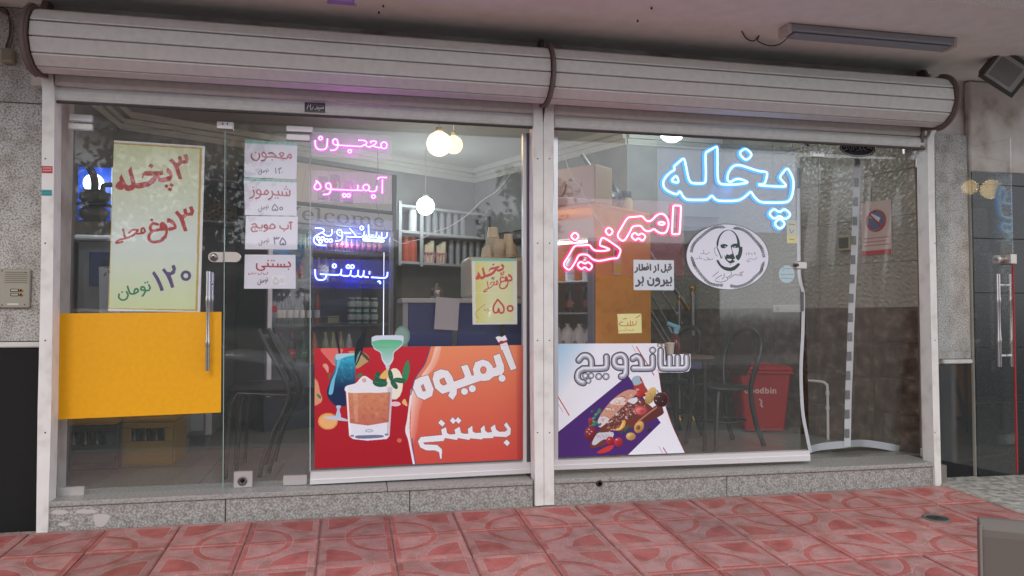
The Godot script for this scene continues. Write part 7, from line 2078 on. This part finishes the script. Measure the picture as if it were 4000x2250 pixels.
	var q4 := [Vector3(-0.145, -0.105, 0.004), Vector3(0.145, -0.105, 0.004), Vector3(0.145, 0.105, 0.004), Vector3(-0.145, 0.105, 0.004)]
	var apex := [Vector3(-0.03, -0.02, -0.05), Vector3(0.03, -0.02, -0.05), Vector3(0.03, 0.02, -0.05), Vector3(-0.03, 0.02, -0.05)]
	for i in 4: cone.quad(q4[i], q4[(i + 1) % 4], apex[(i + 1) % 4], apex[i])
	cone.quad(apex[0], apex[1], apex[2], apex[3])
	part(o, "reflector", cone, flat(rgb(170, 166, 160), 0.35, 0.3))
	part(o, "led_chip", Shape.new().box(Vector3(-0.022, -0.014, -0.049), Vector3(0.022, 0.014, -0.044), 0.002), flat(rgb(196, 186, 120), 0.4))
	part(o, "front_glass", Shape.new().box(Vector3(-0.144, -0.104, 0.006), Vector3(0.144, 0.104, 0.010)), pane(rgb(190, 188, 182), 0.1, 0.1))
	part(o, "bracket", Shape.new().tube(bend([Vector3(0.0, -0.02, -0.09), Vector3(0.03, 0.06, -0.28), Vector3(0.1, 0.16, -0.5)], 4), 0.012, 8), rimm)
	# --- a rounded metal cabinet close to the camera, lower right
	var c0 := at_z(3830, 2030, 2.3)
	var gy := ground_y(2.3)
	o = thing("metal_barrier", "brown-grey metal barrier plate with a rounded top edge standing on the concrete", "barrier", "", Vector3(c0.x, gy, 2.3), -0.62)
	var ht := c0.y - gy
	var pr := PackedVector2Array([Vector2(-0.09, -0.05), Vector2(0.0, -0.05), Vector2(0.0, ht - 0.06), Vector2(-0.003, ht - 0.036), Vector2(-0.013, ht - 0.014), Vector2(-0.03, ht - 0.002), Vector2(-0.045, ht), Vector2(-0.06, ht - 0.002), Vector2(-0.077, ht - 0.014), Vector2(-0.087, ht - 0.036), Vector2(-0.09, ht - 0.06)])
	var plate := Shape.new()
	plate.prism(pr, 0.0, 1.1, Transform3D(Basis(Vector3(0, 0, 1), Vector3.UP, Vector3(1, 0, 0)), Vector3(0, 0, 0)))
	part(o, "plate", plate, flat(rgb(104, 96, 90), 0.6, 0.1))
	part(o, "edge_highlight", Shape.new().tube([Vector3(0.0, 0, 0.004), Vector3(0.0, ht - 0.02, 0.004)], 0.005, 8), flat(rgb(150, 142, 136), 0.4, 0.4))  # paler strip stands in for the highlight along the upright edge
	part(o, "foot", Shape.new().box(Vector3(0.2, -0.04, -0.2), Vector3(0.26, 0.01, 0.16), 0.004), flat(rgb(70, 62, 58), 0.5))
	part(o, "foot", Shape.new().box(Vector3(0.85, -0.04, -0.2), Vector3(0.91, 0.01, 0.16), 0.004), flat(rgb(70, 62, 58), 0.5))
	# --- a purple sign hanging at the overhang's edge
	var s0 := at_z(1278, -40, 0.9)
	var s1 := at_z(1384, 12, 0.9)
	o = thing("hanging_sign", "edge of a purple sign box hanging under the overhang", "sign")
	part(o, "face", Shape.new().box(Vector3(s0.x, s1.y, 0.86), Vector3(s1.x, 2.69, 0.9), 0.004), flat(rgb(120, 96, 150), 0.4))
	part(o, "trim", Shape.new().box(Vector3(s1.x + 0.0005, s1.y, 0.855), Vector3(s1.x + 0.012, 2.69, 0.905), 0.002), flat(rgb(160, 150, 150), 0.4))

func loft(sections: Array) -> Shape:      # closed rings of points joined into a body with closed ends
	var s := Shape.new()
	s.ring(sections)
	s.cap(sections[0], false); s.cap(sections[sections.size() - 1], true)
	return s

func vehicle(called: String, label: String, category: String, at: Vector3, turn: float, prof: Array, roof: Array, paint: Material, half: float, wheels: Array) -> Node3D:
	# prof: [x, underside, shoulder height] along the length; roof: [x, height, half width]
	var o := thing(called, label, category, "vehicles in the street behind the viewer", at, turn)
	var rings := []
	for q in prof:
		var w: float = half * q[3]
		rings.append([Vector3(q[0], q[1], -w * 0.92), Vector3(q[0], lerpf(q[1], q[2], 0.45), -w), Vector3(q[0], q[2] - 0.06, -w * 0.97), Vector3(q[0], q[2], -w * 0.84), Vector3(q[0], q[2] + 0.02, 0), Vector3(q[0], q[2], w * 0.84), Vector3(q[0], q[2] - 0.06, w * 0.97), Vector3(q[0], lerpf(q[1], q[2], 0.45), w), Vector3(q[0], q[1], w * 0.92)])
	part(o, "body", loft(rings), paint)
	rings = []
	for q in roof:
		rings.append([Vector3(q[0], q[3], -half * 0.86), Vector3(q[0], lerpf(q[3], q[1], 0.6), -half * q[2] * 1.03), Vector3(q[0], q[1], -half * q[2] * 0.85), Vector3(q[0], q[1] + 0.02, 0), Vector3(q[0], q[1], half * q[2] * 0.85), Vector3(q[0], lerpf(q[3], q[1], 0.6), half * q[2] * 1.03), Vector3(q[0], q[3], half * 0.86)])
	part(o, "cabin_glass", loft(rings), flat(rgb(30, 34, 38), 0.08))
	var tops := []
	for q in roof:
		if q[1] > q[3] + 0.3:
			tops.append([Vector3(q[0], q[1] - 0.01, -half * q[2] * 0.87), Vector3(q[0], q[1] + 0.022, -half * q[2] * 0.6), Vector3(q[0], q[1] + 0.035, 0), Vector3(q[0], q[1] + 0.022, half * q[2] * 0.6), Vector3(q[0], q[1] - 0.01, half * q[2] * 0.87), Vector3(q[0], q[1] - 0.02, 0)])
	part(o, "roof", loft(tops), paint)
	for w in wheels:
		for s in [-1.0, 1.0]:
			var z: float = s * (half - 0.1)
			var t := part(o, "wheel", Shape.new().tube([Vector3(w[0], w[1], z - 0.1), Vector3(w[0], w[1], z + 0.1)], w[1], 22), flat(rgb(26, 26, 27), 0.8))
			part(t, "rim", Shape.new().tube([Vector3(w[0], w[1], z + s * 0.101), Vector3(w[0], w[1], z + s * 0.108)], w[1] * 0.62, 18), flat(rgb(150, 150, 152), 0.3, 0.8))
	var n: Array = prof[prof.size() - 1]
	for s in [-1.0, 1.0]:
		part(o, "headlight", Shape.new().lathe(Vector3(n[0] - 0.16, n[2] - 0.12, s * half * 0.72), [[0.05, -0.16], [0.1, -0.08], [0.11, 0.0], [0.09, 0.08], [0.0, 0.1]], 12, Basis(Vector3(0, 0, 1), -PI / 2 + 0.25)), flat(rgb(170, 176, 182), 0.1))
	part(o, "bumper", Shape.new().box(Vector3(n[0] - 0.12, n[1], -half * 0.86), Vector3(n[0] + 0.04, n[1] + 0.22, half * 0.86), 0.04), flat(rgb(84, 86, 90), 0.5))
	return o

func tree(label: String, at: Vector3, height: float, spread: float, seed_: int, leaf: Color) -> void:
	var g := RandomNumberGenerator.new()
	g.seed = seed_
	var o := thing("street_tree", label, "tree", "trees across the street", at)
	var bark := flat(rgb(74, 62, 52), 0.9)
	var wood := Shape.new()
	var fork := Vector3(g.randf_range(-0.2, 0.2), height * 0.35, g.randf_range(-0.2, 0.2))
	wood.tube(bend([Vector3.ZERO, Vector3(0.05, height * 0.18, 0.04), fork], 4), 0.16, 8, false, 0.1)
	var tips := []
	for k in 9:
		var a := TAU * k / 9 + g.randf_range(-0.3, 0.3)
		var tip := fork + Vector3(cos(a) * spread * g.randf_range(0.35, 0.85), height * g.randf_range(0.18, 0.6), sin(a) * spread * g.randf_range(0.35, 0.85))
		wood.tube(bend([fork, fork.lerp(tip, 0.5) + Vector3(0, 0.25, 0), tip], 3), 0.07, 6, false, 0.02)
		tips.append(tip); tips.append(fork.lerp(tip, 0.6))
	part(o, "trunk", wood, bark)
	var crown := Shape.new()
	for k in 2600:
		var c: Vector3 = tips[g.randi() % tips.size()] + Vector3(g.randfn(0, 0.32), g.randfn(0, 0.28), g.randfn(0, 0.32)) * spread * 0.55
		var u := Vector3(g.randfn(), g.randfn(), g.randfn()).normalized() * g.randf_range(0.06, 0.13)
		var v := u.cross(Vector3(g.randfn(), g.randfn(), g.randfn())).normalized() * g.randf_range(0.04, 0.08)
		crown.tri(c - u, c + v, c + u); crown.tri(c - u, c + u, c - v)
	var m := StandardMaterial3D.new()
	m.albedo_color = leaf
	m.roughness = 0.7
	m.backlight_enabled = true
	m.backlight = Color(leaf.r * 0.5, leaf.g * 0.5, leaf.b * 0.4)
	part(o, "crown", crown, m)

func build_street() -> void:
	var silver := flat(rgb(168, 168, 170), 0.28, 0.55)
	var car := vehicle("parked_car", "silver hatchback parked by the kerb behind the viewer", "car", Vector3(-4.45, -0.42, 5.95), 0.0,
		[[0.0, 0.32, 0.86, 0.86], [0.12, 0.22, 0.95, 0.94], [0.6, 0.2, 0.98, 1.0], [1.4, 0.2, 0.96, 1.0], [2.6, 0.2, 0.95, 1.0], [3.1, 0.2, 0.93, 1.0], [3.55, 0.2, 0.86, 0.97], [3.9, 0.22, 0.76, 0.9], [4.02, 0.3, 0.66, 0.8]],
		[[0.1, 1.0, 0.9, 0.94], [0.45, 1.36, 0.86, 0.95], [1.2, 1.46, 0.86, 0.94], [2.0, 1.43, 0.86, 0.94], [2.95, 1.0, 0.9, 0.92]], silver, 0.84, [[0.78, 0.3], [3.22, 0.3]])
	vehicle("pickup_truck", "blue pickup truck parked across the street behind the viewer", "pickup truck", Vector3(0.9, -0.42, 12.4), 0.0,
		[[0.0, 0.5, 0.98, 0.95], [0.1, 0.4, 1.02, 1.0], [2.0, 0.4, 1.02, 1.0], [2.1, 0.4, 1.05, 1.0], [3.6, 0.4, 1.04, 1.0], [4.5, 0.42, 0.98, 0.97], [4.75, 0.5, 0.86, 0.9]],
		[[2.1, 1.06, 0.9, 1.02], [2.2, 1.62, 0.86, 1.03], [3.1, 1.64, 0.86, 1.03], [3.75, 1.06, 0.9, 1.02]], flat(rgb(52, 66, 112), 0.3, 0.2), 0.86, [[0.9, 0.36], [3.9, 0.36]])
	tree("broad leafy tree across the street opposite the yellow door panel", Vector3(-6.4, -0.3, 15.6), 6.8, 2.3, 3, rgb(70, 84, 52))
	tree("broad leafy tree across the street opposite the side panel", Vector3(-3.6, -0.3, 16.0), 6.6, 2.0, 8, rgb(74, 88, 56))
	tree("dark narrow tree across the street opposite the middle rails", Vector3(4.7, -0.3, 15.6), 5.4, 1.3, 12, rgb(52, 66, 46))
	structure("far_pavement", Shape.new().box(Vector3(-60, -0.6, 14.2), Vector3(60, -0.3, 18.5), 0.02), stone("kerb concrete", [], 1, 1, 1, 1))
	var walls := [[-16.0, -7.4, 3.4, rgb(150, 140, 126), "low buff shop building across the street with a dark gate"], [-7.2, 1.4, 3.0, rgb(166, 158, 148), "low pale building across the street with three windows"], [1.6, 12.0, 3.3, rgb(140, 126, 116), "low brown building across the street with grey shutters"]]
	for q in walls:
		var o := thing("far_building", q[4], "building", "buildings across the street", Vector3(q[0], -0.3, 18.6))
		var w: float = q[1] - q[0]
		part(o, "wall", Shape.new().box(Vector3(0, 0, 0), Vector3(w, q[2], 6.0)), stone("far wall %.1f" % q[0], [[0.0, q[3].darkened(0.12)], [1.0, q[3]]], 0.4, 0.01, 4, 0.9))
		part(o, "parapet", Shape.new().box(Vector3(-0.1, q[2] + 0.001, -0.1), Vector3(w + 0.1, q[2] + 0.35, 0.2), 0.02), flat(q[3], 0.9))
		for k in 3:
			var x := w * (k + 0.5) / 3.0
			var f := part(o, "window", Shape.new().box(Vector3(x - 0.9, 0.9, -0.04), Vector3(x + 0.9, 2.4, -0.001), 0.01), flat(rgb(92, 92, 94), 0.5))
			part(f, "glazing", Shape.new().box(Vector3(x - 0.8, 1.0, -0.055), Vector3(x + 0.8, 2.3, -0.041)), flat(rgb(30, 34, 38), 0.1))
